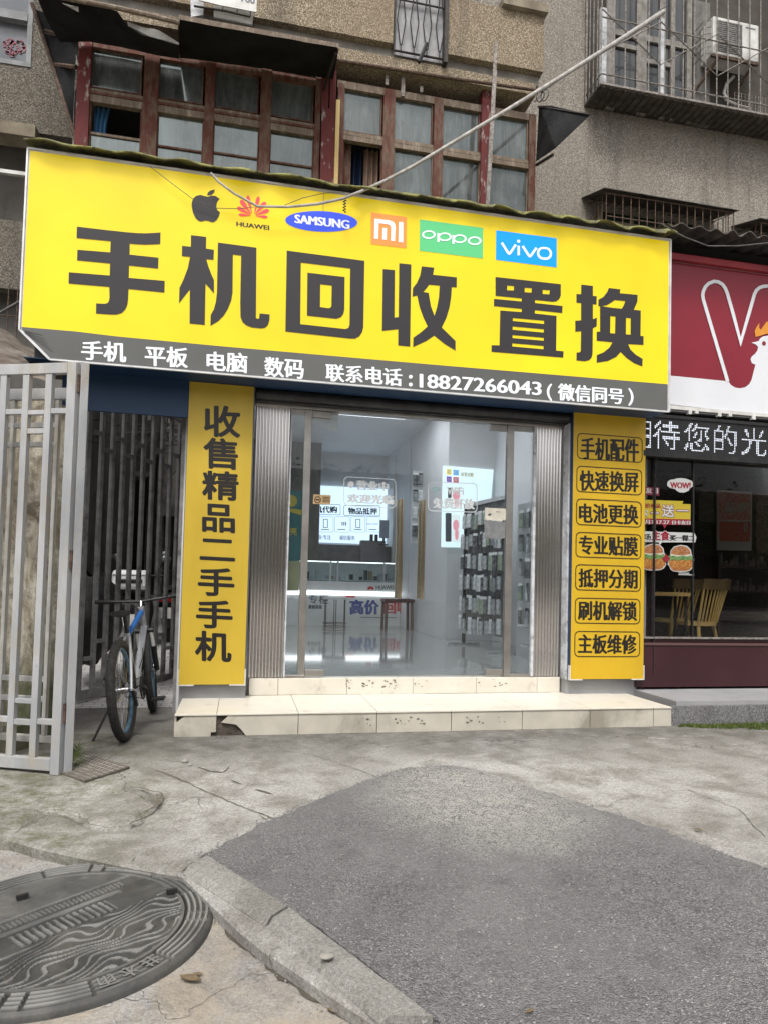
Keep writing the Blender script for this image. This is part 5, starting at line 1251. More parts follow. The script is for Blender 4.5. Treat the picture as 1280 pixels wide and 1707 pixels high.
# ------------------------------------------------------------------ bicycle
b0 = PZ(211,1234); b1 = PZ(252,1190); hd = (b1-b0); hd.z = 0; hd.normalize()
bk = T('bicycle', 'silver and blue mountain bike leaning on its kickstand beside the gate', 'bicycle', b0, rot=(rad(-6.5), 0, math.atan2(hd.y, hd.x)))
WR = .355; WB = 1.07
def bt(name, pts, r, mat, par=bk, n=10): mb = MB(); mb.tube(pts, r, n); return O(name, mb, mat, par, True, local=True)
HS = .52                                               # steering turn of the front end
for i, cx in enumerate((0, WB)):
    ax = (0,1,0) if i == 0 else (-math.sin(.12), math.cos(.12), 0)
    e1 = Vector((ax[1], -ax[0], 0))
    wh = T('wheel', None, None); wh.parent = bk
    mb = MB(); mb.torus((cx,0,WR), ax, WR-.027, .031, 56, 10)
    for k in range(72):                                # tread knobs
        a = 2*math.pi*k/72; d = e1*math.cos(a)+Vector((0,0,1))*math.sin(a)
        for s in (-1, 0, 1):
            p = Vector((cx,0,WR))+d*(WR+.001-.004*abs(s))+Vector(ax)*(.014*s); mb.bar(p-d*.004, p+d*.004, .009, .011, ax)
    O('tyre', mb, M['rubber'], wh, True, local=True)
    mb = MB(); mb.torus((cx,0,WR), ax, WR-.060, .014, 48, 8, 1.3); O('rim', mb, M['rim_blue'], wh, True, local=True)
    mb = MB()
    for k in range(28):
        a = 2*math.pi*k/28; d = e1*math.cos(a)+Vector((0,0,1))*math.sin(a); mb.tube([Vector((cx,0,WR))+Vector(ax)*(.025*(-1)**k), Vector((cx,0,WR))+d*(WR-.066)], .0014, 4, False)
    O('spokes', mb, M['chrome'], wh, local=True)
    mb = MB(); c = Vector((cx,0,WR)); mb.tube([c-Vector(ax)*.06, c+Vector(ax)*.06], .022, 10); mb.tube([c-Vector(ax)*.036, c-Vector(ax)*.034], .085 if i else .055, 20); mb.tube([c+Vector(ax)*.034, c+Vector(ax)*.036], .08, 20); O('hub', mb, M['chrome'], wh, True, local=True)
BBk = Vector((.43,0,.30)); ST = Vector((.30,0,.74)); HT = Vector((.90,0,.88)); HL = Vector((.945,0,.74)); AX = Vector((0,0,WR))
fr = T('frame', None, None); fr.parent = bk
bt('seat_tube', [BBk, ST], .018, M['bike_frame'], fr); bt('top_tube', [ST+Vector((.01,0,-.02)), HT+Vector((0,0,-.01))], [.019,.023], M['bike_blue'], fr)
bt('down_tube', [BBk, HL], [.026,.03], M['bike_frame'], fr); bt('head_tube', [HL+Vector((.01,0,-.03)), HT+Vector((-.01,0,.03))], .025, M['bike_frame'], fr)
for s in (-1, 1):
    bt('seat_stay', [ST+Vector((0,s*.015,-.03)), Vector((.15,s*.045,.62)), Vector((.06,s*.058,.47)), AX+Vector((0,s*.062,0))], .0105, M['bike_frame'], fr)
    bt('chain_stay', [BBk+Vector((0,s*.03,0)), Vector((.2,s*.05,.31)), AX+Vector((0,s*.062,0))], .0115, M['bike_frame'], fr)
fk = T('fork', None, None); fk.parent = bk
for s in (-1, 1):
    bt('fork_leg', [Vector((.955,s*.055,.70)), Vector((1.0,s*.057,.55))], .018, M['white_plastic'], fk); bt('fork_leg', [Vector((.995,s*.057,.57)), Vector((WB,s*.057,WR))], .023, M['black'], fk)
bt('crown', [Vector((.955,-.075,.705)), Vector((.955,.075,.705))], .022, M['black'], fk)
bt('seat_post', [ST, ST+Vector((-.045,0,.12))], .014, M['black'])
mb = MB(); sd = ST+Vector((-.05,0,.145)); rows = []
for i in range(11):
    t = i/10; x = lerp(-.14,.14,t); wv_ = lerp(.078,.018,min(1,t*1.15)**.8); rows.append([sd+Vector((x, wv_*math.cos(a), .022*math.sin(a)+(.012 if t < .2 else 0))) for a in [2*math.pi*k/12 for k in range(13)]])
mb.grid(rows); mb.add(rows[0][:-1], [tuple(range(12))]); mb.add(rows[-1][:-1], [tuple(range(12))]); O('saddle', mb, M['black'], bk, True, local=True)
hb0 = HT+Vector((-.02,0,.075))
bt('stem', [HT+Vector((-.012,0,.03)), hb0+Vector((.03,0,0))], .017, M['chrome'])
k = Vector((math.sin(-.12)*.36, math.cos(-.12)*.36, .02)); hbp = [hb0+Vector((.03,0,0))+Vector((k.x*s, k.y*s, .03*abs(s))) for s in (-1,-.6,-.2,0,.2,.6,1)]
hbo = bt('handlebar', hbp, .0125, M['black'])
for s, q in ((0, 1), (-1, -2)): bt('grip', [hbp[s], hbp[s].lerp(hbp[q], .9)], .018, M['rubber'], hbo)
for s in (1, -1):
    c = hb0+Vector((.04,s*.21,.03)); bt('brake_lever', [c, c+Vector((.05,s*.02,-.01)), c+Vector((.045,s*.10,-.015))], .007, M['black'], hbo)
bt('brake_cable', [hb0+Vector((.05,-.16,.02)), hb0+Vector((.14,-.08,.05)), hb0+Vector((.12,0,-.05)), Vector((.93,.03,.75))], .004, M['black'])
bt('brake_cable', [hb0+Vector((.05,.16,.02)), hb0+Vector((.13,.1,.03)), hb0+Vector((.06,.03,-.09)), Vector((.7,.03,.79))], .004, M['black'])
ck = T('crankset', None, None); ck.parent = bk
bt('axle', [BBk-Vector((0,.075,0)), BBk+Vector((0,.075,0))], .02, M['black'], ck)
mb = MB(); mb.torus(BBk-Vector((0,.055,0)), (0,1,0), .085, .007, 30, 6); mb.torus(BBk-Vector((0,.05,0)), (0,1,0), .062, .006, 24, 6)
for a in range(5): mb.bar(BBk-Vector((0,.055,0)), BBk+Vector((.085*math.cos(a*1.257), -.055, .085*math.sin(a*1.257))), .012, .006, (0,1,0))
O('chainring', mb, M['black'], ck, True, local=True)
for s, a in ((-1, -.75), (1, -.75+math.pi)):
    e = BBk+Vector((.17*math.cos(a), s*.085, .17*math.sin(a))); bt('crank_arm', [BBk+Vector((0,s*.075,0)), e], .011, M['black'], ck)
    mb = MB(); mb.box(e.x-.045, e.x+.045, e.y+s*.01, e.y+s*.105, e.z-.012, e.z+.012); O('pedal', mb, M['black'], ck, local=True, bevel=.004)
mb = MB()
for z in (1, -1): mb.tube([AX+Vector((0,-.05,.05*z)), BBk+Vector((0,-.055,.085*z))], .004, 5)
O('chain', mb, M['iron'], bk, local=True)
bt('derailleur', [AX+Vector((.02,-.07,-.02)), AX+Vector((.05,-.075,-.10)), AX+Vector((.09,-.07,-.13))], .014, M['black'])
bt('kickstand', [AX+Vector((.07,.06,-.03)), AX+Vector((-.03,.20,-.30)), AX+Vector((-.035,.215,-.325))], .009, M['black'])
bt('reflector', [AX+Vector((.0,.065,.02)), AX+Vector((0,.095,.02))], .025, M['black'])
for s in (-1, 1): bt('bottle_cage', [BBk+Vector((.10,0.02*s,.14)), BBk+Vector((.2,.035*s,.22)), BBk+Vector((.3,.02*s,.28))], .004, M['black'])

# ------------------------------------------------------------------ parked scooters inside the gate
def scooter(label, loc, rz, body, with_box, lamp):
    t = T('motor_scooter', label, 'scooter', loc, rot=(0, 0, rz))
    for n_, x in (('rear_wheel', 0), ('front_wheel', 1.25)):
        mb = MB(); mb.torus((x,0,.24), (0,1,0), .18, .055, 28, 8); mb.tube([(x,-.05,.24),(x,.05,.24)], .12, 14); O(n_, mb, M['rubber'], t, True, local=True)
    rows = []
    for x, wd, zb_, zt_ in ((-.32,.06,.62,.70),(-.22,.13,.48,.76),(0,.16,.42,.77),(.3,.17,.36,.74),(.52,.12,.3,.6),(.6,.15,.26,.36),(.85,.16,.26,.34),(.95,.2,.3,.8),(1.05,.12,.5,.98),(1.1,.06,.7,1.0)):
        zc = (zb_+zt_)/2; hh = (zt_-zb_)/2; rows.append([Vector((x, wd*math.cos(a)*(1 if abs(math.cos(a)) > .7 else 1.12), zc+hh*math.sin(a))) for a in [2*math.pi*k/16 for k in range(17)]])
    mb = MB(); mb.grid(rows); mb.add(rows[0][:-1], [tuple(range(16))]); mb.add(rows[-1][:-1], [tuple(range(16))]); O('body', mb, body, t, True, local=True)
    mb = MB(); mb.blob((.16,0,.79), .42, .155, .06, 16, 8); O('seat', mb, M['black'], t, True, local=True)
    mb = MB(); mb.box(-.31,-.2,-.05,.05,.30,.52); O('mudguard', mb, M['black'], t, local=True, bevel=.02)
    mb = MB(); mb.box(-.36,-.30,-.10,.10,.63,.70); O('tail_lamp', mb, M['red_lens'] if lamp else M['black'], t, local=True, bevel=.015)
    mb = MB(); mb.box(-.335,-.325,-.10,.10,.42,.56); O('number_plate', mb, M['white_plastic'], t, local=True)
    mb = MB(); mb.tube([(1.02,-.36,1.03),(1.03,-.2,1.04),(1.06,0,1.0),(1.03,.2,1.04),(1.02,.36,1.03)], .018, 8); O('handlebar', mb, M['black'], t, True, local=True)
    for s in (-1, 1):
        mb = MB(); mb.tube([(1.04,s*.22,1.04),(1.0,s*.27,1.18),(.99,s*.31,1.24)], .007, 6); m_ = O('mirror_arm', mb, M['black'], t, local=True)
        mb = MB(); mb.blob((.98,s*.33,1.28), .02, .075, .055, 14, 8); O('mirror', mb, M['mirror_back'], m_, True, local=True)
    if with_box:
        mb = MB(); mb.box(-.42,-.06,-.215,.215,.86,1.10); bx = O('top_box', mb, M['moto_white'], t, local=True, bevel=.05)
        mb = MB(); mb.box(-.435,-.4,-.14,.14,.94,.99); O('reflector_strip', mb, M['black'], bx, local=True, bevel=.01)
        mb = MB(); mb.box(-.425,-.08,-.20,.20,1.035,1.04); O('lid_seam', mb, M['black'], bx, local=True)
    return t
p = PY(222, 1000, 9.1)
scooter('scooter with a white top box parked inside the alley gate', (p.x, 9.1, .13), rad(93), M['black'], True, 0)
p = PY(287, 1000, 9.6)
scooter('black scooter with a red tail lamp beside the white boxed scooter', (p.x, 9.5, .2), rad(84), M['black'], False, 1)
# vehicle under a black rain cover, at the left of the alley gate
c = PY(151,1050,7.35); mb = MB(); rows = []
for i in range(12):
    t = i/11; r0 = 1.3*[.05,.10,.16,.20,.225,.235,.23,.22,.20,.17,.14,.10][i]; z = lerp(1.18,.30,t)
    rows.append([Vector((c.x+r0*math.cos(a)*(1+.18*noise.noise(Vector((math.cos(a)*2,math.sin(a)*2,t*3)))), 7.35+r0*1.5*math.sin(a), z+(.1*noise.noise(Vector((a*2,0,5))) if i > 9 else 0)+.04*math.cos(a*2))) for a in [2*math.pi*k/24 for k in range(25)]])
mb.grid(rows); o = O('rain_cover', mb, M['cloth_black'], None, True, loc=(c.x, 7.35, .3)); tag(o, 'black rain cover draped over something behind the alley gate', 'rain cover')
# ================================================================== inside the phone shop
zf = FLZ
YK = 12.9                                             # back counter front
kx0, kx1 = .55, 3.05
ct = T('display_counter', 'white glass topped phone counter across the back of the shop', 'counter', ((kx0+kx1)/2, YK, zf))
zc = lambda y: Z_(600, y, YK)
mb = MB(); mb.box(kx0, kx1, YK, YK+.55, zf, zc(994)); O('base', mb, M['counter'], ct)
mb = MB(); mb.box(kx0, kx1, YK-.03, YK+.02, zc(993), zc(986)); O('light_strip', mb, M['lit_strip'], ct)
mb = MB(); mb.box(kx0+.02, kx1-.02, YK+.012, YK+.03, zc(936)-.03, zc(936)-.012); O('light_strip', mb, M['lit_strip'], ct)
mb = MB(); mb.box(kx0, kx1, YK-.01, YK+.55, zc(985.5), zc(970)); O('fascia', mb, M['counter'], ct)
mb = MB(); mb.box(kx0, kx1, YK, YK+.008, zc(970), zc(936)); mb.box(kx0, kx1, YK+.009, YK+.55, zc(936)-.008, zc(936)); O('case_glass', mb, M['glass_clear'], ct)
mb = MB()
for px in (505,551,563,640,700): x = X_(px,960,YK); mb.box(x-.018, x+.018, YK-.004, YK+.03, zc(970), zc(936))
O('case_frame', mb, M['stainless_in'], ct)
mb = MB(); mb.box(kx0, kx1, YK+.05, YK+.5, zc(969), zc(967)); mb.box(kx0, kx1, YK+.5, YK+.53, zc(967), zc(938)); O('case_shelf', mb, M['white'], ct)
random.seed(5)
for i in range(26):
    x = kx0+.1+i*.094; mb = MB(); mb.box(x, x+.06, YK+.05, YK+.17, zc(967)+.002, zc(967)+random.uniform(.03,.2)); O('boxed_phone', mb, random.choice([M['white'],M['black'],M['kraft'],M['counter'],M['white'],M['rail']]), ct)
mb = MB(); mb.text('HUAWEI', q4(627,656,976,976,983,983,YK-.014), .012, 4); O('lettering', mb, M['grey_ink'], ct)
mb = MB()
for k in range(7):
    a = rad(-75+25*k); P = []
    for t, q in ((.2,.1),(.6,.9),(.9,.8),(1,0),(.9,-.8),(.6,-.9),(.2,-.1)): P.append((618+math.sin(a)*6*t+math.cos(a)*1.3*q, 983-math.cos(a)*6*t+math.sin(a)*1.3*q))
    mb.loops([P], pln(YK-.014))
O('emblem', mb, M['red'], ct)
mb = MB(); mb.text('专柜', q4(515,548,991,992,1006,1007,YK-.004), .014, 6); O('lettering', mb, M['grey_ink'], ct)
mb = MB(); mb.text('高价', q4(584,631,1000,1001,1024,1024,YK-.004), .03, 8); O('lettering', mb, M['blue_ink'], ct)
mb = MB(); mb.text('回收', q4(641,681,1002,1003,1023,1023,YK-.004), .03, 8); mb.box(X_(577,990,YK), X_(592,990,YK), YK-.006, YK-.002, zc(996), zc(991)); O('lettering', mb, M['red'], ct)
mb = MB()
for i in range(4): x = X_(515+i*5.6,1013,YK); mb.box(x, x+.055, YK-.005, YK-.002, zc(1016), zc(1010))
mb.box(X_(600,1029,YK), X_(660,1029,YK), YK-.005, YK-.002, zc(1029.6), zc(1028.4)); O('small_print', mb, M['grey_ink'], ct)
# low back cabinets behind the counter
bc = T('low_cabinet', 'dark back cabinet with equipment behind the counter', 'cabinet', (1.7, 13.7, zf))
mb = MB(); mb.box(.7, X_(655,920,13.7), 13.7, 14.3, zf, Z_(560,908,13.7)); O('carcass', mb, pm('dark_laminate', (.10,.10,.105), (.15,.145,.145), 5, .5), bc)
mb = MB(); mb.box(X_(600,905,13.65), X_(640,905,13.65), 13.5, 13.69, Z_(600,936,13.65), Z_(600,901,13.65)); O('printer', mb, pm('dim_printer', (.16,.16,.17), (.12,.12,.125), 4, .5), bc, bevel=.01)
for px in (619,627): mb = MB(); x = X_(px,895,13.55); mb.box(x-.03, x+.03, 13.5, 13.56, Z_(620,903,13.55), Z_(620,891,13.55)); O('small_stand', mb, M['black'], bc)
mo = T('monitor', 'small grey counter screen in front of the menu lightbox', 'monitor', PY(640,900,13.3))
mb = MB(); mb.box(X_(633,880,13.3), X_(648,880,13.3), 13.3, 13.33, Z_(640,897,13.3), Z_(640,867,13.3)); O('screen', mb, pm('grey_screen', (.22,.26,.32), None, rough=.3), mo)
mb = MB(); x = X_(640,890,13.3); mb.bar((x,13.33,Z_(640,905,13.3)), (x,13.33,Z_(640,890,13.3)), .04, .03); mb.box(x-.08,x+.08,13.25,13.4,Z_(640,909,13.3),Z_(640,907,13.3)); O('stand', mb, M['black'], mo)
# menu lightboxes on the back wall
YM = 14.42
def lbx(name, label, x0, x1, yt, yb, sl, mat):
    t = T(name, label, 'lightbox', PY((x0+x1)/2, yb, YM))
    a, b = PY(x0, yt, YM), PY(x1, yt+sl*(x1-x0), YM); zb_ = Z_((x0+x1)/2, yb, YM)
    mb = MB(); mb.box(a.x, b.x, YM, YM+.07, zb_, (a.z+b.z)/2); O('face', mb, mat, t); return t
m1 = lbx('menu_lightbox', 'wide glowing service menu board with icons on the shop back wall', 488, 647, 808, 905, .04, M['menu'])
mb = MB(); mb.text('新机代购', q4(513,562,843.5,844,854.5,855,YM-.004), .012, 6); mb.text('物品抵押', q4(581,628,846,847,857,858,YM-.004), .012, 6); O('lettering', mb, M['navy'], m1)
mb = MB(); FM = pln(YM-.006)
def rbox(mb, x0, y0, x1, y1, w_=.8, r=3): mb.loops([rrect(x0,y0,x1,y1,r,4,.01), rrect(x0+w_,y0+w_,x1-w_,y1-w_,r-.6,4,.01)], FM)
rbox(mb, 500,840,568,858); rbox(mb, 573,842,634,860)
for x0, x1 in ((505,529),(531,556),(558,583),(585,609),(611,634)): rbox(mb, x0, 861, x1, 887, .5, 2)
for x, k in ((514,1),(543,0),(570,2),(597,0)):
    if k == 0: rbox(mb, x-4,865,x+4,880,1.1,1.5)
    elif k == 1: mb.loops([[(x-5,866),(x+8,866),(x+8,874),(x-5,874)]], FM)
    else:
        for j in range(3): mb.loops([[(x+j*3,870),(x+j*3+1.6,870),(x+j*3+1.6,876),(x+j*3,876)]], FM)
for x in (543,570,597,622): mb.loops([[(x-7,882),(x+6,882.2),(x+6,883.4),(x-7,883.2)]], FM)
for x in (614,617,622,626,629): mb.loops([[(x-2,873),(x+1.5,873),(x+1.5,874),(x-2,874)]], FM)
O('icon', mb, M['navy'], m1)
mb = MB(); mb.text('专业·专注', q4(524,552,891,892,899,900,YM-.004), .006, 4); mb.text('诚信服务', q4(566,592,892,893,900,901,YM-.004), .006, 4); O('lettering', mb, pm('pale_blue_ink', (.35,.42,.55), None), m1)
m2 = lbx('menu_lightbox', 'narrow glowing menu board with a house icon beside the pillar', 700, 729, 818, 904, .03, M['menu'])
mb = MB(); mb.text('收', q4(717,726,852,852,862,862,YM-.004), .03, 6); mb.text('好', q4(713,722,835,835,845,845,YM-.004), .03, 6)
mb.loops([[(721,872),(716,878),(719,878),(719,883),(723,883),(723,878),(726,878)]], FM); mb.loops([[(712,888),(727,888.4),(727,889.6),(712,889.2)]], FM); O('lettering', mb, M['navy'], m2)
# accessory racks: hanging packets are things of their own
pk = None
def packet(loc, rz, w_, h_, mat, card):
    global pk
    t = T('accessory_packet', 'hanging phone accessory packet on the dark rack inside the shop', 'packet', loc, 'accessory packets on the racks', rot=(0,0,rz))
    mb = MB(); mb.box(-w_/2, w_/2, -.012, .012, -h_, -.03); O('pouch', mb, mat, t, local=True, bevel=.004)
    mb = MB(); mb.box(-w_/2, w_/2, -.003, .003, -.03, .0); O('header_card', mb, card, t, local=True)
    return t
mats = [pm('packet_grey', (.46,.48,.49), (.22,.23,.24), 22, .25), pm('packet_black', (.035,.037,.04), (.20,.205,.21), 22, .25), pm('packet_white', (.68,.70,.71), (.42,.44,.45), 22, .25), pm('packet_smoke', (.30,.32,.33), (.14,.15,.155), 22, .2), pm('packet_green', (.34,.40,.30), (.18,.22,.19), 22, .3)]
protos = [packet((0,0,-50), 0, .085, .19, m, random.choice([M['white'], M['black'], M['kraft']])) for m in mats]
used = [False]*len(protos)
ORD = ['first','second','third','fourth','fifth','sixth','seventh','eighth','ninth','tenth','eleventh']; PCOL = ['grey','black','white','smoke grey','pale green']
def hang(x, y, z, rz, k, label, sc=1):
    s = (random.uniform(.9,1.1)*sc, 1, random.uniform(.85,1.12)*sc)
    if not used[k]: used[k] = True; o = protos[k]; o.location = (x,y,z); o.rotation_euler = (0,0,rz); o.scale = s; o['label'] = label
    else: dup(protos[k], (x,y,z), (0,0,rz), label, None, s)
r0, r1 = PZ(786,1074,zf), PZ(836,1084,zf)
r0 = Vector((3.12,9.25,zf)); r1 = Vector((3.27,8.05,zf))
dvr = (r1-r0); rl = dvr.length; rz = math.atan2(dvr.y, dvr.x)
rk1 = T('accessory_rack', 'tall black wire rack hung with phone accessories beside the pillar', 'display rack', r0, rot=(0,0,rz))
HR = 1.95
for x in (0, rl): mb = MB(); mb.box(x-.02, x+.02, -.02, .02, 0, HR); O('upright', mb, M['black'], rk1, local=True)
mb = MB()
for i in range(1, 12): x = rl*i/12; mb.tube([(x,0,.2),(x,0,HR)], .004, 4)
for i in range(14): z = .2+i*(HR-.2)/13; mb.tube([(0,0,z),(rl,0,z)], .004, 4)
mb.box(0,rl,.01,.016,.2,HR); O('grid_panel', mb, pm('rack_grey', (.22,.23,.24), (.16,.165,.17), 8, .5), rk1, local=True)
mb = MB(); mb.box(-.02,rl+.02,-.03,.03,HR,HR+.05); mb.box(-.02,.02,-.25,.25,.0,.03); mb.box(rl-.02,rl+.02,-.25,.25,0,.03); O('base_bar', mb, M['rail'], rk1, local=True)
nrm = Vector((dvr.y, -dvr.x, 0)).normalized()
if nrm.x > 0: nrm = -nrm
lab = 'hanging phone accessory packet on the black rack right of the shop pillar'
for row in range(6):
    for c_ in range(11):
        if random.random() < .04: continue
        p = r0+dvr*((c_+.6)/11.4)+nrm*(.05+.05*random.random())
        hang(p.x, p.y, zf+.42+row*.285+random.uniform(-.012,.012), rz+random.uniform(-.2,.2), (kk := random.choice([0,0,0,1,1,2,2,2,3,3,4])), f'{PCOL[kk]} packet, {ORD[c_]} from the pillar in the {ORD[5-row]} row of the tall wire rack', 1.15)
# second rack close behind the right fixed glass
r2 = T('accessory_rack', 'low rack of accessories behind the narrow glass beside the shutter rail', 'display rack', (3.45, 6.7, zf))
mb = MB(); mb.box(3.30,3.34,6.5,7.8,zf,zf+1.85); O('back_panel', mb, M['stainless_in'], r2)
mb = MB(); mb.torus((3.12,7.0,zf+.42), (0,0,1), .13, .008, 20, 5); mb.torus((3.12,7.0,zf+.2), (0,0,1), .10, .008, 20, 5); O('wire_basket', mb, M['rail'], r2)
lab2 = 'hanging phone accessory packet behind the narrow right hand glass'
for row in range(5):
    for c_ in range(6): hang(3.26, 6.6+c_*.2, zf+.6+row*.29, rad(90)+random.uniform(-.2,.2), (kk := random.choice([0,1,1,3,3,4])), f'{PCOL[kk]} packet, {ORD[c_]} from the glass in the {ORD[4-row]} row of the low rack', 1.15)
# small rack on the pillar edge at the back
r3 = T('accessory_rack', 'narrow wall rack of accessories between the white cabinet and the pillar', 'display rack', PY(697,900,11.5))
mb = MB(); a, b = X_(686,850,11.5), X_(704,850,11.5); mb.box(a, b, 11.5, 11.54, Z_(695,905,11.5), Z_(695,785,11.5)); O('back_panel', mb, M['stainless_in'], r3)
lab3 = 'hanging phone accessory packet on the narrow rack beside the door handles'
for row in range(4):
    for c_ in range(2): hang(lerp(a, b, (c_+.5)/2), 11.46, Z_(695, 789+row*28, 11.5), 0, (kk := [1,3,2,1][(row+c_) % 4]), f'{PCOL[kk]} packet, {ORD[c_]} of two in the {ORD[row]} row of the narrow wall rack', 1.1)
wc = T('white_cabinet', 'tall white cabinet column between the menu board and the narrow rack', 'cabinet', PY(668,980,13.2))
mb = MB(); mb.box(X_(655,850,13.6), X_(686,850,13.6), 13.6, 14.0, zf, Z_(670,760,13.6)); O('carcass', mb, M['counter'], wc)
mb = MB(); mb.text('360', q4(664,676,808,809,818,819,13.59), .02, 4); O('lettering', mb, M['grey_ink'], wc)
# lit phone poster on the pillar
M['red2'] = em('poster_red2', (.65,.05,.10), .5, (.65,.05,.10))
M['purple2'] = em('poster_purple2', (.18,.03,.40), .5, (.18,.03,.40))
M['azure2'] = em('poster_azure2', (.05,.40,.80), .5, (.05,.40,.80))
M['banner_yellow2'] = em('poster_banner_yellow2', (.75,.62,.03), .5, (.75,.62,.03))
YP2 = 9.90
po = T('poster_lightbox', 'lit phone poster on the grey pillar beside the accessory rack', 'poster', PY(775,912,YP2))
mb = MB(); mb.slab([PY(x,y,YP2) for x, y in ((739,776),(822,783),(812,913),(736,912))], (0,.05,0)); O('face', mb, M['poster_lit'], po)
for s, x0, x1, y0, y1, mt in (('手',744,752,782,791,'banner_yellow2'),('机',755,764,783,792,'azure2'),('分',744,752,794,803,'purple2'),('期',755,764,795,804,'red2')):
    mb = MB(); mb.loops([[(x0,y0),(x1,y0+.6),(x1,y1+.6),(x0,y1)]], pln(YP2-.004)); q = O('tile', mb, M[mt], po)
    mb = MB(); mb.text(s, q4(x0+1,x1-1,y0+1.3,y0+1.6,y1-1,y1-.7,YP2-.008), .02, 4); O('lettering', mb, M['white'], q)
mb = MB(); mb.loops([rrect(742,855,752,903,2)], pln(YP2-.004)); mb.loops([rrect(746,813,752,830,1)], pln(YP2-.004)); O('phone_back', mb, M['grey_ink'], po)
M['petal_pink'] = em('pink_print', (.8,.35,.42), .5, (.66,.26,.32))
M['phone_white'] = em('lit_phone_print', (.8,.9,.9), .55, (.6,.6,.6))
def phone(x0, y0, x1, y1):
    mb = MB(); mb.loops([rrect(x0,y0,x1,y1,2.2)], pln(YP2-.006)); q = O('phone_front', mb, M['phone_white'], po)
    mb = MB(); cx, cy = (x0+x1)/2, (y0+y1)/2; mb.loops([arc(cx,cy-(y1-y0)*.12,(x1-x0)*.38,(y1-y0)*.2,0,360,16)[:-1]], pln(YP2-.008)); mb.loops([arc(cx+1.2,cy+(y1-y0)*.2,(x1-x0)*.24,(y1-y0)*.22,0,360,14)[:-1]], pln(YP2-.0085)); O('screen_petals', mb, M['petal_pink'], q)
phone(753,858,766,904); phone(752,812,768,849)
mb = MB(); mb.text('好货分期', q4(768,788,787,788,794,795,YP2-.004), .01, 4); O('lettering', mb, M['poster_yellow'], po)
# stools
s1 = T('wire_stool', 'round wire framed stool in front of the counter', 'stool', PZ(558,1047,zf))
c = PZ(558,1047,zf); R_ = .20; mb = MB(); mb.tube([c+Vector((0,0,.52)), c+Vector((0,0,.56))], R_+.02, 22); O('seat', mb, M['counter'], s1, True)
for k in range(6): a = k*math.pi/3+.3; d = Vector((math.cos(a),math.sin(a),0))*R_; mb = MB(); mb.tube([c+d, c+d+Vector((0,0,.52))], .008, 6); O('leg', mb, M['iron'], s1)
for z in (.03, .09): mb = MB(); mb.torus(c+Vector((0,0,z)), (0,0,1), R_+.01, .007, 28, 5); O('ring', mb, M['iron'], s1)
c = PZ(661,1051,zf); s2 = T('wooden_stool', 'low dark red wooden stool near the door handles', 'stool', c)
mb = MB(); mb.box(c.x-.27, c.x+.27, c.y-.2, c.y+.2, zf+.50, zf+.56); O('seat', mb, M['brown_wood'], s2, bevel=.02)
for sx_ in (-1,1):
    for sy_ in (-1,1): mb = MB(); mb.bar((c.x+sx_*.235,c.y+sy_*.165,zf), (c.x+sx_*.225,c.y+sy_*.155,zf+.499), .045, .045, (0,1,0)); O('leg', mb, M['brown_wood'], s2)
c = PZ(700,1046,zf); s3 = T('wooden_stool', 'taller dark stool half hidden beside the low red wooden stool', 'stool', c)
mb = MB(); mb.box(c.x-.2, c.x+.2, c.y-.2, c.y+.2, zf+.62, zf+.68); O('seat', mb, M['black'], s3, bevel=.02)
for sx_ in (-1,1):
    for sy_ in (-1,1): mb = MB(); mb.bar((c.x+sx_*.16,c.y+sy_*.16,zf), (c.x+sx_*.15,c.y+sy_*.15,zf+.619), .045, .045, (0,1,0)); O('leg', mb, M['black'], s3)
# stickers on the glass doors
YS = 5.998
def sticker(label, x0, y0, x1, y1): return T('door_sticker', label, 'sticker', PY((x0+x1)/2, y1, YS))
s_ = sticker('white outlined welcome sticker over the menu board on the glass door', 573,795,660,842); FS = pln(YS)
mb = MB(); mb.loops([rrect(573,794,660,843,8,5,.055), rrect(574.2,795.2,658.8,841.8,7,5,.055)], FS); O('outline', mb, M['frost'], s_)
mb = MB(); mb.text('营业中', q4(595,647,801,804,816,819,YS), .022, 6); mb.text('欢迎光临', q4(580,656,823,826,838,841,YS), .018, 6); mb.loops([arc(585,808,5.5,6,0,360,8)[:-1]], FS); O('lettering', mb, M['frost'], s_)
s_ = sticker('white outlined wifi sticker over the phone poster on the glass door', 713,805,795,853)
mb = MB(); mb.loops([rrect(713,803,795,852,7,5,.03), rrect(714.2,804.2,793.8,850.8,6,5,.03)], FS); O('outline', mb, M['frost'], s_)
mb = MB()
for r in (3,6,9): mb.loops(stroke([(726+r*math.cos(rad(a)), 822-r*math.sin(rad(a))) for a in range(40,141,10)], 1.5), FS)
O('wifi_symbol', mb, pm('pale_teal', (.25,.45,.45), None), s_)
mb = MB(); mb.text('WiFi', q4(745,772,812,813,824,825,YS), .02, 6); mb.text('免费开放', q4(722,790,830,832,847,849,YS), .018, 6); O('lettering', mb, M['frost'], s_)
s_ = T('notice_sticker', 'small tan notice stuck on the glass door', 'sticker', PY(537,840,YS))
mb = MB(); mb.slab([PY(x,y,YS) for x, y in ((523,824),(552,825.5),(551,841),(522,840))], (0,.003,0)); O('card', mb, M['kraft'], s_)
mb = MB(); mb.loops([arc(530,833,5.5,6,0,360,18)[:-1], arc(530,833,4,4.6,0,360,18)[:-1]], pln(YS-.002)); mb.loops([[(527,831.5),(533,832),(533,834.5),(527,834)]], pln(YS-.002))
for k in range(4): mb.loops([[(538,828+k*2.6),(550,828.6+k*2.6),(550,829.6+k*2.6),(538,829+k*2.6)]], pln(YS-.002))
O('print', mb, M['brown_wood'], s_)
s_ = T('notice_sticker', 'cream paper notice with a torn lower half on the glass door', 'sticker', PY(825,870,YS))
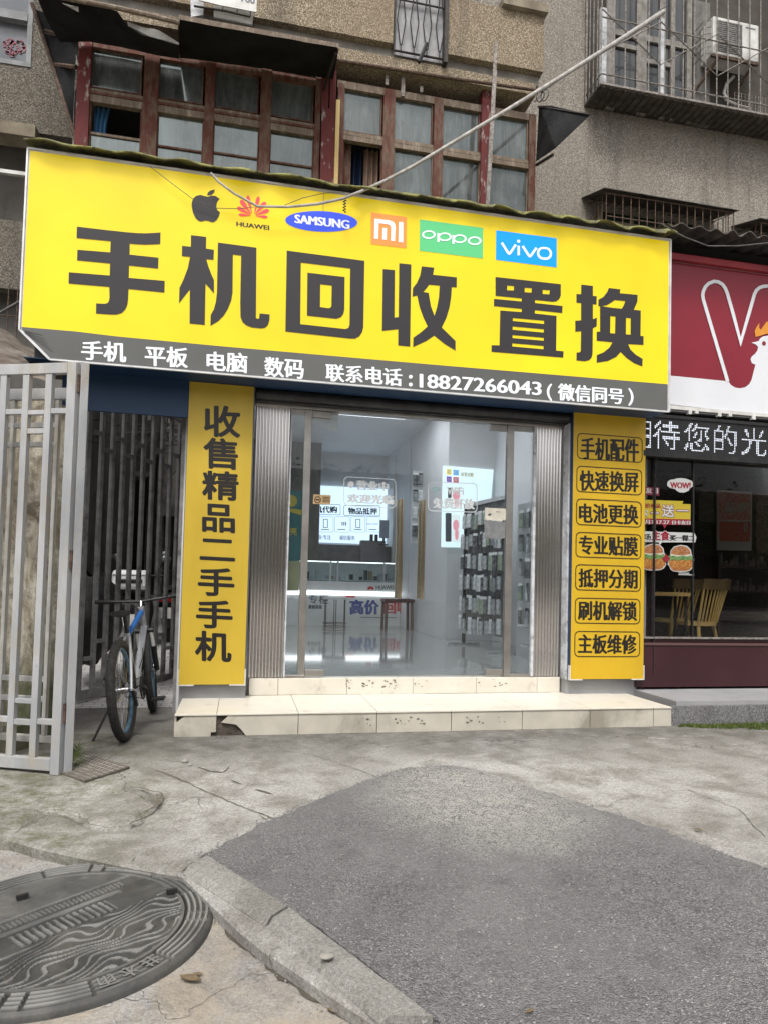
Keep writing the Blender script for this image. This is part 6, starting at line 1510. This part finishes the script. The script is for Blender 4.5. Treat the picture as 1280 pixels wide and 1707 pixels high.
mb = MB(); mb.slab([PY(x,y,YS) for x, y in ((808,846),(842,848),(844,868),(838,867),(836,869.5),(815,867),(813,868),(808,866))], (0,.003,0)); O('paper', mb, M['paper'], s_)
mb = MB(); mb.loops([[(813,857),(817,855),(819,858),(816,860),(812,859)]], pln(YS-.002)); mb.loops([[(826,852.5),(832,853),(832,854),(826,853.5)]], pln(YS-.002)); O('print', mb, M['grey_ink'], s_)
mb = MB(); mb.slab([PY(x,y,YS) for x, y in ((807,867),(813,868.5),(836,870),(843,869),(841,897),(830,899),(807,896))], (0,.002,0)); O('torn_backing', mb, pm('glue_residue_grey', (.20,.205,.21), (.15,.155,.16), 20, .7), s_)
s_ = T('window_poster', 'torn white paper stuck inside the top corner of the glass door', 'poster', PY(540,715,6.03))
mb = MB(); mb.slab([PY(x,y,6.03) for x, y in ((521,688),(565,688),(563,722),(557,716),(551,717),(540,711),(521,703))], (0,.003,0)); O('paper', mb, pm('grey_paper', (.6,.61,.62), (.5,.51,.52), 3, .8), s_)
s_ = T('teal_poster', 'teal and yellow poster standing inside the narrow side glass', 'poster', PY(492,1000,6.25))
YT = 6.2
mb = MB(); mb.slab([PY(x,y,YT) for x, y in ((478,817),(507,819),(500,935),(476,935))], (0,.01,0)); O('face', mb, M['poster_green'], s_)
mb = MB(); mb.slab([PY(x,y,YT) for x, y in ((476,935),(500,935),(498,985),(474,985))], (0,.01,0)); O('lower_face', mb, pm('pale_olive', (.34,.35,.2), (.28,.3,.2), 6, .5), s_)
mb = MB(); mb.loops([arc(487,835,9,10,0,360,20)[:-1]], pln(YT-.003)); mb.loops([[(480,847),(504,850),(502,859),(480,852)]], pln(YT-.003)); O('print', mb, M['poster_yellow'], s_)
mb = MB(); mb.text('壳', q4(484,495,880,880,892,892,YT-.004), .03, 6); O('lettering', mb, M['poster_yellow'], s_)

# ================================================================== restaurant at the right
YR = 5.86
RZ = lambda z: CAMH+(z-CAMH)*YR/5.7
rs = T('restaurant', 'dark fronted restaurant with a maroon base beside the phone shop', 'restaurant', (6.5, YR, 0))
RX0, RX1 = 3.70, 12
mb = MB(); mb.box(RX0, RX1, YR, YR+.12, RZ(.25), RZ(.655)); mb.box(RX0, RX1, YR+.02, YR+.12, RZ(.655), RZ(.70)); O('base_board', mb, M['maroon'], rs)
mb = MB(); mb.box(RX0, RX1, YR-.012, YR+.0, RZ(.64), RZ(.662)); O('base_trim', mb, pm('dull_brown_trim', (.10,.055,.05), None, rough=.4), rs)
mb = MB(); mb.box(RX0, RX1, YR-.006, YR+.06, RZ(.70), RZ(.715)); O('sill', mb, M['cage'], rs)
mb = MB(); mb.box(RX0, RX1, 5.24, YR+.12, .02, .20); O('ledge', mb, M['ledge'], rs)
for a, b in ((3.622,4.55),(4.555,5.5),(5.505,6.5),(6.505,9)):
    mb = MB(); mb.box(a, b, 5.20, 5.238, -.02, .166); O('plinth_block', mb, M['granite'], rs)
mb = MB(); mb.box(RX0, RX1, YR+.03, YR+.042, RZ(.716), RZ(2.43)); O('window_glass', mb, M['glass_dark'], rs)
x = X_(1170,900,YR); mb = MB(); mb.box(X_(1157,950,YR)-.006, X_(1157,950,YR)+.006, YR+.02, YR+.05, RZ(.716), RZ(2.43)); O('glass_joint', mb, M['black'], rs)
mb = MB(); mb.box(3.9, RX1, YR+.02, 9.0, .28, .35); O('floor', mb, pm('dim_floor', (.06,.057,.055), (.04,.038,.037), 3, .5), rs)
mb = MB(); mb.box(3.89, RX1, 9.0, 9.1, .2, 4.3); mb.box(RX1, RX1+.1, YR, 9, .2, 4.3); mb.box(3.885, 3.89, 5.85, 9, .35, 3); O('inner_wall', mb, pm('dark_patterned_wall', (.025,.022,.022), (.05,.045,.045), 30, .7, lo=.5, hi=.6), rs)
mb = MB(); mb.box(3.89, RX1, YR+.12, 9.1, 2.9, 3.0); O('ceiling', mb, M['dark'], rs)
mb = MB(); mb.box(RX0, RX1, YR+.06, YR+.3, RZ(2.43), RZ(4.35)); O('header', mb, M['dark'], rs)
# red sign
rg = T('shop_sign', 'red and white restaurant sign with a big V and a hen emblem', 'sign', (6, YR, 2.87))
mb = MB(); mb.box(3.90, RX1, YR+.004, YR+.055, RZ(2.872), RZ(4.36)); O('box', mb, M['white_film'], rg)
mb = MB(); mb.box(3.90, RX1, YR, YR+.006, RZ(3.02), RZ(4.30)); O('red_face', mb, M['red_film'], rg)
mb = MB(); mb.box(3.90, RX1, YR-.05, YR+.05, RZ(4.305), RZ(4.37)); O('top_trim', mb, M['red_trim'], rg, bevel=.008)
zz = lambda l: [(1100+u/6.094, 420+v/6.094) for u, v in l]
FR = pln(YR-.003); FR2 = pln(YR-.006); FR3 = pln(YR-.009)
mb = MB(); mb.loops([zz([(90,1255),(400,1285),(670,1312),(690,1312),(715,1350),(760,1378),(810,1385),(860,1375),(900,1345),(925,1300),(965,1145),(930,1130),(915,1095),(925,1065),(960,1035),(985,1000),(992,965),(972,942),(925,920),(975,912),(998,905),(1012,878),(1045,858),(1090,850),(1160,862),(1220,910),(1260,1000),(1330,1150),(1500,1350),(2300,1430),(6000,1800),(6000,2200),(80,1545)])], FR)
O('white_band', mb, M['white_film'], rg)
mb = MB()
vp = [(682,1318),(590,1010),(434,480),(432,430),(446,372),(490,318),(545,297),(610,315),(652,355),(680,420),(815,905),(958,425),(985,380),(1030,352),(1070,346),(1400,352)]
vp = [(684,1318),(560,900),(436,482),(430,440),(436,400),(456,355),(490,320),(545,298),(590,304),(632,330),(660,370),(680,420),(745,650),(815,915),(895,640),(955,430),(975,390),(1005,364),(1045,349),(1090,346),(1200,350),(1260,380),(1290,450),(1290,560)]
mb.loops([zz(l) for l in stroke(vp, 34)], FR2); O('letter_outline', mb, M['white_film'], rg)
mb = MB(); mb.loops([zz([(965,862),(957,805),(975,762),(1005,722),(1003,772),(1020,790),(1045,752),(1080,706),(1130,722),(1180,765),(1210,730),(1215,850),(1150,846),(1080,830),(1010,852)])], FR2); O('comb_emblem', mb, M['orange'], rg)
mb = MB(); mb.loops([zz(arc(1052,928,19,22,0,360,18)[:-1])], FR2); O('hen_eye', mb, M['red_film'], rg)
mb = MB(); mb.box(3.90, RX1, YR-.02, YR+.0, RZ(2.872), RZ(2.905)); O('bottom_trim', mb, M['white_plastic'], rg)
mb = MB(); mb.box(3.90, RX1, YR-.0, YR+.3, RZ(2.855), RZ(2.868)); O('soffit', mb, M['ledge'], rg)
for i, xp in enumerate((1112,1149,1160,1198,1216,1255,1290)):
    mb = MB(); p = PY(xp, 686, YR-.02); mb.box(p.x-.018, p.x+.018, YR-.03, YR+.01, RZ(2.845)-(.01 if i % 2 else 0), RZ(2.874)); O('clip', mb, M['white_plastic'], rg)
# LED scrolling display
ld = T('led_display', 'black scrolling LED board with white dot characters under the red sign', 'LED sign', (5, YR-.04, 2.4))
z0, z1 = RZ(2.40), RZ(2.80); YD = YR-.05
mb = MB(); mb.box(3.72, 8.5, YD, YR+.05, z0, z1); O('case', mb, M['led_box'], ld, bevel=.01)
mb = MB(); mb.box(3.72, 8.5, YD-.012, YD-.001, z1-.03, z1); mb.box(3.72, 8.5, YD-.012, YD-.001, z0, z0+.055); O('case_edge', mb, M['black'], ld)
def dotchar(s, xl, xr, zt, zb, n=17):
    vs, fs = glyphs(s); mb = MB()
    def inside(px, py):
        for f in fs:
            for i in range(1, len(f)-1):
                a, b, c = vs[f[0]], vs[f[i]], vs[f[i+1]]
                d1 = (px-b[0])*(a[1]-b[1])-(a[0]-b[0])*(py-b[1]); d2 = (px-c[0])*(b[1]-c[1])-(b[0]-c[0])*(py-c[1]); d3 = (px-a[0])*(c[1]-a[1])-(c[0]-a[0])*(py-a[1])
                if not ((d1 < 0 or d2 < 0 or d3 < 0) and (d1 > 0 or d2 > 0 or d3 > 0)): return True
        return False
    for i in range(n):
        for j in range(n):
            u, v = (i+.5)/n, (j+.5)/n
            if any(inside(u+du, v+dv_) for du, dv_ in ((0,0),(.006,0),(0,.006))):
                x = lerp(xl, xr, u); z = lerp(zb, zt, v); d = (xr-xl)/n*.33
                mb.add([(x-d,YD-.003,z-d),(x+d,YD-.003,z-d),(x+d,YD-.003,z+d),(x-d,YD-.003,z+d)], [(0,1,2,3)])
    return mb
def dx(x0, x1, y0): return X_(x0, y0, YD), X_(x1, y0, YD)
zt_, zb_ = Z_(1110,702,YD), Z_(1110,749,YD)
for s, x0, x1 in (('待',1087,1132),('您',1139,1181),('的',1189,1227),('光',1235,1276),('临',1283,1322)):
    a, b = dx(x0, x1, 728); O('dot_character', dotchar(s, a, b, zt_, zb_), M['led'], ld)
a, b = dx(1041, 1084, 728); O('dot_character', dotchar('期', a, b, zt_, zb_), M['led'], ld)
mb = MB()
for i in range(150):                                   # faint unlit dot grid
    x = 3.76+i*.0145
    if x > 5.5: break
    mb.box(x-.0012, x+.0012, YD-.0015, YD-.0005, z0+.06, z1-.035)
for j in range(22): z = z0+.06+j*.0145; mb.box(3.76, 5.5, YD-.0019, YD-.0016, z-.001, z+.001)
O('dot_grid', mb, pm('unlit_led', (.035,.035,.035), None), ld)
# stickers on the restaurant window
YG = YR+.028
zr = lambda l: [(1060+u/5.818, 780+v/5.818) for u, v in l]
def dec(name, label, anchor): return T(name, label, 'window sticker', PY(1060+anchor[0]/5.818, 780+anchor[1]/5.818, YG))
def lay(par, name, loops, mat, k=0): mb = MB(); mb.loops([zr(l) for l in loops], pln(YG-.0015*k)); return O(name, mb, mat, par)
def rtext(par, s, x0, x1, y0, y1, mat, k=1, b=.02, sl=.02):
    mb = MB(); f = lambda x, y: (1060+x/5.818, 780+y/5.818)
    mb.text(s, pxquad(f(x0,y0), f(x1,y0+sl*(x1-x0)), f(x1,y1+sl*(x1-x0)), f(x0,y1), YG-.0015*k), b, 6); return O('lettering', mb, mat, par)
d = dec('speech_bubble_sticker', 'pale cloud shaped sticker reading WOW on the restaurant window', (430,240))
cl = []
for cx, cy, rx, ry, a0, a1 in ((340,150,44,34,150,260),(380,125,30,22,210,300),(440,118,50,22,200,340),(500,135,32,20,230,330),(530,160,30,30,-60,80),(440,195,72,46,20,160)): cl += arc(cx,cy,rx,ry,a0,a1,8) if a1 < 400 else []
cl = [(297,155),(305,130),(330,115),(370,110),(385,102),(430,98),(480,104),(500,112),(535,125),(558,155),(548,180),(522,195),(505,222),(460,240),(415,236),(385,218),(375,205),(330,195),(302,178)]
lay(d, 'cloud', [cl], M['cloud']); rtext(d, 'WOW!', 330, 524, 138, 195, M['banner_red'], 1, .02, .03)
d = dec('tag_sticker', 'small dark red tag sticker at the edge of the yellow sign', (150,270)); lay(d, 'tag', [[(60,182),(222,190),(222,268),(60,262)]], pm('wine_print', (.13,.012,.03), None)); rtext(d, '友日', 90, 208, 192, 245, M['cloud'])
d = dec('banner_sticker', 'yellow and red buy one get one banner on the restaurant window', (300,560))
lay(d, 'yellow_band', [[(50,308),(455,322),(445,350),(525,352),(525,500),(50,490)]], M['banner_yellow']); lay(d, 'red_band', [[(50,489),(526,499),(526,555),(295,550),(275,588),(252,548),(50,545)]], M['banner_red'], 1)
rtext(d, '价单品', 86, 232, 345, 388, M['banner_red'], 1, .02, 0)
for b_, mt, k in ((.075,'banner_red',1),(.03,'cloud',3)): rtext(d, '送', 250, 365, 358, 472, M[mt], k, b_, .02); [lay(d, 'lettering', [[(x0-e,y-e),(x1+e,y-e+2),(x1+e,y+12+e+2),(x0-e,y+12+e)]], M[mt], k) for e in ((6,) if k == 1 else (0,)) for x0, x1, y in ((138,222,430),(392,508,408))]
rtext(d, '买', 60, 112, 412, 472, M['cloud'], 3, .03); rtext(d, '月7.17.27', 82, 320, 503, 545, M['cloud'], 3, .01, .01); rtext(d, '日卡友日', 348, 522, 510, 548, M['cloud'], 3, .018, .01)
d = dec('arrow_sticker', 'white arrow shaped sticker about burgers on the restaurant window', (330,720))
lay(d, 'arrow', [[(50,614),(560,630),(583,672),(570,722),(245,722),(228,752),(215,722),(50,715)]], M['cloud'])
rtext(d, '场', 70, 140, 640, 700, M['ink'], 1, .03); rtext(d, '主食', 152, 320, 612, 700, M['white'], 1, .06, .0); rtext(d, '主食', 152, 320, 612, 700, M['banner_red'], 3, .035, .0); rtext(d, '买一得二', 325, 560, 650, 705, M['ink'], 1, .025, .015)
def burger(label, cx, cy, s):
    d = dec('burger_sticker', label, (cx, cy+130*s))
    sc = lambda l: [(cx+u*s, cy+v*s) for u, v in l]
    body = [(-105,-30),(-98,-75),(-65,-112),(0,-128),(60,-118),(98,-80),(105,-35),(128,0),(130,25),(118,40),(125,75),(112,98),(95,118),(60,132),(0,136),(-70,130),(-100,112),(-108,88),(-128,60),(-122,30),(-132,5),(-118,-22)]
    lay(d, 'outline', [sc(body)], M['cloud'])
    lay(d, 'lower_bun', [sc([(-95,85),(95,85),(92,110),(55,125),(-60,125),(-92,108)])], M['bun'], 1)
    lay(d, 'patty', [sc([(-118,25),(-60,12),(20,14),(112,20),(108,60),(118,80),(95,98),(0,104),(-90,98),(-105,80),(-115,55)])], M['patty'], 2)
    lay(d, 'lettuce', [sc([(-118,-22),(-90,-40),(90,-36),(120,2),(112,22),(80,14),(50,26),(10,16),(-30,27),(-65,14),(-98,26),(-120,10)])], M['lettuce'], 3)
    lay(d, 'sauce', [sc([(-95,-45),(92,-42),(100,-25),(60,-14),(20,-26),(-30,-12),(-70,-24),(-100,-18)])], pm('cream_sauce_print', (.5,.47,.36), (.42,.42,.36), 30), 4)
    lay(d, 'top_bun', [sc([(-96,-42),(-88,-76),(-58,-105),(0,-119),(55,-108),(88,-76),(94,-40),(40,-30),(-40,-30)])], M['bun'], 5)
    mb = MB(); random.seed(4)
    for i in range(26):
        u, v = random.uniform(-70,70), random.uniform(-108,-52)
        if u*u/6400+(v+45)**2/4900 < 1: mb.loops([zr(sc([(u-3,v),(u,v-2.5),(u+3,v),(u,v+2.5)]))], pln(YG-.009))
    O('sesame', mb, M['cloud'], d)
burger('burger sticker cut off by the edge of the yellow service sign', 165, 860, 1.0); burger('whole burger sticker beside the red plus mark', 430, 874, 1.0)
d = dec('plus_sticker', 'dark red plus mark between the two burger stickers', (287,900)); lay(d, 'plus', [[(275,840),(300,840),(300,862),(322,862),(322,892),(300,892),(300,915),(275,915),(275,892),(255,892),(255,862),(275,862)]], M['banner_red'], 6)
d = dec('fine_print_sticker', 'two lines of small white print under the whole burger', (480,1040)); lay(d, 'print', [[(408,1014),(512,1018),(512,1026),(408,1022)], ], M['cloud']); lay(d, 'print', [[(408,1030),(560,1034),(560,1042),(408,1038)]], M['cloud'])
# inside the restaurant
YI = 8.9
fp = T('framed_poster', 'dim framed menu poster on the restaurant back wall', 'poster', PY(1223,918,YI))
mb = MB(); mb.slab([PY(x,y,YI) for x, y in ((1195,817),(1253,820),(1252,918),(1195,917))], (0,.04,0)); O('frame', mb, pm('dim_frame', (.55,.53,.52), None, rough=.4), fp)
mb = MB(); mb.loops([[(1197,820),(1250,823),(1250,867),(1197,866)]], pln(YI-.004)); O('upper_print', mb, pm('dim_print', (.5,.42,.38), (.6,.12,.10), 30, .5), fp)
mb = MB(); mb.loops([[(1198,869),(1250,870),(1249,903),(1198,902)]], pln(YI-.004)); O('red_print', mb, pm('dim_red_print', (.62,.05,.05), (.45,.2,.12), 30, .5), fp)
mb = MB(); mb.text('品质', q4(1208,1248,838,838,853,853,YI-.008), .02, 4); mb.text('0', q4(1239,1246,872,872,886,886,YI-.008), .03, 4); O('lettering', mb, M['cloud'], fp)
f2 = T('wall_notice', 'small dark notice on the restaurant wall beside the framed poster', 'notice', PY(1176,875,YI)); mb = MB(); mb.slab([PY(x,y,YI) for x, y in ((1164,815),(1190,816),(1190,870),(1164,869))], (0,.02,0)); O('sheet', mb, pm('dark_notice', (.05,.045,.04), (.08,.07,.065), 12, .5), f2)
f3 = T('wall_notice', 'tall dim price list on the restaurant wall beyond the framed poster', 'notice', PY(1268,930,YI)); mb = MB(); mb.slab([PY(x,y,YI) for x, y in ((1260,822),(1300,824),(1300,925),(1260,922))], (0,.02,0)); O('sheet', mb, pm('dim_list', (.12,.04,.04), (.20,.18,.16), 26, .5), f3)
f4 = T('menu_shelf', 'dark shelf with cups and jars under the framed poster', 'shelf', PY(1235,1000,8.6)); mb = MB(); xa, xb = X_(1185,950,8.6), X_(1300,950,8.6)
for yy in (945,985,1025): mb.box(xa, xb, 8.45, 8.8, Z_(1240,yy+3,8.6), Z_(1240,yy,8.6))
mb.box(xa, xa+.04, 8.45, 8.8, .35, Z_(1240,930,8.6)); O('boards', mb, M['brown_wood'], f4)
random.seed(8); mb = MB()
for yy in (945,985):
    for i in range(16):
        x = lerp(xa+.1, xb, (i+random.random()*.5)/16); mb.tube([(x,8.55,Z_(1240,yy,8.6)),(x,8.55,Z_(1240,yy,8.6)+random.uniform(.06,.2))], random.uniform(.025,.045), 8)
O('jars', mb, pm('dim_jars', (.16,.15,.14), (.06,.03,.03), 9, .35), f4)
def chair(label, loc, rz):
    t = T('spindle_chair', label, 'chair', loc, 'wooden chairs inside the restaurant', rot=(0,0,rz))
    rows = []
    mb = MB(); mb.slab([(.20*math.cos(a)*(1.05), .21*math.sin(a), .44) for a in [2*math.pi*k/20 for k in range(20)]], (0,0,.035)); O('seat', mb, M['chair_wood'], t, local=True, bevel=.01)
    for i in range(8):
        s = i/7*2-1; mb = MB(); mb.tube([(s*.155,.175-.03*abs(s),.47),(s*.205,.265-.02*s*s,.88)], .0095 if abs(s) < .9 else .014, 7); O('spindle', mb, M['chair_wood'], t, True, local=True)
    mb = MB(); rows = [[Vector((lerp(-.24,.24,k/10), .262+dy-.03*((k-5)/5)**2, z)) for k in range(11)] for z, dy in ((.82,-.012),(.93,.008))]
    mb.grid(rows); mb.grid([[p+Vector((0,.022,0)) for p in r] for r in rows]); mb.grid([rows[0],[p+Vector((0,.022,0)) for p in rows[0]]]); mb.grid([rows[1],[p+Vector((0,.022,0)) for p in rows[1]]]); O('top_rail', mb, pm('dark_chair_rail', (.08,.05,.02), (.12,.08,.03), 8, .5), t, local=True)
    for sx_ in (-1,1):
        for sy_ in (-1,1): mb = MB(); mb.tube([(sx_*.13,sy_*.13,.44),(sx_*.20,sy_*.2,.0)], [.02,.014], 8); O('leg', mb, M['chair_wood'], t, True, local=True)
    return t
p = PY(1157,1040,6.42); chair('yellow spindle back chair close to the restaurant window glass', (p.x, 6.42, .35), rad(-160))
p = PY(1116,1035,6.95); c2 = chair('dimmer spindle back chair behind the wooden bar of the table', (p.x, 6.95, .35), rad(-165))
tb = T('restaurant_table', 'narrow wooden table edge inside the restaurant window', 'table', (PY(1110,990,6.6).x, 6.6, .35))
a, b = PY(1060,988,6.22), PY(1155,990,6.22)
mb = MB(); mb.box(a.x-.6, b.x, 6.22, 6.5, a.z-.025, a.z+.012); O('tabletop', mb, M['chair_wood'], tb)
for x, y in ((b.x-.05,6.27),(b.x-.05,6.45),(a.x-.5,6.27),(a.x-.5,6.45)): mb = MB(); mb.tube([(x,y,.35),(x,y,a.z-.025)], .016, 8); O('leg', mb, M['iron'], tb)
# ================================================================== across the street, behind the viewer (seen only in glass and steel)
ob = T('opposite_building', 'long brown and grey building across the street behind the viewer', 'building', (3, -27, 0))
mb = MB(); mb.box(-50,60,-28,-27,0,7.5); O('wall', mb, pm('brown_facade', (.26,.17,.11), (.34,.30,.26), .5, .85), ob)
mb = MB(); mb.box(-50,60,-26.99,-26.9,0,3); O('shopfronts', mb, pm('dim_shopfronts', (.12,.11,.10), (.3,.27,.24), .35, .5, stretch=(1,1,.2)), ob)
for fl in range(2):
    for i in range(20):
        x = -28+i*3.05; mb = MB(); mb.box(x, x+1.6, -27+.01, -26.96, 4.0+fl*2.0, 5.2+fl*2.0); O('window', mb, M['pane_dark'], ob)
mleaf = [pm('street_leaf', (.045,.085,.02), (.09,.14,.04), 3, .7), pm('bark', (.10,.08,.06), (.06,.05,.04), 9, .9)]
random.seed(21)
for n_, (x, y, h_) in enumerate(((-7,-9,5.2),(2.5,-12.5,5.4),(10,-10.6,4.8),(18,-11.5,5.4))):
    t = T('street_tree', ['leafy street tree behind the viewer facing the gate','tall leafy street tree straight behind the viewer','leafy street tree behind the viewer facing the restaurant','leafy street tree behind the viewer beyond the restaurant corner'][n_], 'tree', (x,y,0), 'street trees behind the viewer')
    mb = MB(); mb.tube([(x,y,0),(x+.1,y,1.5),(x,y+.1,h_*.7)], [.18,.14,.06], 8)
    for k in range(6): a = k*1.05; mb.tube([(x,y,h_*.4+.2*k),(x+math.cos(a)*1.3,y+math.sin(a)*1.3,h_*.6+.2*k)], [.06,.02], 5)
    O('trunk', mb, mleaf[1], t, True)
    mb = MB()
    for c_ in range(34):
        a = random.random()*6.28; rr_ = 2.3*math.sqrt(random.random()); cz = h_*.42+random.random()*h_*.5; cx, cy = x+rr_*math.cos(a)*(1-.4*abs(cz/h_-.65)), y+rr_*math.sin(a)
        for q in range(60):
            p = Vector((random.gauss(cx,.32), random.gauss(cy,.32), random.gauss(cz,.26))); u_ = Vector((random.gauss(0,1),random.gauss(0,1),random.gauss(0,.6))).normalized()*.10; v_ = u_.cross(Vector((random.gauss(0,1),random.gauss(0,1),random.gauss(0,1)))).normalized()*.06
            mb.add([p-u_,p+v_,p+u_,p-v_], [(0,1,2,3)])
    O('crown', mb, mleaf[0], t)
